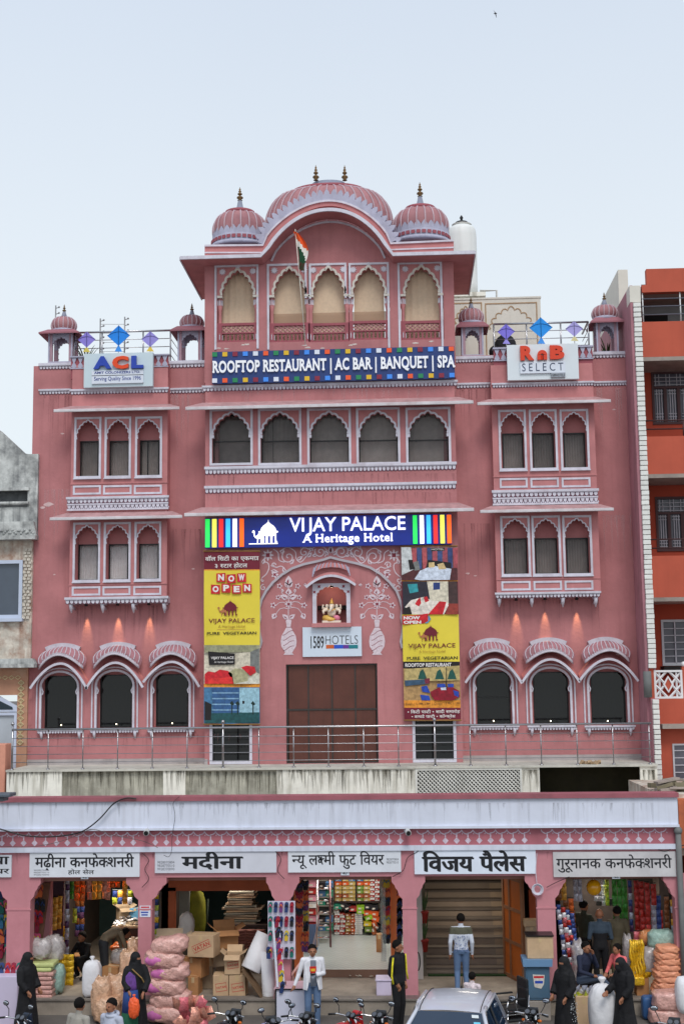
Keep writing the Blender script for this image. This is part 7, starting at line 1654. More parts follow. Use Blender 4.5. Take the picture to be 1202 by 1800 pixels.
packets('pink and gold packets hanging left of centre in the snack shop', 162, 1541, YSF+.02, 2, 3, 9, 13, ['pinkgold','gold']); packets('pink and gold packets hanging at the middle of the snack shop', 180, 1541, YSF, 2, 3, 9, 12.5, ['gold','pinkgold']); packets('narrow pink gold strip right of the middle in the snack shop', 191, 1541, YSF+.05, 1, 3, 9, 13, ['pinkgold'])
packets('orange packets hanging near the right pillar of the snack shop', 203, 1541, YSF, 2, 2, 9, 9, ['orange'], jit=0); packets('amber strip hanging by the right pillar of the snack shop', 220, 1545, YSF+.1, 1, 4, 9, 10, ['gold','orange']); packets('dim row of assorted sachets behind the orange packets', 216, 1566, YSF+.8, 4, 2, 9, 11, ['blue','lime','silver','gold'])
packets('dark green sachets in the depth of the snack shop', 141, 1583, YSF+1.2, 2, 6, 8, 10, ['brown','blue','purple'])
packets('yellow sachets low on the snack shop entrance post', 115, 1628, YSF-.05, 1, 3, 7, 9, ['yellow','purple'])
t = thing('display_table', 'low wooden table covered with white packets inside the snack shop', 'table', at(218, 1660, -3.4)); x0, x1 = P(196,1640,-3.6)[0], P(243,1640,-3.6)[0]; zt_ = P(218,1628,-3.6)[1]
m = MB(); m.box(x0, x1, -3.6, -2.8, zt_-.05, zt_); m.new('table_top', KRAFT_G, t); m = MB(); m.box(x0, x1, -3.6, -3.57, zt_-.25, zt_-.06); m.box(x0, x1, -3.5, -2.8, zt_-.55, zt_-.52); m.new('shelf', mat('dark_wood', (60,44,40), .7), t)
for xx in (x0+.03, x1-.03, (x0+x1)/2): m = MB(); m.box(xx-.025, xx+.025, -3.55, -3.5, ZF, zt_-.05); m.new('leg', MC['dark_wood'], t)
random.seed(31)
for i in range(22): inst('white_packet', pillow_me('packet_white', FO['white']), (random.uniform(x0+.05, x1-.05), random.uniform(-3.55,-2.9), zt_+.03+.04*(i%3)), (random.uniform(1,2), random.uniform(-.6,.6), random.random()*3), (.13,.12,.1), label='small white packet heaped on the low table in the snack shop', cat='packet', group='white packets heaped on the table')
box_carton('carton', 'open dark carton with raised pale lid above the goods table', (205,1597,228,1618), -3.0, .3, KRAFT_G, rz=.5, flaps=1); box_carton('carton', 'blue topped box beside the right pillar of the snack shop', (227,1597,246,1614), -3.0, .3, mat('blue_box', (90,150,190), .6), rz=.1)
for i in range(6): blob('orange_bag', 'orange brown plastic bag lying behind the sacks in the snack shop', 'bag', at(205+i*6, 1672-(i%2)*6, -4.0+.15*(i%3)), (.3,.25,.14), mat('orange_bag', (190,96,50), .3, var=.3, scale=12), 'orange bags in the snack shop', i, 8)
def on_floor(px, py, z=ZF+.03): Y = floorY(px, py, z); return Vector((P(px, py, Y)[0], Y, z))
p = Vector((P(76,1758,-6.0)[0], -6.0, ZF));
t = thing('pack_stack', 'stack of pink and lime packs wrapped in clear plastic by the left pillar', 'packs', p)
for k in range(8):
 w_ = .36; z = ZF+k*.09; m = MB(); m.bev(p.x-w_+.03*math.sin(k*2), p.x+w_-.12+.03*math.sin(k*3), -6.2, -5.75, z, z+.082, .03); m.new('pack', PLAS_P if k < 6 else mat('lime_pack', (200,210,140), .3, var=.15, scale=8), t)
blob('plastic_bag', 'clear plastic bag of shiny packets on top of the pink pack stack', 'bag', Vector((P(72,1700,-5.9)[0], -5.9, ZF+.75)), (.44,.4,.42), PLAS, None, 3, lump=.12); blob('plastic_bag', 'inflated clear plastic bag behind the lime packs', 'bag', Vector((P(94,1700,-5.7)[0], -5.6, ZF+.62)), (.42,.4,.56), PLAS, None, 5, lump=.1); blob('teal_bag', 'teal tinted plastic sack right of the pink pack stack', 'sack', Vector((P(99,1745,-5.8)[0], -5.75, ZF)), (.34,.4,.62), PLAS_G, None, 6, lump=.12)
t = thing('packet_bundle', 'column of bright yellow packets on the snack shop floor', 'packets', on_floor(116, 1732)); o = t.location
for k in range(5):
 for j in range(2): inst('packet', pillow_me('packet_yellow', FO['yellow']), (o.x-.08+j*.16, o.y, o.z+.07+k*.125), (.1, 0, random.uniform(-.3,.3)), (.19,.2,.15), parent=t)
box_carton('carton', 'brown carton on the floor behind the yellow packets', (127,1680,150,1708), floorY(138,1708,ZF), .4, KRAFT, rz=.3, z=ZF)
p = on_floor(162, 1752); blob('white_sack', 'tall white tied sack standing in the middle of the snack shop', 'sack', p, (.38,.34,.72), SACKW, None, 8, 16, .03, tie=True, sq=.5, folds=9)
box_carton('carton', 'small brown carton right of the tall white sack', (182,1700,212,1733), -5.2, .35, KRAFT, rz=-.25, z=ZF)
blob('white_bag', 'limp translucent white bag resting on the small brown carton', 'bag', Vector((P(208,1700,-5.0)[0], -4.7, ZF+.38)), (.45,.4,.34), PLAS, None, 9)
for i, (px, pyb, Y, sz) in enumerate(((190,1790,-6.9,(.52,.5,.5)),(180,1780,-6.75,(.4,.42,.85)),(206,1762,-6.5,(.5,.5,.85)),(228,1735,-5.9,(.42,.4,.95)),(238,1700,-5.7,(.34,.4,1.15)))):
 blob('tan_sack', ('lumpy tan sack lying lowest behind the man in the hooded top','lumpy tan sack rising behind the man in the hooded top','tall lumpy tan sack left of the woman in the black burqa','lumpy tan plastic sack leaning behind the burqa woman','tan plastic sack squeezed against the second pillar')[i], 'sack', Vector((P(px, 1750, Y)[0], Y, G if Y < -6.4 else ZF)), sz, PLAS_T, None, 20+i, 18, .1, sq=.6)
# shop 2 cartons
def wallbox(name, label, cat, px, Y0, Y1, m_, z0=None, z1=None):
 a = R(*px, Y0); m = MB(); m.box(a[0], a[1], Y0, Y1, a[2] if z0 is None else z0, a[3] if z1 is None else z1); return setp(m.new(name, m_), label, cat)
wallbox('shutter_box', 'dull orange shutter box across the top of the carton shop', 'shutter', (276,1535,520,1566), YSF, YSF+.3, DOR_, z1=2.94)
wallbox('door_leaf', 'orange folded door leaf at the left of the carton shop', 'door', (284,1560,309,1672), YSF+.0, YSF+.08, DOR_, z0=ZF)
wallbox('grey_column', 'grey green plastered column inside the carton shop', 'column', (315,1560,333,1700), YSF+.6, YSF+.8, mat('grey_green', (140,144,134), .8, var=.1), z0=ZF, z1=2.94)
packets('yellow, green and blue sachet strip beside the second pillar', 275, 1570, YSF-.3, 1, 9, 9, 10, ['yellow','blue','lime','silver'])
random.seed(12)
t = thing('flat_carton_stack', 'tall stack of flattened cartons on a shelf in the carton shop', 'cartons', at(425, 1625, -3.2)); z0_ = P(425,1627,-3.2)[1]; cx_ = P(425,1600,-3.2)[0]
for k in range(15): w_ = .42*random.uniform(.85, 1.1)*(1 if k < 9 else .7); m = MB(); m.obox((cx_+random.uniform(-.04,.04), -3.1, z0_+.03+k*.052), (w_*2, .5, .035), random.uniform(-.08,.08), random.uniform(-.02,.02)); m.new('flat_carton', [KRAFT_L, KRAFT_G, mat('carton_dim', (150,146,130), .8)][k % 3], t)
wallbox('shelf_unit', 'dark shelf carrying the flattened cartons', 'shelf', (385,1626,478,1632), -3.5, -2.8, MC['dark_wood'])
t = thing('brick_stack', 'pile of thin reddish bundles under the flattened cartons', 'bundles', at(440, 1670, -3.5));
for r in range(7):
 for c in range(3): a = at(424+c*17, 1636+r*5, -3.6); inst('bundle', pillow_me('bundle_red', mat('bundle_red', (150,96,84), .7, var=.2)), a, (0,0,0), (.24,.3,.07), parent=t)
blob('green_cloth', 'yellow green cloth heap glimpsed in the dark of the carton shop', 'cloth', at(345, 1650, -3.4), (.45,.3,1.1), mat('cloth_lime', (120,120,30), .8, var=.3, scale=6), None, 4)
for i, px in enumerate((350, 356, 363)): m = MB(); m.tube([at(px, 1640, -3.3), at(px+3, 1580, -3.1)], .025, 6); setp(m.new('pole', mat('dark_green_pole', (40,50,36), .7)), 'dark green pole leaning in the carton shop, %s of three' % ('left','middle','right')[i], 'pole', 'poles in the carton shop')
p = at(328, 1655, -4.9); blob('white_sack', 'crumpled pale sack propped on the cartons in front of the grey column', 'sack', p, (.34,.3,.62), mat('sack_pale', (196,190,184), .5, var=.1, bump=.4), None, 10, lump=.08)
BX = [('carton','open kraft carton with a long grey flap lying on the pink sacks',(272,1652,318,1676),-5.9,.4,KRAFT_G,.15,1,None),
 ('carton','pale carton stamped with red letters, tilted on the carton pile',(332,1644,380,1683),-5.9,.42,KRAFT_L,-.2,0,('VATAN',.42)),
 ('carton','open brown carton with raised flaps at the top of the pile',(376,1636,414,1668),-5.4,.4,KRAFT,.3,1,None),
 ('carton','plain brown carton under the red stamped one',(322,1684,360,1719),-5.7,.4,KRAFT,-.3,0,None),
 ('carton','narrow brown carton standing beside the pink sacks',(332,1718,350,1757),-5.9,.4,KRAFT,-.1,0,None),
 ('carton','pale open topped carton above two closed cartons',(395,1679,422,1714),-6.0,.36,KRAFT_L,.0,1,('VATAN',.15)),
 ('carton','closed pale carton at the lower left of the pair',(374,1714,401,1757),-6.0,.36,KRAFT_L,.03,0,('VATAN',.15)),
 ('carton','closed pale carton at the lower right of the pair',(403,1714,432,1757),-6.0,.36,KRAFT_L,-.04,0,('VATAN',.15)),
 ('carton','half collapsed brown carton in the shade behind the stamped one',(366,1672,392,1700),-5.2,.4,KRAFT_G,.5,0,None)]
for nm, lab, px, Y, dp, mt, rz_, fl_, st in BX: box_carton(nm, lab, px, Y, dp, mt, rz=rz_, flaps=fl_, stamp=st, z=(ZF+.03 if px[3] == 757 else None))
box_carton('carton', 'large kraft carton in the shade supporting the pile', (352,1700,372,1757), -5.3, .5, KRAFT_G, rz=.1, z=ZF); box_carton('carton', 'dark carton behind the open topped pair', (380,1668,425,1716), -5.0, .5, KRAFT_G, rz=.0, z=ZF)
m = MB(); a, b = at(432, 1705, -5.9), at(462, 1752, -6.1); m.obox(((a.x+b.x)/2, -6.0, (a.z+b.z)/2), (.78, .5, .02), ry=.95); setp(m.new('leaning_board', mat('board_brown', (110,86,62), .8)), 'flat brown board leaning against the white rolls', 'board')
def roll(lab, p0, p1, r):
 m = MB(); p0, p1 = Vector(p0), Vector(p1); m.tube([p0, p0+(p1-p0)*.02, p1], [r*.97, r, r], 20); t = thing('wrapped_roll', lab, 'roll', p0); m.new('roll', SACKW, t); m = MB(); m.tube([p1, p1+(p1-p0).normalized()*.01], r*.45, 12); m.new('roll_core', KRAFT, t)
roll('thick white wrapped roll leaning to the right in the carton shop', at(440, 1705, -5.9), at(468, 1643, -5.7), .21); roll('slim white wrapped roll standing upright beside the slipper stand', at(473, 1752, -6.0), at(470, 1672, -5.9), .14)
PNKP = mat('pink_print', (200,110,170), .4, var=.2, scale=10)
def sprint(t, size):
 m = MB(); m.ball((-size[0]*.18, -size[1]*.36, size[2]*.5), .17, 12, (1.3, .5, .65)); m.new('print_patch', PNKP, t, world=False)
z = G
labs = ['lowest','second lowest','third from the bottom','third from the top','second from the top','topmost']
for k in range(6):
 h = .37; w_ = .86-.02*k; x = P(297+[-2,6,-3,4,-6,4][k], 1750, -6.75)[0]
 blob('pink_sack', 'bulging pink plastic sack, %s in the pile by the second pillar' % labs[k], 'sack', Vector((x, -6.9+.03*(k%2), z)), (w_,.55,h), PLAS_P, 'pile of bulging pink sacks', 40+k, 18, .075, extra=sprint if k not in (5, 1) else (lambda t, s: None), sq=.7, ry=(.1,-.06,.09,-.12,.06,-.16)[k]); z += .262
p = Vector((P(338,1795,-8.2)[0], -8.2, G)); t = thing('wafer_pack_bundle', 'bundle of orange and cream snack bags at the bottom edge', 'packets', p)
random.seed(44)
for i in range(24):
 a = random.uniform(-.34,.34); inst('snack_bag', pillow_me('packet_'+['pinkgold','pink','pinkgold'][i%3], FO[['pinkgold','pink','pinkgold'][i%3]]), (p.x+a, -8.2+random.uniform(-.15,.15), G+.14+(i//6)*.18-.02*abs(a)), (random.uniform(-.4,.4), random.uniform(-.7,.7), random.uniform(-.6,.6)), (.2,.2,.24), parent=t)
# shop 3 shoe shop
s3 = thing('shoe_shop', 'brightly lit shoe shop room with white wavy floor and orange jambs', 'shop', (P(600,1700,YSF)[0], YSF, ZF))
zs3 = .77; xa3, xb3 = P(517,1650,YSF)[0], P(700,1650,YSF)[0]
TILE = mat('white_tile', (216,222,220), .25, var=.03)
m = MB(); m.box(XF[2]+.101, XF[3]-.101, YSF-.02, .4, ZF+.001, zs3-.004); m.new('raised_floor', mat('step_brown', (134,104,88), .8, var=.15), s3)
m = MB(); m.box(XF[2]+.101, XF[3]-.101, YSF-.015, .4, zs3-.0035, zs3); m.new('floor_tiles', TILE, s3)
m = MB(); y = YSF+.12; k = 0
while y < .3:
 n = 60; xs_ = [XF[2]+.12+(XF[3]-XF[2]-.24)*i/n for i in range(n+1)]; vs = []
 for i, x in enumerate(xs_): o_y = .045*(1 if i % 4 < 2 else -1); vs += [(x, y+o_y, zs3+.001), (x, y+o_y+.05, zs3+.001)]
 m.add(vs, [(2*i, 2*i+2, 2*i+3, 2*i+1) for i in range(n)]); y += .19
m.new('floor_wave_lines', mat('wave_grey', (132,152,148), .3), s3, kind='stuff')
m = MB(); m.box(XF[2]+.101, XF[2]+.13, YSF+.1, .4, zs3, 2.9); m.box(XF[3]-.13, XF[3]-.101, YSF+.1, .4, zs3, 2.9); m.box(XF[2]+.13, XF[3]-.13, .35, .4, zs3, 2.9); m.new('room_lining', mat('shop_white', (206,200,190), .8), s3)
for (a, b, Y) in ((517,532,YSF-.02),(686,700,YSF-.02)): q = R(a, 1545, b, 1700, Y); m = MB(); m.box(q[0], q[1], Y, Y+.12, ZF, 2.94); m.new('door_jamb', mat('bright_orange', (236,128,74), .6, var=.05), s3)
q = R(660,1541,690,1547,YSF); m = MB(); m.box(xa3, xb3, YSF-.02, YSF+.1, P(600,1544,YSF)[1], 2.94); m.new('lintel', MC['bright_orange'], s3)
def lampA(name, loc, e, sx_, sy_, col=(1,.97,.92), rot=(0,0,0)):
 l = bpy.data.lights.new(name, 'AREA'); l.shape = 'RECTANGLE'; l.size = sx_; l.size_y = sy_; l.energy = e; l.color = col; o = bpy.data.objects.new(name, l); COL.objects.link(o); o.location = loc; o.rotation_euler = rot
cx3 = (XF[2]+XF[3])/2
for i, y in enumerate((-3.2, -1.2)):
 m = MB(); m.box(cx3-.5, cx3+.5, y-.03, y+.03, 2.84, 2.88); m.new('tube_light', emi('tube_glow', (255,250,240), 8), s3); lampA('shop_tube_light', (cx3, y, 2.8), 17, 1.2, .5)
lampA('snack_shop_lamp', ((XF[0]+XF[1])/2, -3.6, 2.8), 42, .8, .3, (1,.9,.75)); lampA('balloon_shop_lamp', ((XF[4]+XF[5])/2, -4.2, 2.8), 36, .8, .3, (1,.9,.78)); lampA('staircase_lamp', ((XF[3]+XF[4])/2, -3.4, 2.85), 16, .6, .3, (1,.9,.75)); lampA('carton_shop_lamp', ((XF[1]+XF[2])/2, -3.4, 2.8), 12, .6, .3, (1,.9,.8))
random.seed(77)
SBX = {}
def shoebox(c, w_, h, d, col, lab, rz=0, ry=0):
 if col not in SBX:
  mb = MB(); mb.box(-.5, .5, -.5, .5, -.5, .22); mb.cm = 1; mb.box(-.515, .515, -.515, .515, .221, .5); mb.cm = 2; mb.box(-.3, .1, -.518, -.516, -.3, .05)
  C_ = {'tan':(196,168,96),'orange':(222,92,30),'lime':(150,200,40),'teal':(40,150,120),'black':(36,34,40),'red':(176,44,40),'white':(226,226,226),'yellow':(220,196,40),'rust':(168,88,48),'blue':(70,120,170),'pink':(222,150,170),'green':(120,150,60)}[col]
  SBX[col] = mb.mesh('shoebox_'+col, [mat('sb_'+col, C_, .6, var=.1), mat('sbl_'+col, tuple(int(q*.82) for q in C_), .6, var=.1), mat('sb_label', (214,208,196), .6)])
 return inst('shoebox', SBX[col], c, (0, ry, rz), (w_, d, h), None, lab, 'shoebox', 'shoeboxes stacked in the shoe shop')
YB3 = -.1
def px2(px, py, Y=YB3): return P(px, py, Y)
U3 = (P(700,1600,YB3)[0]-P(600,1600,YB3)[0])/100
CW = {'tan':'tan','orange':'orange','green':'olive green','red':'red','blue':'pale blue','rust':'rust brown','black':'black','white':'white','lime':'lime green','teal':'teal','yellow':'yellow','pink':'pink'}
cols_ = [('tan',588),('tan',600),('tan',612),('rust',629),('green',641)]
for ci, (cname, px) in enumerate([('tan',595),('tan',607.5),('tan',619),('green',633),('tan',645)]):
 for r in range(6):
  x, z = px2(px, 1580-r*7.2); c_ = (cname, 'rust', cname, 'tan', 'orange', 'blue')[r] if (ci+r) % 3 else cname
  shoebox((x, YB3, z+.0), U3*11.2, U3*6.4, .3, c_, '%s shoebox on the upper shop shelf, %s row, %s column' % (CW[c_], ('lowest','second','third','fourth','fifth','top')[r], ('first','second','third','fourth','fifth')[ci]))
ORD_ = 'first second third fourth fifth sixth seventh eighth ninth tenth eleventh'.split()
for ci, px in enumerate((654.5, 663)):
 for r in range(11): x, z = px2(px, 1582-r*4.1); shoebox((x, YB3, z), U3*7.8, U3*3.7, .3, 'white' if (r+ci) % 2 else 'red', '%s slim shoebox, %s narrow tower on the upper shelf, %s up' % (('white','red')[(r+ci+1) % 2], ('left','right')[ci], ORD_[r]))
q = R(586,1583,672,1586,YB3-.1); m = MB(); m.box(q[0], q[1], YB3-.18, .34, q[2], q[3]); m.new('shelf', MC['dark_wood'], s3)
for px in (587, 626, 670): q = R(px,1541,px+2,1641,YB3-.1); m = MB(); m.box(q[0], q[1], YB3-.17, YB3+.3, zs3, 2.9); m.new('shelf_upright', MC['dark_wood'], s3)
ORD = 'first second third fourth fifth sixth seventh eighth ninth tenth eleventh'.split()
def stack(px, py0, n, w_, h, cs, lab, jx=.0):
 for r in range(n):
  x, z = px2(px, py0-r*h-h/2); c_ = cs[r % len(cs)]; shoebox((x+random.uniform(-jx,jx), YB3-.05, z), U3*w_*.97, U3*h*.93, .3, c_, '%s shoebox %s, %s from the floor' % (CW[c_], lab, ORD[r]), random.uniform(-.08,.08))
stack(593, 1640, 11, 9, 4.2, ['white','red','white'], 'in the first white and red pile', .01); stack(602.5, 1640, 9, 8.5, 4.2, ['red','white'], 'in the second white and red pile', .01)
stack(612, 1640, 7, 8.5, 5.3, ['rust','tan'], 'in the rust coloured pile', .01); stack(620.5, 1640, 7, 7.5, 5.3, ['rust','orange','rust'], 'in the orange rust pile', .01); stack(631, 1640, 11, 14, 3.35, ['white'], 'in the neat white middle pile', .004)
for (px, py, c_, ry) in ((594,1592,'teal',.0),(604,1590,'black',.3),(611,1594,'black',-.3),(621,1596,'red',0),(634,1594,'lime',0),(634,1600,'lime',0),(647,1592,'black',.1),(658,1594,'black',-.1),(646,1603,'orange',0),(659,1604,'orange',.1),(648,1611,'lime',-.35),(660,1613,'orange',.3),(646,1622,'yellow',0),(659,1624,'orange',1.2),(648,1632,'green',0),(657,1634,'rust',1.3),(664,1628,'black',.6)):
 x, z = px2(px, py, YB3-.1); shoebox((x, YB3-.12, z), U3*13, U3*8.2, .28, c_, '%s shoebox in the loose heap %s the white pile' % (CW[c_], 'left above' if px < 625 else ('on top of' if px < 640 else 'right of')) + (' at tilt' if abs(ry) > .2 else '') + {True:' high up',False:' low down'}[py < 1605], 0, ry)
YL3 = -2.2
for r in range(9):
 x, z = P(549, 1553+r*12, YL3); c_ = ['pink','red','pink','white','red','pink','red','black','blue'][r]; shoebox((x, YL3+.1, z), .25, .13, .5, c_, '%s box on the left wall rack, %s level from the top' % (CW[c_], ORD_[r]))
for r in range(6):
 for k in range(2): x, z = P(566+k*12, 1556+r*15, -1.2); shoebox((x, -1.1, z), .17, .12, .3, ['black','blue','teal','black'][(r+k) % 4], '%s box in the rack behind the ladder, %s row %s' % (CW[['black','blue','teal','black'][(r+k) % 4]], ORD_[r], ('left','right')[k]))
q = R(540,1625,556,1680,YL3-.2); m = MB(); m.box(q[0]-.2, q[1], YL3-.2, YL3+.6, zs3, q[3]); m.new('blue_counter', mat('slate_blue', (84,104,140), .6), s3)
m = MB(); m.prism([(P(546,1672,YSF+.4)[0], P(546,1672,YSF+.4)[1]), (P(560,1617,YSF+.4)[0], P(560,1617,YSF+.4)[1]), (P(563,1617,YSF+.4)[0], P(563,1617,YSF+.4)[1]), (P(550,1672,YSF+.4)[0], P(550,1672,YSF+.4)[1])], YSF+.4, YSF+.44); m.new('white_edge', WHT, s3)
def shoes_col(lab, px, py0, py1, n, Y, ks):
 t = thing('shoe_display', lab, 'display', at(px, py1, Y)); q = R(px-7, py0-8, px+7, py1+8, Y+.03); m = MB(); m.box(q[0], q[1], Y+.03, Y+.05, q[2], q[3]); m.new('panel', mat('display_tan', (190,160,130), .6, var=.15), t)
 for r in range(n):
  for s_ in (-1, 1): slipper(ks[(r) % len(ks)], at(px+s_*3.2, py0+(py1-py0)*r/(n-1), Y), (0, s_*.15, 0), t, None, .82)
shoes_col('tan panel of brown sandals inside the left jamb of the shoe shop', 536, 1556, 1664, 7, YSF-.15, [5,9,8,7]); shoes_col('narrow panel of small sandals outside the left orange jamb', 526, 1560, 1630, 6, YSF-.3, [5,2,9]); shoes_col('panel of sandals inside the right jamb of the shoe shop', 679, 1552, 1650, 7, YSF-.1, [7,9,5,1]);
t = thing('handbag_display', 'black and orange shoes hanging down the right orange jamb', 'display', at(703, 1650, YSF-.4))
for r in range(6): p = at(702, 1556+r*18, YSF-.4); slipper([9,9,5,5,0,5][r], p, (0, .1, 0), t, None, 1.25)
q = R(669,1560,678,1690,YSF-.25); m = MB(); m.box(q[0], q[1], YSF-.25, YSF-.24, q[2], q[3]); setp(m.new('glass_leaf', mat('clear_leaf', (190,200,196), .1, var=0, alpha=.3)), 'half open glass door leaf at the right of the shoe shop', 'glass door')
box_carton('carton', 'narrow kraft carton on the shoe shop floor at the right', (661,1643,672,1674), floorY(666,1674,zs3), .25, KRAFT, z=zs3)
def ladder():
 Y = YSF+.35; t = thing('ladder', 'aluminium ladder leaning inside the shoe shop', 'ladder', at(568, 1668, Y)); tops = (557, 579.5); bots = (557.5, 581)
 for a, b in zip(bots, tops): m = MB(); m.tube([at(a, 1665, Y-.1), at(b, 1540, Y+.5)], .025, 6); m.new('stile', CHROME if a < 560 else mat('ladder_brown', (150,110,110), .4, metal=.5), t)
 for py in (1562, 1583, 1605, 1627, 1648): m = MB(); f = (1665-py)/125; y = Y-.1+.6*f; m.tube([at(558, py, y), at(580, py, y)], .022, 6); m.new('rung', CHROME, t)
ladder()
t = thing('slipper_board', 'white display board with sixteen pairs of rubber slippers by the third pillar', 'display', at(497, 1687, -6.45)); q = R(471,1584,519,1686,-6.42); m = MB(); m.box(q[0], q[1], -6.42, -6.39, q[2], q[3]); m.new('board', mat('board_lilac', (206,202,220), .5), t)
random.seed(15)
for r, py in enumerate((1595, 1620, 1645, 1674)):
 for c in range(5): px = 477+c*9.4; slipper(random.randrange(10), at(px-1.8, py, -6.46), (0, .06, 0), t, None, .78)
m = MB(); a, b = at(480, 1620, -6.6), at(488, 1735, -7.1); m.tube([a, b], .022, 4); m.tube([a+Vector((.1,.1,0)), b+Vector((.12,.1,0))], .02, 4); m.new('stand_edge', WSIGN, t)
for k in range(7): f = k/6; p = a+(b-a)*f+Vector((.09,-.03,0)); slipper((k*3+2) % 10, p, (0, .2, .4), t, None, .85)
slipper(0, at(472, 1675, -6.46), (0,0,0), t, None, .9)
t = thing('street_counter', 'white fronted street counter with black edge below the slipper board', 'counter', (P(512,1790,-7.1)[0], -7.1, G)); x0, x1 = P(484,1765,-7.1)[0], P(538,1765,-7.1)[0]; zc_ = P(511,1737,-7.1)[1]
m = MB(); m.box(x0, x1, -7.1, -6.5, G, zc_-.03); m.new('counter_body', mat('counter_lilac', (206,208,226), .4, var=.03), t); m = MB(); m.box(x0-.02, x1+.02, -7.12, -6.45, zc_-.03, zc_+.0); m.new('counter_top', mat('counter_pink_top', (206,170,180), .4), t)
for a in (x0-.001, x1-.02): m = MB(); m.box(a-.004, a+.024, -7.112, -7.101, G, zc_-.03); m.new('edge_strip', BLK, t)
m = MB(); m.box(x0, x1, -7.13, -7.121, zc_-.03, zc_-.005); m.new('edge_strip', BLK, t)
p = at(499, 1728, -6.9); m = MB(); m.ball(p, .05, 8, (1,.8,1.1)); setp(m.new('brown_pot', mat('pot_brown', (90,40,34), .4)), 'small dark brown pot on the street counter', 'pot')
t = thing('small_gate', 'low pale pink slatted gate behind the street counter', 'gate', at(518, 1725, -5.9));
m = MB(); m.tube([at(506, 1722, -6.0), at(530, 1690, -5.7)], .03, 4); m.new('handrail', mat('gate_pink', (224,170,160), .6), t)
for k in range(4): m = MB(); px = 509+k*6; m.tube([at(px, 1719-k*8, -5.95+.07*k), at(px, 1732, -5.95+.07*k)], .018, 4); m.new('slat', MC['gate_pink'], t)
t = thing('step_stool', 'lilac plastic step stool at the shoe shop entrance', 'stool', (P(674,1750,-5.9)[0], -5.9, ZF)); x0, x1 = P(661,1740,-5.95)[0], P(688,1740,-5.95)[0]; zt_ = P(674,1723,-5.95)[1]; m = MB(); m.bev(x0, x1, -5.95, -5.5, ZF, zt_-.02, .03); m.new('body', mat('stool_lilac', (206,196,220), .5), t); m = MB(); m.bev(x0-.015, x1+.015, -5.97, -5.48, zt_-.02, zt_+.01, .01); m.new('seat', MC['stool_lilac'], t)
random.seed(6); m = MB()
for i in range(16): p = on_floor(606+random.uniform(0,34) if i < 11 else 650+random.uniform(0,8), 1713+random.uniform(-2,4)); m.obox(p+Vector((0,0,.012)), (random.uniform(.03,.1), random.uniform(.02,.06), .012), random.random()*3, .3, .3)
setp(m.new('paper_litter', mat('litter_paper', (220,212,196), .8)), 'crumpled paper scraps on the step of the shoe shop', 'litter', kind='stuff')
# shop 4 staircase
st = thing('staircase', 'grey stone staircase rising behind the arcade to the hotel', 'staircase', (P(820,1700,-4.0)[0], -4.0, ZF)); x0, x1 = P(748,1650,-3.8)[0], P(899,1650,-3.8)[0]
for k in range(17):
 y = -4.0+k*.27; z = ZF+k*.165; m = MB(); m.box(x0, x1, y, y+.29, z-.1 if k else ZF, z+.135); m.new('riser', mat('stair_riser', (150,134,120), .8, var=.12), st); m = MB(); m.box(x0, x1, y-.03, y+.285, z+.1355, z+.165); m.new('tread', mat('stair_tread', (110,100,92), .7, var=.15), st)
 m = MB(); xl = P(872,1650,-3.8)[0]; m.box(xl, x1-.01, y-.004, y-.001, z, z+.13); m.new('riser_tile', mat('riser_buff', (170,148,126), .8), st)
m = MB(); m.box(x0-.1, x0-.001, -4.1, .5, ZF, 2.94); m.box(x1+.001, x1+.12, -3.7, .5, ZF, 2.94); m.new('stair_wall', mat('stair_wall', (120,112,98), .85, var=.15), st)
m = MB(); q = R(732,1545,742,1700,-4.4); m.box(q[0], q[1], -4.4, -4.2, ZF, 2.94); m.new('white_post', mat('post_white', (196,188,184), .7), st)
t = thing('panel_door', 'tall orange panelled door folded open at the right of the staircase', 'door', at(905, 1710, -4.6)); a, b = Vector((P(887,1690,-4.0)[0], -4.0, ZF)), Vector((P(922,1715,-5.0)[0], -5.0, ZF)); dv = (b-a); ang = math.atan2(dv.y, dv.x); ln_ = dv.length; M_ = Matrix.Translation(a) @ Matrix.Rotation(ang, 4, 'Z')
def dbox(nm, x0, x1, z0, z1, th, mt, off=0):
 m = MB(); vs = [M_ @ Vector(p) for p in [(x0,-th+off,z0),(x1,-th+off,z0),(x1,th+off,z0),(x0,th+off,z0),(x0,-th+off,z1),(x1,-th+off,z1),(x1,th+off,z1),(x0,th+off,z1)]]; m.add(vs, [(0,3,2,1),(4,5,6,7),(0,1,5,4),(1,2,6,5),(2,3,7,6),(3,0,4,7)]); m.new(nm, mt, t)
OD = mat('door_orange', (196,104,40), .5, var=.12, streak=.2, gcol=(140,70,30)); WD = mat('door_wood', (150,104,74), .6, var=.2)
dbox('leaf', 0, ln_, 0, 2.6, .015, OD)
for x_ in (0, ln_*.33, ln_-.07): dbox('stile', x_, x_+.07, 0, 2.6, .035, WD)
for z_ in (.02, .75, 1.45, 2.1): dbox('rail', .071, ln_*.33-.001, z_, z_+.07, .03, WD); dbox('rail', ln_*.33+.071, ln_-.071, z_, z_+.07, .03, WD)
wallbox('red_panel', 'red orange jamb panel right of the staircase door', 'panel', (930,1565,944,1625), -4.6, -4.5, DOR_)
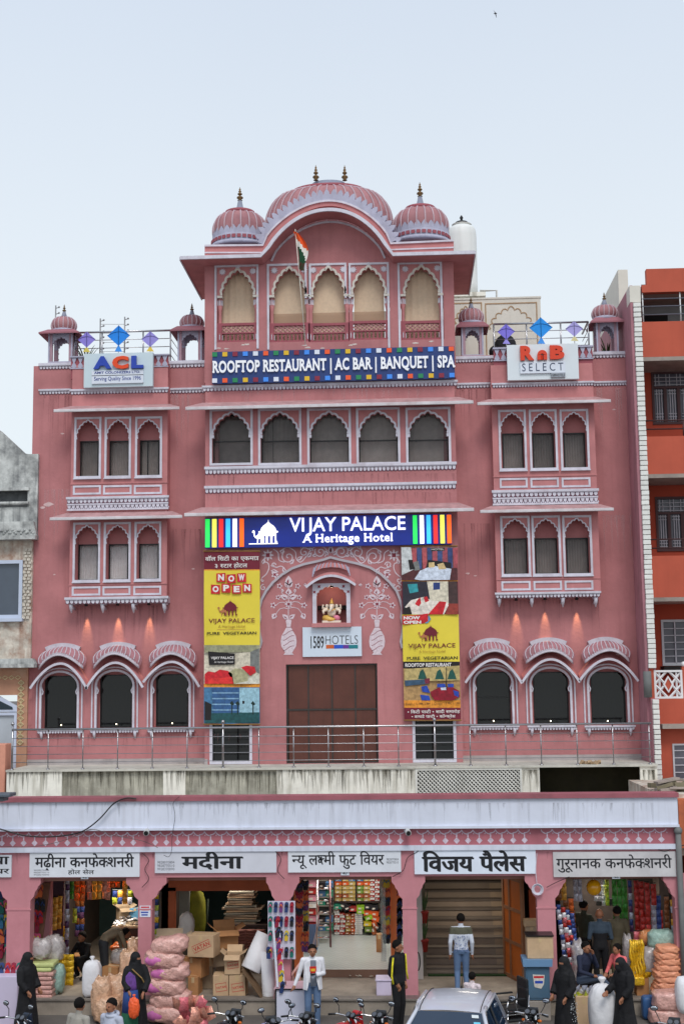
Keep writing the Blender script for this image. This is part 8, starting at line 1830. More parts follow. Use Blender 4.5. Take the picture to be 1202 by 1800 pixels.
for i, (px, py) in enumerate(((746,1612),(746,1662))):
 Y = -4.3; p = at(px, py, Y); t = thing('wall_planter', ('upper','lower')[i]+' red flower pot fixed on the left wall of the staircase', 'flower pot', p); m = MB(); m.lathe(p.x, Y-.05, [(.06,p.z-.12),(.085,p.z+.1),(.095,p.z+.1),(.095,p.z+.14)], 14); m.new('pot', mat('pot_red', (150,40,34), .5), t)
 for k in range(9): m = MB(); a_ = k*2.4; m.tube([(p.x, Y-.05, p.z+.12), (p.x+.04*math.cos(a_), Y-.05+.04*math.sin(a_), p.z+.3), (p.x+.09*math.cos(a_), Y-.05+.09*math.sin(a_), p.z+.38+.1*(k%3))], [.008,.022,.004], 5); m.new('leaf', LEAF, t)
p0 = on_floor(752, 1714); p1 = on_floor(910, 1716); m = MB(); m.bev(p0.x, p1.x, p0.y, p0.y+.55, ZF+.002, ZF+.035, .012); setp(m.new('door_mat', mat('green_mat', (44,70,38), .95, var=.25, scale=30, bump=.6, bscale=120)), 'long green door mat at the foot of the staircase', 'mat')
m = MB(); p = on_floor(893, 1697); m.bev(p.x-.12, p.x+.14, p.y-.1, p.y+.1, ZF, ZF+.09, .02); setp(m.new('door_stop', KRAFT_G), 'small brown block holding the orange door open', 'block')
m = MB(); p = at(733, 1690, -5.2); m.tube([(p.x+.06*math.cos(k*.5236), -5.2, p.z+.2*math.sin(k*.5236)) for k in range(13)], .014, 5); setp(m.new('wire_loop', BLK), 'black cable loop hanging beside the fourth pillar', 'cable')
box_carton('carton', 'grey carton resting behind the fifth pillar by the orange door', (924,1630,944,1650), -5.4, .3, KRAFT_G); box_carton('carton', 'cream carton stacked behind the fifth pillar', (921,1618,944,1630), -5.3, .3, KRAFT_L)
YCB = -6.75
t = thing('metal_cabinet', 'slate blue metal cabinet with torn poster standing by the fifth pillar', 'cabinet', (P(945,1770,YCB)[0], YCB, G)); x0, x1 = P(924,1730,YCB)[0], P(966,1730,YCB)[0]; zt_ = P(945,1698,YCB)[1]; zk = P(945,1686,YCB)[1]; CB = mat('cabinet_blue', (74,104,128), .45, var=.1, grime=.3, gcol=(90,90,90))
m = MB(); m.bev(x0, x1, YCB, YCB+.45, .7, zt_, .015); m.new('body', CB, t); m = MB(); m.prism([(x0-.05, zt_), (x1+.05, zt_), (x1+.06, zk), (x0-.06, zk)], YCB-.08, YCB+.46); m.new('hood', mat('cabinet_hood', (104,140,176), .4, var=.08), t)
m = MB(); m.bev(x0, x1, YCB-.02, YCB+.4, G, .69, .02); m.new('plinth_block', mat('plinth_grey', (150,142,134), .9, var=.2, grime=.4), t)
m = MB(); m.box(x0+.03, x1-.03, YCB-.012, YCB-.0, .75, zt_-.04); dr_ = m.new('door', CB, t)
q = R(936,1713,957,1738,YCB-.02); m = MB(); m.prism([(q[0],q[3]),(q[1],q[3]-.01),(q[1]-.02,q[2]+.08),(q[0]+.16,q[2]),(q[0]+.03,q[2]+.03)], YCB-.018, YCB-.0125); m.new('torn_poster', mat('poster_paper', (206,200,192), .7, var=.2, scale=20), dr_)
m = MB(); text(m, 'BEST OFFER', q[0]+.02, q[1]-.02, q[3]-.08, q[3]-.03, YCB-.0185, 0, .03); m.new('poster_print', RPR, dr_) if False else None
m = MB(); m.box(q[0]+.02, q[1]-.02, YCB-.0195, YCB-.0185, q[3]-.07, q[3]-.03); m.new('poster_red', RPR, dr_); m = MB(); m.box(q[0]+.04, q[1]-.04, YCB-.0195, YCB-.0185, q[2]+.1, q[2]+.15); m.new('poster_blue', BLU2, dr_)
box_carton('carton', 'large kraft carton with black lid edge on top of the blue cabinet', (926,1647,972,1684.5), YCB+.03, .4, KRAFT_L, z=zk+.002)
wallbox('thin_board', 'thin black board lying over the carton on the blue cabinet', 'board', (924,1644.5,973,1646.5), YCB-.0, YCB+.45, BLK)
# shop 5 balloons and snacks
random.seed(91); Y5 = YSF-.9
def pk(label, px, py, cols, rows, w_, h, cs, Y=Y5, **k): return packets(label, px, py, Y, cols, rows, w_, h, cs, **k)
pk('orange brown packets hanging at the left of the balloon shop', 985, 1546, 2, 3, 9.5, 12, ['brown','gold'], Y5-.3); pk('orange brown packets hanging lower at the left of the balloon shop', 998, 1580, 2, 3, 9.5, 12, ['brown','orange'], Y5-.2); pk('single brown strip left of the dark suited men', 1006, 1600, 1, 4, 9.5, 12, ['brown'])
pk('silver sachets hanging beside the yellow balloon', 1014, 1546, 2, 3, 8, 12.5, ['silver']); pk('small cream sachets above the men in the balloon shop', 1062, 1546, 2, 5, 7, 9, ['white','lime'], Y5+.5); pk('white sachets hanging behind the balloon', 1050, 1566, 2, 2, 7, 9, ['white'], Y5+.4)
pk('wide green packet curtain in the balloon shop', 1087.5, 1546, 3, 5, 9, 14, ['green'], Y5+.2, jit=0); pk('blue black sachets beside the green packets', 1106, 1548, 1, 8, 7, 11, ['blue','purple','silver'])
for i, px in enumerate((1117, 1126, 1136, 1147)): pk('shiny red strip, %s of four in the balloon shop' % ('first','second','third','last')[i], px, 1548+i*2, 1, 8 if i < 3 else 3, 9.5, 12, ['red'], Y5-.1*i, group='shiny red strips')
pk('blue and silver strip hanging right of the red strips', 1151, 1574, 2, 5, 9, 12.5, ['silver','blue']); pk('dark gold strip near the right pillar of the balloon shop', 1170, 1576, 1, 7, 9, 11, ['brown','gold'], Y5-.3); pk('gold and silver strip against the right pillar', 1181, 1582, 1, 7, 8, 11, ['gold','silver','brown'], Y5-.4); pk('red and gold strip behind the dark gold one', 1160, 1600, 1, 5, 8, 11, ['red','gold'], Y5+.1)
for i, (px, n) in enumerate(((980,13),(989,14),(997,12),(1004,9))): pk('blue, red and silver twisted strip, %s of four by the fifth pillar' % ('first','second','third','fourth')[i], px, 1590+i*5, 1, n, 8, 8.6, [['blue','silver','white'],['red','white','pink'],['blue','white','red'],['blue','silver']][i], Y5-.7, group='blue and red twisted strips', tilt=.12)
pk('pink crinkled bags under the red strips', 1128, 1638, 3, 2, 10, 13, ['pink','red'], Y5-.4)
p = at(1043, 1560, Y5-.5); t = thing('yellow_balloon', 'round shiny yellow balloon hanging under the shop arch', 'balloon', p); m = MB(); m.ball(p, .155, 20, (1,1,1.05)); m.new('balloon_skin', mat('balloon_yellow', (236,170,20), .15, var=.02, spec=.7), t); m = MB(); m.tube([p+Vector((0,0,.16)), p+Vector((0,.02,.4))], .006, 4); m.new('string', WHT, t)
q = R(1048,1580,1076,1592,-4.2); m = MB(); m.box(q[0], q[1], -4.2, -4.1, q[2], q[3]); setp(m.new('black_monitor', BLK), 'small black monitor above the heads in the balloon shop', 'monitor')
wallbox('dark_backdrop', 'dark shelving at the back of the balloon shop', 'shelf', (985,1545,1190,1700), -3.4, -3.35, mat('dim_brown', (54,46,42), .8, var=.3, scale=6), z0=ZF)  # single flat dark brown sheet, no shelves modelled
t = thing('noodle_bundle', 'tall bundle of yellow snack strips at the right of the balloon shop', 'packets', at(1117, 1725, -5.9))
for i in range(6):
 p = at(1107+i*4.2, 1652, -6.0); m = MB(); pts = [p+Vector((.02*math.sin(j*1.9+i), .03*math.cos(j+i), -j*.11)) for j in range(9)]; m.tube(pts, [.028+.012*(j % 2) for j in range(9)], 6); m.new('strand', FO['yellow'], t)
m = MB(); p = at(1117, 1728, -5.95); m.bev(p.x-.16, p.x+.16, -6.1, -5.8, p.z-.02, p.z+.15, .03); m.new('base_pack', FO['yellow'], t)
for i, (px, py, sx_, sz_, Y, mt, lab) in enumerate(((1104,1712,.2,.8,-5.6,PLAS,'grey plastic sack left of the yellow strips'),(1142,1715,.42,.6,-5.8,PLAS,'clear plastic sack of packets right of the yellow strips'),(1165,1670,.62,.42,-5.8,PLAS_G,'large clear bag lying on the orange sack pile'),(1140,1660,.42,.3,-5.5,mat('orange_clear', (214,140,90), .25, var=.2, scale=12, bump=.6),'bag of orange snacks behind the clear sack'),(1018,1735,.3,.95,-5.9,PLAS,'tall clear plastic sack beside the fifth pillar'),(1140,1700,.4,.4,-5.4,PLAS,'dull clear sack in the shade of the balloon shop'))):
 blob('plastic_sack', lab, 'sack', Vector((P(px,py,Y)[0], Y, P(px,py,Y)[1])), (sx_,.4,sz_), mt, None, 60+i, 14, .1)
PEA = mat('peach_sack', (222,150,116), .4, var=.15, scale=12, bump=.8, bscale=24)
for k in range(8): p = at(1172+(k%3-1)*2, 1748-k*10.5, -6.2); blob('peach_sack', 'flat peach coloured net sack, %s of eight in the right hand pile' % ('lowest','second','third','fourth','fifth','sixth','seventh','topmost')[k], 'sack', p, (.6-.02*k,.45,.16), PEA, 'peach sacks in the right hand pile', 80+k, 16, .09, sq=.55)
for i, (px, z, s_) in enumerate(((1170,G,(.72,.5,.3)),(1178,G+.27,(.74,.52,.36)))): blob('rose_sack', ('lower','upper')[i]+' glossy rose coloured sack at the bottom right of the balloon shop', 'sack', Vector((P(px,1760,-6.9)[0], -6.95, z)), s_, PLAS_P, None, 90+i, 18, .05, sq=.45)
p = on_floor(1130, 1750); box_carton('carton', 'open kraft carton holding yellow packets in the balloon shop', (1118,1718,1140,1750), -6.0, .35, KRAFT, z=ZF, flaps=0)
for i in range(7): inst('packet', pillow_me('packet_yellow', FO['yellow']), at(1120+i*3, 1713+(i%2)*3, -6.0), (.4, random.uniform(-.5,.5), random.random()), (.13,.12,.12), label='yellow packet piled on the kraft carton in the balloon shop', cat='packet', group='yellow packets on the kraft carton')
p = Vector((P(1060,1800,-8.0)[0], -8.0, G)); blob('white_sack', 'big white tied sack on the street between the two black veiled women', 'sack', p, (.56,.5,.98), SACKW, None, 70, 18, .02, tie=True, sq=.8, folds=11)
p = Vector((P(1200,1765,-7.2)[0], -7.2, G+.25)); blob('white_sack', 'white sack cut by the right edge of the picture', 'sack', p, (.3,.4,.7), SACKW, None, 71, 12, .02)
box_carton('carton', 'cardboard box with snacks at the feet of the seated man', (1012,1752,1040,1800), -7.2, .4, KRAFT_L, z=G)
for i in range(9): inst('packet', pillow_me('packet_'+['lime','white','silver'][i%3], FO[['lime','white','silver'][i%3]]), at(1008+i*3.6, 1748-(i%3)*5, -7.1), (.3, random.uniform(-.5,.5), random.random()), (.14,.14,.14), label='small pale packet heaped on the cardboard box near the seated man', cat='packet', group='pale packets heaped on the cardboard box')
blob('blue_drum', 'blue plastic drum in the shade under the yellow strips', 'drum', Vector((P(1141,1790,-6.6)[0], -6.6, G)), (.3,.3,.45), mat('drum_blue', (50,90,140), .5), None, 3, lump=0, sq=.4)
# people
SKIN = mat('skin_brown', (150,100,74), .55, var=.05); HAIR = mat('black_hair', (20,17,16), .85, var=.2, scale=30, bump=.5, bscale=80, spec=.15)
def clothm(name, c, **k): return mat('cloth_'+name, c, .85, var=.1, scale=8, bump=.25, bscale=30, **k)
def sdist(p, a, b):
 d = b-a; L = d.length_squared; t = 0 if L < 1e-9 else max(0, min(1, (p-a).dot(d)/L)); return (p-a-d*t).length, t
def person(label, px, Y, z, h, rz, mats, J=None, hair='short', vox=.014, look=0, extra=None, robe=None, lean=None, zone=None, name='person'):
 """mats: list of (material for) 0 skin, 1 top, 2 trousers, 3 shoes. J overrides joints (facing -Y, 1.70 m tall)"""
 x = P(px, 1700, Y)[0]; k = h/1.7; t = thing(name, label, 'person', (x, Y, z), rz=rz)
 D = dict(pel=(0,0,.93), wai=(0,0,1.08), che=(0,.01,1.28), nec=(0,.01,1.44), hea=(0,-.01,1.585), sl=(-.185,.01,1.39), sr=(.185,.01,1.39), el=(-.235,.04,1.12), er=(.235,.04,1.12), hl=(-.235,-.04,.88), hr=(.235,-.04,.88),
  pl=(-.085,0,.9), pr=(.085,0,.9), kl=(-.095,-.03,.5), kr=(.095,-.03,.5), al=(-.1,.02,.09), ar=(.1,.02,.09), tl=(-.12,-.13,.045), tr=(.12,-.13,.045))
 D.update(J or {}); D = {a: Vector(b)*k for a, b in D.items()}
 mb = MB(); seg = []
 def lim(pts, rs, lab):
  pts = [D[p] if isinstance(p, str) else p for p in pts]; rs = [r*k for r in rs]; q = []; rr = []
  for i in range(len(pts)-1):
   for j in range(4): q.append(pts[i].lerp(pts[i+1], j/4)); rr.append(rs[i]+(rs[i+1]-rs[i])*j/4)
   seg.append((pts[i], pts[i+1], (rs[i]+rs[i+1])/2, lab))
  q.append(pts[-1]); rr.append(rs[-1]); mb.tube(q, rr, 10)
  for p, r in zip(pts, rs): mb.ball(p, r, 10)
 side = (D['sr']-D['sl']).normalized()
 sp_ = [D['pel']-Vector((0,0,.06*k)), D['pel'], D['wai'], D['che'], (D['nec']+D['che'])/2+Vector((0,0,.03*k)), D['nec']]
 W = [(.13,.10),(.165,.12),(.145,.10),(.175,.115),(.15,.09),(.06,.06)]; vs = []; n = 16
 for i, (p, (a, b)) in enumerate(zip(sp_, W)):
  up = (sp_[min(i+1, 5)]-sp_[max(i-1, 0)]).normalized(); s_ = (side-up*side.dot(up)).normalized(); f = up.cross(s_)
  for j in range(n): c = 2*math.pi*j/n; vs.append(p+s_*math.cos(c)*a*k+f*math.sin(c)*b*k)
 fs = [(i*n+j, i*n+(j+1)%n, (i+1)*n+(j+1)%n, (i+1)*n+j) for i in range(5) for j in range(n)]+[tuple(range(n))[::-1], tuple(range(5*n, 6*n))]
 mb.add(vs, fs)
 for a, b, r in ((sp_[0], D['wai'], .12),(D['wai'], D['che'], .14),(D['che'], D['nec'], .12)): seg.append((a, b, r*k, 1))
 seg.append((D['pel']-Vector((0,0,.1*k)), D['pel']-Vector((0,0,.03*k)), .14*k, 2))
 for s_ in 'lr':
  lim(['s'+s_, 'e'+s_, 'h'+s_], [.062,.048,.034], 1); lim(['p'+s_, 'k'+s_, 'a'+s_], [.095,.07,.052], 2); lim(['a'+s_, 't'+s_], [.045,.036], 3)
  lim([D['s'+s_], D['nec']-Vector((0,0,.03*k))], [.06,.05], 1)
  d = (D['h'+s_]-D['e'+s_]).normalized(); u = d.cross(Vector((0,1,0)) if abs(d.y) < .9 else Vector((0,0,1))).normalized(); v = d.cross(u); H0 = D['h'+s_]
  m_ = 1 if s_ == 'r' else -1; lim([H0, H0+d*.075*k], [.028,.036], 0)
  for i in range(4):
   b0 = H0+d*.085*k+v*(i-1.5)*.021*k; L_ = (.07,.082,.078,.06)[i]*k; cu = u*m_*.5; lim([b0, b0+(d+cu*.4).normalized()*L_*.55, b0+(d+cu).normalized()*L_], [.012,.0115,.010], 0)
  b0 = H0+d*.03*k-v*.03*k; lim([b0, b0+(d-v*.8).normalized()*.05*k, b0+(d-v*.3+u*m_*.3).normalized()*.085*k], [.014,.012,.011], 0)
 R_ = Matrix.Rotation(look, 3, 'Z'); hd = D['hea']; nv = (hd-D['nec']).normalized()
 lim([D['nec']-nv*.03*k, hd], [.055,.058], 0)
 for c, r, sc_ in (((0,.01,.03),.094,(.86,1.02,1.05)),((0,-.025,-.03),.072,(.86,.95,1.1)),((0,-.04,-.075),.045,(1,.8,.7)),((0,-.105,-.01),.016,(.9,1,1.7)),((-.083,.01,-.005),.022,(.5,1,1.5)),((.083,.01,-.005),.022,(.5,1,1.5)),((-.03,-.082,.025),.02,(1.2,.6,.5)),((.03,-.082,.025),.02,(1.2,.6,.5))):
  mb.ball(hd+R_ @ (Vector(c)*k), r*k, 12, sc_)
 seg.append((hd+Vector((0,0,-.06*k)), hd+Vector((0,0,.06*k)), .09*k, 0))
 if robe: robe(mb, D, k, R_)
 o = mb.new('tmp', SKIN, world=False); md = o.modifiers.new('r', 'REMESH'); md.mode = 'VOXEL'; md.voxel_size = vox*k; sm = o.modifiers.new('s', 'SMOOTH'); sm.iterations = 2; sm.factor = .5
 dg = bpy.context.evaluated_depsgraph_get(); me = bpy.data.meshes.new_from_object(o.evaluated_get(dg)); bpy.data.objects.remove(o)
 me.materials.clear()
 for m_ in mats: me.materials.append(m_)
 mi = []
 for p in me.polygons:
  c = p.center
  if zone:
   z_ = zone(c/k)
   if z_ is not None: mi.append(z_); continue
  if robe: mi.append(1); continue
  best = 9; bl_ = 0
  for a, b, r, lab in seg:
   if lab == 0 and (c-a).length > .3: continue
   d_, t_ = sdist(c, a, b); d_ -= r
   if d_ < best: best = d_; bl_ = lab
  mi.append(bl_)
 me.polygons.foreach_set('material_index', mi); me.polygons.foreach_set('use_smooth', [True]*len(mi)); me.name = 'body'
 b = bpy.data.objects.new('body', me); COL.objects.link(b); b.parent = t
 if hair:
  m = MB(); n_ = 18; cz = hd+R_ @ Vector((0,.018*k,.042*k)); vs = []
  for i in range(9):
   for j in range(n_):
    a = 2*math.pi*j/n_; fr = max(0, -math.sin(a)); end = .7-.33*fr**.6 if hair == 'short' else .85-.5*fr; th = math.pi*end*i/8; r = .1*k*(1+.03*math.sin(j*5+i*3))
    vs.append(cz+R_ @ Vector((r*.93*math.sin(th)*math.cos(a), r*1.06*math.sin(th)*math.sin(a), r*1.02*math.cos(th))))
  m.add(vs, [(i*n_+j, (i+1)*n_+j, (i+1)*n_+(j+1)%n_, i*n_+(j+1)%n_) for i in range(8) for j in range(n_)], True); m.new('hair', HAIR, t, world=False)
 if not robe and hair is not None:
  m = MB()
  for s_ in (-1, 1): m.ball(hd+R_ @ (Vector((s_*.031,-.086,.008))*k), .0085*k, 6)
  m.new('eyes', BLK, t, world=False)
  m = MB(); m.ball(hd+R_ @ (Vector((0,-.098,-.052))*k), .018*k, 8, (1.2,.3,.28)); m.new('mouth', mat('lips', (120,66,56), .6), t, world=False)
 if extra: extra(t, D, k, R_)
 return t
def shape(t, nm, mt, fn): m = MB(); fn(m); return m.new(nm, mt, t, world=False)
DEN = clothm('denim', (92,116,150)); CHAR = clothm('black', (20,20,24)); SHOE = mat('dark_shoe', (40,34,32), .5)
def blz(c):
 if c.z > .9 and c.z < 1.4 and abs(c.x-.01) < .062 and c.y < -.0: return 4
def blz_x(t, D, k, R_):
 shape(t, 'phone', BLK, lambda m: m.obox(D['hr']+Vector((-.06*k,-.05*k,.03*k)), (.075*k,.15*k,.012), rx=-.5))
 shape(t, 'shirt_emblem', mat('emblem_red', (200,36,30), .7), lambda m: m.prism([(-.065*k,1.29*k),(.07*k,1.29*k),(.07*k,1.2*k),(.0,1.12*k),(-.065*k,1.2*k)], -.148*k, -.12*k))
 shape(t, 'shirt_emblem_band', mat('emblem_yellow', (230,180,50), .7), lambda m: m.prism([(-.045*k,1.25*k),(.05*k,1.25*k),(.04*k,1.2*k),(-.04*k,1.2*k)], -.152*k, -.147*k))
 for s_ in (-1, 1): shape(t, 'blazer_flap', clothm('blazer', (222,222,228)), lambda m: m.add([(s_*.07*k,-.135*k,1.4*k),(s_*.165*k,-.08*k,1.35*k),(s_*.19*k,-.07*k,.83*k),(s_*.12*k,-.16*k,.83*k),(s_*.055*k,-.15*k,1.1*k),(s_*.08*k,-.125*k,1.4*k),(s_*.17*k,-.06*k,1.35*k),(s_*.2*k,-.05*k,.83*k),(s_*.12*k,-.14*k,.83*k),(s_*.06*k,-.135*k,1.1*k)], [(0,1,2,3,4),(9,8,7,6,5),(0,5,6,1),(1,6,7,2),(2,7,8,3),(3,8,9,4),(4,9,5,0)]))
person('standing man in open white blazer over grey shirt looking down at his phone', 549, -7.55, G, 1.63, .15, [SKIN, clothm('blazer', (222,222,228)), DEN, SHOE, clothm('grey_tee', (112,118,130))], dict(hea=(0,-.04,1.57), er=(.23,.02,1.12), hr=(.06,-.22,1.13), el=(-.27,.02,1.13), hl=(-.36,-.04,.93)), zone=blz, vox=.011, extra=blz_x)
def trk_x(t, D, k, R_):
 for s_ in (-1, 1): shape(t, 'yellow_stripe', mat('stripe_yellow', (226,214,40), .7), lambda m: m.tube([D['s'+('l' if s_ < 0 else 'r')]+Vector((s_*.035*k,-.05*k,.03*k)), D['s'+('l' if s_ < 0 else 'r')]+Vector((s_*.06*k,-.045*k,-.12*k)), Vector((s_*.265*k,-.03*k,1.08*k)), Vector((s_*.262*k,-.06*k,.93*k))], .019*k, 6))
person('man in black tracksuit with yellow sleeve stripes turned sideways by the fourth pillar', 699, -7.5, G, 1.68, 1.0, [SKIN, CHAR, CHAR, SHOE], dict(el=(-.24,.03,1.12), hl=(-.15,-.06,.93), er=(.24,.03,1.12), hr=(.15,-.06,.93)), look=.35, vox=.011, extra=trk_x)
PAT = clothm('print_shirt', (206,212,224));
def prt(c): return 4 if c.z > 1.29 and c.z < 1.44 else None
def prt_x(t, D, k, R_):
 random.seed(4)
 def f(m):
  for i in range(46): m.obox(((random.uniform(-.15,.15))*k, (.125-.0*i)*k, random.uniform(.92,1.27)*k), (.022*k,.02*k,.012*k), 0, random.random()*3)
 shape(t, 'shirt_print', mat('shirt_print_blue', (120,136,176), .8), f)
person('man seen from behind in white patterned shirt with olive yoke walking to the staircase', 811, -5.9, ZF, 1.62, math.pi, [SKIN, PAT, DEN, SHOE, clothm('olive', (84,84,70))], dict(kl=(-.095,-.06,.5), ar=(.1,.12,.12)), look=.2, zone=prt, extra=prt_x)
person('dark haired child in a white shawl standing behind the silver car', 829, -8.3, G, 1.25, 2.6, [SKIN, mat('shawl_print', (210,196,200), .8, var=.35, scale=22), CHAR, SHOE], dict(el=(-.2,-.03,1.15), er=(.2,-.03,1.15), hl=(-.1,-.14,1.1), hr=(.1,-.14,1.1)), hair='long')
person('man from behind with grey sweater at the bottom left, head turned right', 141, -12.0, G, 1.63, 2.6, [SKIN, clothm('taupe', (150,146,138)), CHAR, SHOE], look=.35, vox=.011)
def hood(t, D, k, R_): shape(t, 'hood', clothm('hoodie', (176,182,198)), lambda m: m.tube([Vector((.1*k*math.cos(a), .03*k+.09*k*math.sin(a), 1.45*k+.02*k*math.sin(a))) for a in [j*.524 for j in range(13)]], .032*k, 8)); shape(t, 'moustache', HAIR, lambda m: m.ball(D['hea']+R_ @ (Vector((0,-.103,-.035))*k), .02*k, 8, (1.3,.4,.3)))
person('moustached man in pale grey hooded top facing left at the bottom left', 197, -12.0, G, 1.62, -.55, [SKIN, clothm('hoodie', (176,182,198)), CHAR, SHOE], vox=.011, extra=hood)
person('man in khaki shirt bending over inside the snack shop', 182, -4.9, ZF, 1.6, 2.1, [SKIN, clothm('khaki', (124,110,90)), clothm('dark_trouser', (44,46,50)), SHOE], dict(wai=(0,-.06,1.06), che=(0,-.25,1.14), nec=(0,-.42,1.13), hea=(0,-.54,1.08), sl=(-.18,-.36,1.12), sr=(.18,-.36,1.12), el=(-.2,-.46,.86), er=(.2,-.46,.86), hl=(-.14,-.5,.64), hr=(.14,-.5,.64)))
person('dark clothed person crouching in the shade of the snack shop', 147, -4.3, ZF, 1.6, -.6, [SKIN, CHAR, CHAR, SHOE], dict(pel=(0,.1,.3), wai=(0,.08,.45), che=(0,.02,.65), nec=(0,-.02,.8), hea=(0,-.06,.94), sl=(-.18,0,.77), sr=(.18,0,.77), el=(-.25,-.15,.55), er=(.25,-.15,.55), hl=(-.1,-.35,.5), hr=(.1,-.35,.5), pl=(-.09,.08,.28), pr=(.09,.08,.28), kl=(-.15,-.3,.5), kr=(.15,-.3,.5), al=(-.13,-.05,.09), ar=(.13,-.05,.09), tl=(-.14,-.2,.04), tr=(.14,-.2,.04)))
SIT = dict(pel=(0,.1,.47), wai=(0,.09,.62), che=(0,.03,.82), nec=(0,0,.98), hea=(0,-.03,1.12), sl=(-.18,.02,.94), sr=(.18,.02,.94), el=(-.25,-.06,.68), er=(.25,-.06,.68), hl=(-.12,-.28,.62), hr=(.12,-.28,.62), pl=(-.09,.08,.45), pr=(.09,.08,.45), kl=(-.1,-.38,.5), kr=(.1,-.38,.48), al=(-.1,-.4,.09), ar=(.1,-.4,.09), tl=(-.1,-.54,.05), tr=(.1,-.54,.05))
q = dict(SIT); q.update(kl=(-.02,-.4,.58), al=(.2,-.5,.34), tl=(.28,-.58,.3), er=(.2,-.14,.74), hr=(.06,-.16,1.0)); person('seated man in navy jacket and dark cap with crossed legs at the balloon shop', 1029, -6.55, ZF, 1.62, .75, [SKIN, clothm('navy', (34,40,62)), clothm('slate_trouser', (72,84,104)), SHOE], q, vox=.011)
person('seated woman in coral pink top with dark bob hair facing left', 1086, -6.3, ZF, 1.5, -.9, [SKIN, clothm('coral', (222,110,112)), CHAR, SHOE], SIT, hair='long')
for px, rz_, w_ in ((1026, .75, 'seated man in the navy jacket'), (1088, -.9, 'woman in the coral top')):
 Y = -6.5 if px < 1050 else -6.25; x = P(px, 1700, Y)[0]; t = thing('bench_box', 'brown wooden box seat under the '+w_, 'seat', (x, Y+.08, ZF)); m = MB(); m.bev(x-.22, x+.22, Y-.1, Y+.28, ZF, ZF+.33, .01); m.new('box', KRAFT_G, t); m = MB(); m.bev(x-.24, x+.24, Y-.12, Y+.3, ZF+.33, ZF+.36, .01); m.new('lid', MC['dark_wood'], t)
person('bald man from behind in dark vest and slate shirt at the shop counter', 1056, -5.6, ZF, 1.66, math.pi, [SKIN, clothm('slate_shirt', (52,66,80)), CHAR, SHOE], dict(hl=(-.2,-.2,1.05), hr=(.2,-.2,1.05)), hair=None, zone=lambda c: 2 if c.z < 1.22 and c.z > .8 and abs(c.x) < .17 else None)
person('man from behind in olive brown kurta beside the bald man', 1087, -5.3, ZF, 1.66, 3.5, [SKIN, clothm('olive_kurta', (92,84,66)), clothm('olive_kurta', (92,84,66)), SHOE], dict(hl=(-.2,-.2,1.05), hr=(.2,-.2,1.05)))
person('man in dark green jacket half hidden behind the yellow balloon', 1029, -4.9, ZF, 1.72, 2.2, [SKIN, clothm('dark_green', (52,56,44)), CHAR, SHOE], dict(el=(-.24,-.1,1.15), hl=(-.2,-.3,1.05)))
def robe_fn(fl=.0, flare=.30):
 def robe(mb, D, k, R_):
  n = 40; prof = [(.02,flare,.27),(.3,flare*.9,.24),(.6,.235,.2),(.9,.205,.165),(1.1,.195,.15),(1.28,.215,.15),(1.38,.2,.13),(1.44,.13,.12),(1.5,.115,.12)]; vs = []
  for z, a, b in prof:
   am = .035*max(0, 1.25-z)
   for j in range(n): c = 2*math.pi*j/n; f = 1+am*(math.sin(c*9+z*2)+.6*math.sin(c*5+1+z*3)+.4*math.sin(c*14)); vs.append(Vector((a*f*math.cos(c)*k, b*f*math.sin(c)*k, z*k)))
  L = len(prof); mb.add(vs, [(i*n+j, i*n+(j+1)%n, (i+1)*n+(j+1)%n, (i+1)*n+j) for i in range(L-1) for j in range(n)]+[tuple(range(n))[::-1], tuple(range((L-1)*n, L*n))])
  hd = D['hea']
  mb.ball(hd+R_ @ (Vector((0,.015,.02))*k), .118*k, 16, (.95,1.02,1.1)); mb.ball(hd+R_ @ (Vector((0,-.035,-.06))*k), .085*k, 14, (1,.95,1.2)); mb.tube([hd+Vector((0,.03*k,0)), D['nec']+Vector((0,.04*k,-.02*k)), D['che']+Vector((0,.05*k,0)), D['wai']+Vector((0,.07*k,.0))], [.115*k,.15*k,.19*k,.17*k], 14)
  for s_ in 'lr': mb.tube([D['s'+s_]-Vector((0,0,.02*k)), D['e'+s_], D['h'+s_].lerp(D['e'+s_], .1)], [.085*k,.08*k,.075*k], 12)
 return robe
def face_zone(D0, look):
 c_, s_ = math.cos(look), math.sin(look)
 def z(c):
  if c.z > 1.585 and c.z < 1.615:
   x, y = c.x*c_+c.y*s_, -c.x*s_+c.y*c_
   if y < -.06 and abs(x) < .062: return 0
  return None
 return z
def hands_zone(base, D):
 def z(c):
  for h_ in ('hl', 'hr'):
   e_ = 'e'+h_[1]; d = (Vector(D[h_])-Vector(D[e_])).normalized()
   if (c-Vector(D[h_])-d*.08).length < .085 and (c-Vector(D[h_])).dot(d) > .005: return 0
  return base(c)
 return z
BQ = mat('black_robe', (15,15,19), .8, var=.3, scale=6, bump=.8, bscale=11)
def burqa(label, px, Y, rz, look=0, hands=None, extra=None, h=1.52, mt=BQ, flare=.3):
 Dh = dict(el=(-.25,-.02,1.12), er=(.25,-.02,1.12), hl=(-.2,-.16,.95), hr=(.2,-.16,.95)); Dh.update(hands or {})
 return person(label, px, Y, G, h, rz, [SKIN, mt, CHAR, SHOE], Dh, hair='', look=look, vox=.013, robe=robe_fn(0, flare), zone=hands_zone(face_zone(None, look), Dh), extra=extra)
burqa('woman in full black burqa with dark blue veil facing right at the left edge', 49, -7.8, 1.2, .2, flare=.31)
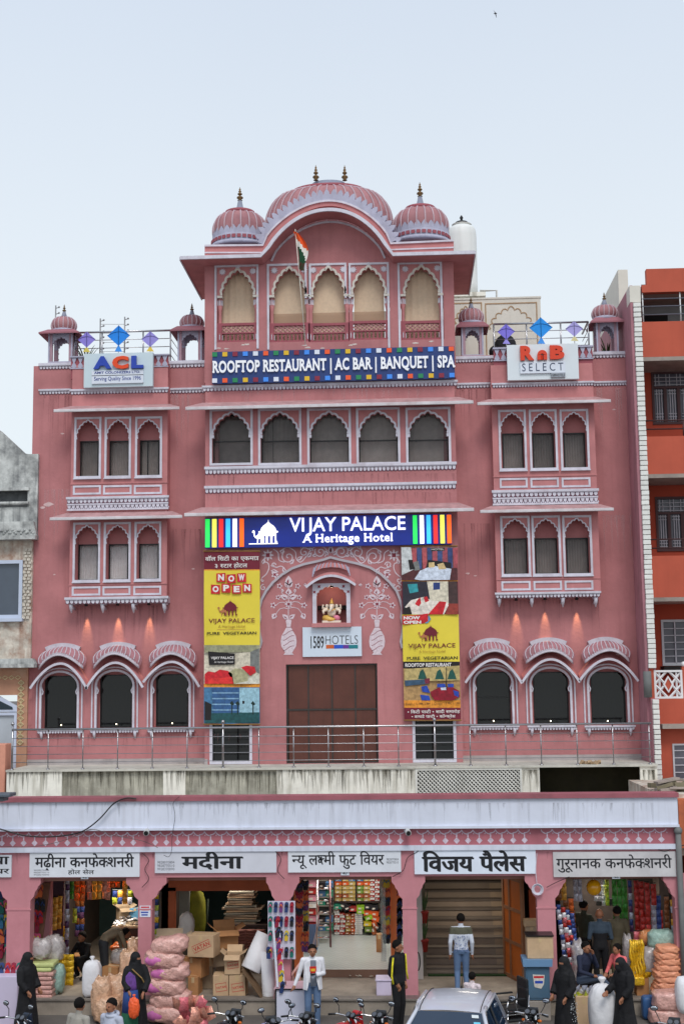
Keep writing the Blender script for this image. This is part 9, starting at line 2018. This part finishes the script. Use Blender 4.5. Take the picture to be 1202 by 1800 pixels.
def bag_x(t, D, k, R_):
 p = D['hr']+Vector((.02,-.07,-.06)); shape(t, 'purple_blouse', mat('cloth_purple_stripe', (96,60,130), .85, var=.3, scale=14), lambda m: m.lathe(-.11*k, -.05*k, [(.05*k,1.36*k),(.13*k,1.25*k),(.15*k,1.05*k),(.16*k,.93*k)], 20, 1.1, .8))
 shape(t, 'blue_skirt', clothm('blue_skirt', (44,70,130)), lambda m: m.lathe(-.11*k, -.05*k, [(.16*k,.96*k),(.18*k,.8*k),(.2*k,.5*k)], 20)); shape(t, 'green_hem', clothm('green_hem', (24,80,56)), lambda m: m.lathe(-.11*k, -.05*k, [(.2*k,.5*k),(.23*k,.05*k)], 20)); shape(t, 'shoulder_strap', mat('strap_gold', (150,120,70), .5), lambda m: m.tube([Vector((-.12*k,-.13*k,1.4*k)), Vector((.08*k,-.19*k,1.2*k)), Vector((.2*k,-.12*k,1.0*k))], .012, 5))
burqa('woman in black burqa over purple blouse carrying an orange bag', 239, -7.8, .5, .5, dict(er=(.24,-.1,1.12), hr=(.1,-.26,.92)), bag_x)
p = at(236, 1770, -8.15); blob('orange_bag', 'bright orange plastic carrier bag held by the woman in purple and black', 'bag', p-Vector((0,0,.22)), (.22,.12,.4), mat('carrier_orange', (236,96,50), .35, var=.25, scale=14, bump=.9, bscale=24), None, 5, 14, .1, sq=.9, tie=True, folds=7)
def sparkle(t, D, k, R_):
 random.seed(3)
 def f(m):
  for i in range(70): z = random.uniform(.1, 1.1)*k; m.ball(Vector((.24*k+.0*z, random.uniform(-.1,.1)*k, z)).xyz+Vector((.03*(1-z/k),0,0)), .009, 5)
 shape(t, 'sequins', mat('sequin', (190,196,200), .3, metal=.5), f)
burqa('tall veiled woman in black robe with sequinned side at the blue cabinet', 991, -8.3, -.9, 0, extra=sparkle, flare=.28)
burqa('veiled woman in plain black robe leaning left toward the balloon shop', 1094, -8.3, -1.1, 0, dict(hl=(-.12,-.34,1.02), el=(-.22,-.12,1.1), hea=(0,-.07,1.57)), flare=.34)
# motorcycles
MBLK = mat('bike_black', (16,17,20), .25, var=.05, coat=.5); MPL = mat('bike_plastic', (26,27,30), .5); RUB = mat('tyre_rubber', (22,22,22), .9); MIRG = mat('mirror_glass', (190,196,206), .05, metal=1, var=0); REDP = mat('bike_red', (180,24,30), .3, var=.05, coat=.4)
def moto(label, px, py, Y, rz, tint=MBLK):
 """handlebar centre sits at photo px,py on plane Y; front points to +Y when rz=0"""
 x = P(px, py, Y)[0]; t = thing('motorcycle', label, 'motorcycle', (x, Y, G), 'motorcycles parked nose in along the footpath', rz=rz)
 def A(nm, mt, fn, par=None): m = MB(); fn(m); return m.new(nm, mt, par or t, world=False)
 for y in (.38, -.88):
  w_ = A('wheel', RUB, lambda m: m.tube([(0, y+.29*math.cos(a), .29+.29*math.sin(a)) for a in [j*math.pi/12 for j in range(25)]], .045, 8)); A('rim', CHROME, lambda m: [m.tube([(0, y+.235*math.cos(a), .29+.235*math.sin(a)) for a in [j*math.pi/12 for j in range(25)]], .014, 5)]+[m.tube([(0, y, .29), (0, y+.23*math.cos(a), .29+.23*math.sin(a))], .006, 4) for a in [j*math.pi/5 for j in range(10)]], w_)
 for s_ in (-1, 1):
  A('fork', CHROME, lambda m: m.tube([(s_*.08,.38,.29),(s_*.08,.08,.93)], .02, 8)); A('grip', MPL, lambda m: m.tube([(s_*.24,-.07,.985),(s_*.36,-.12,.97)], .018, 8)); A('lever', CHROME, lambda m: m.tube([(s_*.2,.02,.98),(s_*.34,-.02,.97)], .007, 5)); A('turn_signal', mat('amber_lens', (220,110,30), .3), lambda m: m.ball((s_*.14,.14,.82), .032, 8, (1.3,1,.8)))
  mr = A('mirror', MPL, lambda m: (m.tube([(s_*.2,-.02,.99),(s_*.26,.04,1.1),(s_*.29,.0,1.17)], .008, 5), m.ball((s_*.3,.01,1.2), .06, 12, (1.15,.3,.75)))); A('mirror_glass', MIRG, lambda m: m.ball((s_*.3,-.007,1.2), .05, 12, (1.15,.12,.72)), mr); A('shock', CHROME, lambda m: m.tube([(s_*.1,-.82,.3),(s_*.1,-.65,.68)], .028, 8))
 A('handlebar', CHROME, lambda m: m.tube([(-.36,-.12,.97),(-.22,-.05,.99),(-.12,.06,.95),(.12,.06,.95),(.22,-.05,.99),(.36,-.12,.97)], .012, 6))
 A('headlight', tint, lambda m: m.tube([(0,.1,.84),(0,.2,.83),(0,.24,.82)], [.11,.1,.07], 14)); A('instrument', MPL, lambda m: (m.tube([(-.05,.09,.95),(-.05,.05,.99)], [.05,.052], 12), m.tube([(.055,.09,.95),(.055,.05,.99)], [.05,.052], 12))); A('dial', mat('dial_face', (84,88,96), .3), lambda m: (m.tube([(-.05,.049,.991),(-.05,.047,.993)], .04, 12), m.tube([(.055,.049,.991),(.055,.047,.993)], .04, 12)))
 A('cowl', tint, lambda m: m.add([(-.13,.16,.78),(.13,.16,.78),(.1,.22,1.0),(-.1,.22,1.0),(-.12,.26,.8),(.12,.26,.8),(.09,.25,1.02),(-.09,.25,1.02)], [(0,1,2,3),(7,6,5,4),(0,3,7,4),(1,5,6,2),(3,2,6,7),(0,4,5,1)]))
 A('fuel_tank', tint, lambda m: (m.ball((0,-.17,.77), .17, 16, (.85,1.35,.75)))); A('tank_cap', CHROME, lambda m: m.tube([(0,-.12,.895),(0,-.12,.905)], .03, 10)); A('seat', MPL, lambda m: m.tube([(0,-.35,.75),(0,-.55,.74),(0,-.8,.78),(0,-1.0,.8)], [.1,.12,.11,.07], 10)); A('engine', mat('engine_grey', (90,90,92), .5, metal=.6), lambda m: (m.obox((0,-.22,.38), (.24,.34,.26)), m.tube([(0,-.1,.45),(0,-.04,.62)], .09, 8)))
 A('frame', MPL, lambda m: (m.tube([(0,.06,.88),(0,-.02,.4),(0,-.4,.26)], .022, 6), m.tube([(0,-.3,.68),(0,-.95,.66)], .022, 6), m.tube([(0,-.4,.3),(0,-.88,.3)], .022, 6))); A('exhaust', CHROME, lambda m: m.tube([(.12,-.15,.3),(.14,-.4,.24),(.15,-.95,.32)], [.018,.03,.035], 8)); A('front_mudguard', tint, lambda m: m.tube([(0,.38+.34*math.cos(a),.29+.34*math.sin(a)) for a in [.5,.9,1.3,1.7,2.1,2.5]], .05, 6)); A('tail_light', REDP, lambda m: m.ball((0,-1.1,.76), .05, 8)); A('side_stand', MPL, lambda m: m.tube([(-.06,-.3,.25),(-.22,-.34,.01)], .014, 5))
 return t
moto('dark blue black motorcycle at the far left below the burqa woman', 32, 1790, -10.6, -.5, mat('bike_navy', (22,34,52), .3, var=.05))
moto('black motorcycle beside the orange snack bags with its mirror raised', 402, 1792, -10.3, -.45)
moto('black motorcycle in front of the white street counter', 487, 1797, -10.8, .6)
moto('black motorcycle in front of the man in the white blazer', 531, 1785, -10.5, -.5)
moto('motorcycle with red visor and red lever guard in front of the shoe shop', 612, 1783, -10.4, -.7, REDP)
moto('black motorcycle left of the man in the black tracksuit', 660, 1782, -10.4, -.4)
moto('black motorcycle between the silver car and the blue cabinet', 930, 1786, -10.2, -.35)
moto('black motorcycle cut off at the bottom right corner', 1182, 1806, -10.9, -.3)
# silver hatchback
def car():
 rz = math.radians(-10); Y = -11.3; x = P(797, 1790, Y)[0]; t = thing('parked_car', 'silver hatchback parked at the kerb, seen over its roof and windscreen', 'car', (x, Y, G), rz=rz)
 SIL = mat('car_silver', (206,210,220), .3, metal=.3, var=.02, coat=.6); GL = mat('car_glass', (24,44,66), .04, var=0, spec=.8)
 def A(nm, mt, fn, par=None): m = MB(); fn(m); return m.new(nm, mt, par or t, world=False)
 st_ = [(-2.35,.55,.5),(-2.25,.7,.66),(-1.9,.77,.76),(-1.3,.8,.86),(-.95,.8,.9),(0,.81,.92),(.9,.8,.93),(1.25,.76,.92),(1.36,.68,.8)]
 def body(m):
  vs = []
  for y, w_, zt in st_: vs += [(-w_*.92,y,.22),(-w_,y,.4),(-w_,y,zt-.12),(-w_*.93,y,zt-.02),(-w_*.6,y,zt+.03),(0,y,zt+.045),(w_*.6,y,zt+.03),(w_*.93,y,zt-.02),(w_,y,zt-.12),(w_,y,.4),(w_*.92,y,.22)]
  n = 11; m.add(vs, [(i*n+j, (i+1)*n+j, (i+1)*n+j+1, i*n+j+1) for i in range(len(st_)-1) for j in range(n-1)]+[tuple(range(n)), tuple(range((len(st_)-1)*n, len(st_)*n))[::-1]], True)
 A('body', SIL, body)
 rf_ = [(-.42,.53,1.36),(-.3,.56,1.40),(0,.575,1.43),(.4,.58,1.44),(.8,.57,1.42),(1.08,.54,1.37)]
 def roof(m):
  vs = []
  for y, w_, z in rf_:
   for u in (-1,-.92,-.6,-.2,.2,.6,.92,1): vs.append((u*w_, y-.05*(1-u*u)*(y < -.2), z+.035*(1-u*u)-(.03 if abs(u) == 1 else 0)))
  m.add(vs, [(i*8+j, i*8+j+1, (i+1)*8+j+1, (i+1)*8+j) for i in range(5) for j in range(7)], True)
 A('roof', SIL, roof)
 for s_ in (-1, 1):
  A('roof_seam', BLK, lambda m: m.tube([(s_*.50,y,z+.013) for y, w_, z in rf_], .008, 4)); A('front_pillar', SIL, lambda m: m.tube([(s_*.76,-1.12,.9),(s_*.66,-.78,1.16),(s_*.55,-.42,1.36),(s_*.565,-.2,1.4)], .035, 8))
  A('side_window', GL, lambda m: m.add([(s_*.775,-.98,.93),(s_*.775,.8,.95),(s_*.59,.78,1.37),(s_*.59,-.32,1.35)], [(0,1,2,3) if s_ > 0 else (3,2,1,0)])); A('window_rail', SIL, lambda m: m.tube([(s_*.55,-.42,1.36),(s_*.59,0,1.40),(s_*.59,.8,1.39),(s_*.74,1.1,.95)], .03, 8)); A('door_pillar', MPL, lambda m: m.tube([(s_*.785,-.05,.93),(s_*.6,.0,1.38)], .025, 4))
  A('wing_mirror', SIL, lambda m: m.ball((s_*.92,-.78,.98), .08, 12, (1.2,.6,.8))); A('door_handle', CHROME, lambda m: m.obox((s_*.815,.1,.78), (.02,.14,.025)))
  for y in (-1.6, .85): w_ = A('wheel', RUB, lambda m: m.tube([(s_*.6,y,.29),(s_*.79,y,.29)], .29, 20)); A('rim', CHROME, lambda m: m.tube([(s_*.79,y,.29),(s_*.8,y,.29)], .18, 14), w_)
  A('headlight', mat('lamp_clear', (226,230,236), .08, spec=.8), lambda m: m.ball((s_*.55,-2.2,.66), .12, 12, (1.3,.7,.6)))
 ws = A('windscreen', GL, lambda m: m.add([(-.72,-1.13,.92),(0,-1.2,.92),(.72,-1.13,.92),(.53,-.44,1.36),(0,-.50,1.385),(-.53,-.44,1.36)], [(0,1,4,5),(1,2,3,4)], False))
 def P3(u, v): a = Vector((-.72+1.44*u, -1.13-.07*(1-abs(2*u-1)), .92)); b = Vector((-.53+1.06*u, -.44-.06*(1-abs(2*u-1)), 1.36+.025*(1-abs(2*u-1)))); return a.lerp(b, v)+Vector((0,-.006,.006))
 for u0, u1, v0, v1, c_ in ((.84,.94,.86,.94,(206,214,216)),(.86,.95,.6,.76,(110,190,214))): A('sticker', mat('sticker_%d' % c_[0], c_, .4), lambda m: m.add([P3(u0,v0), P3(u1,v0), P3(u1,v1), P3(u0,v1)], [(0,1,2,3)]), ws)
 A('rear_window', GL, lambda m: m.add([(-.66,1.22,.98),(.66,1.22,.98),(.5,1.1,1.35),(-.5,1.1,1.35)], [(0,1,2,3)])); A('roof_aerial', BLK, lambda m: (m.tube([(0,1.0,1.43),(0,1.05,1.47),(0,1.2,1.6)], [.02,.008,.004], 6)))
 for s_ in (-1, 1): A('wiper', BLK, lambda m: m.tube([P3(.5+s_*.05,.01), P3(.5+s_*.2-.1,.2)], .008, 4))
 A('number_plate', WSIGN, lambda m: m.box(-.25,.25,-2.38,-2.36,.4,.52)); A('bumper', SIL, lambda m: m.tube([(-.72,-2.1,.4),(-.4,-2.33,.4),(.4,-2.33,.4),(.72,-2.1,.4)], .09, 8)); A('grille', BLK, lambda m: m.box(-.3,.3,-2.35,-2.3,.55,.64))
car()
# chairs
def chair(label, px, Y, z, rz):
 t = thing('office_chair', label, 'chair', (P(px,1750,Y)[0], Y, z), 'black waiting chairs by the staircase', rz=rz)
 def A(nm, mt, fn): m = MB(); fn(m); return m.new(nm, mt, t, world=False)
 A('seat', MPL, lambda m: m.bev(-.23,.23,-.24,.2,.4,.47,.03)); A('backrest', MPL, lambda m: m.bev(-.21,.21,.2,.26,.55,.98,.03))
 for s_ in (-1, 1):
  A('armrest', MPL, lambda m: m.bev(s_*.27-.03,s_*.27+.03,-.2,.14,.64,.67,.012)); A('arm_tube', CHROME, lambda m: m.tube([(s_*.27,-.2,.63),(s_*.27,-.24,.5),(s_*.25,-.2,.38),(s_*.25,.2,.38),(s_*.24,.24,.7)], .013, 6)); A('leg_frame', CHROME, lambda m: m.tube([(s_*.25,-.2,.38),(s_*.24,-.26,.0),(s_*.24,.22,.0),(s_*.24,.26,.12)], .013, 6))
chair('lower black armchair with chrome arms in the stack by the stairs', 899, -8.3, G, -1.2); chair('upper black armchair stacked on another by the stairs', 899, -8.25, G+.16, -1.2)
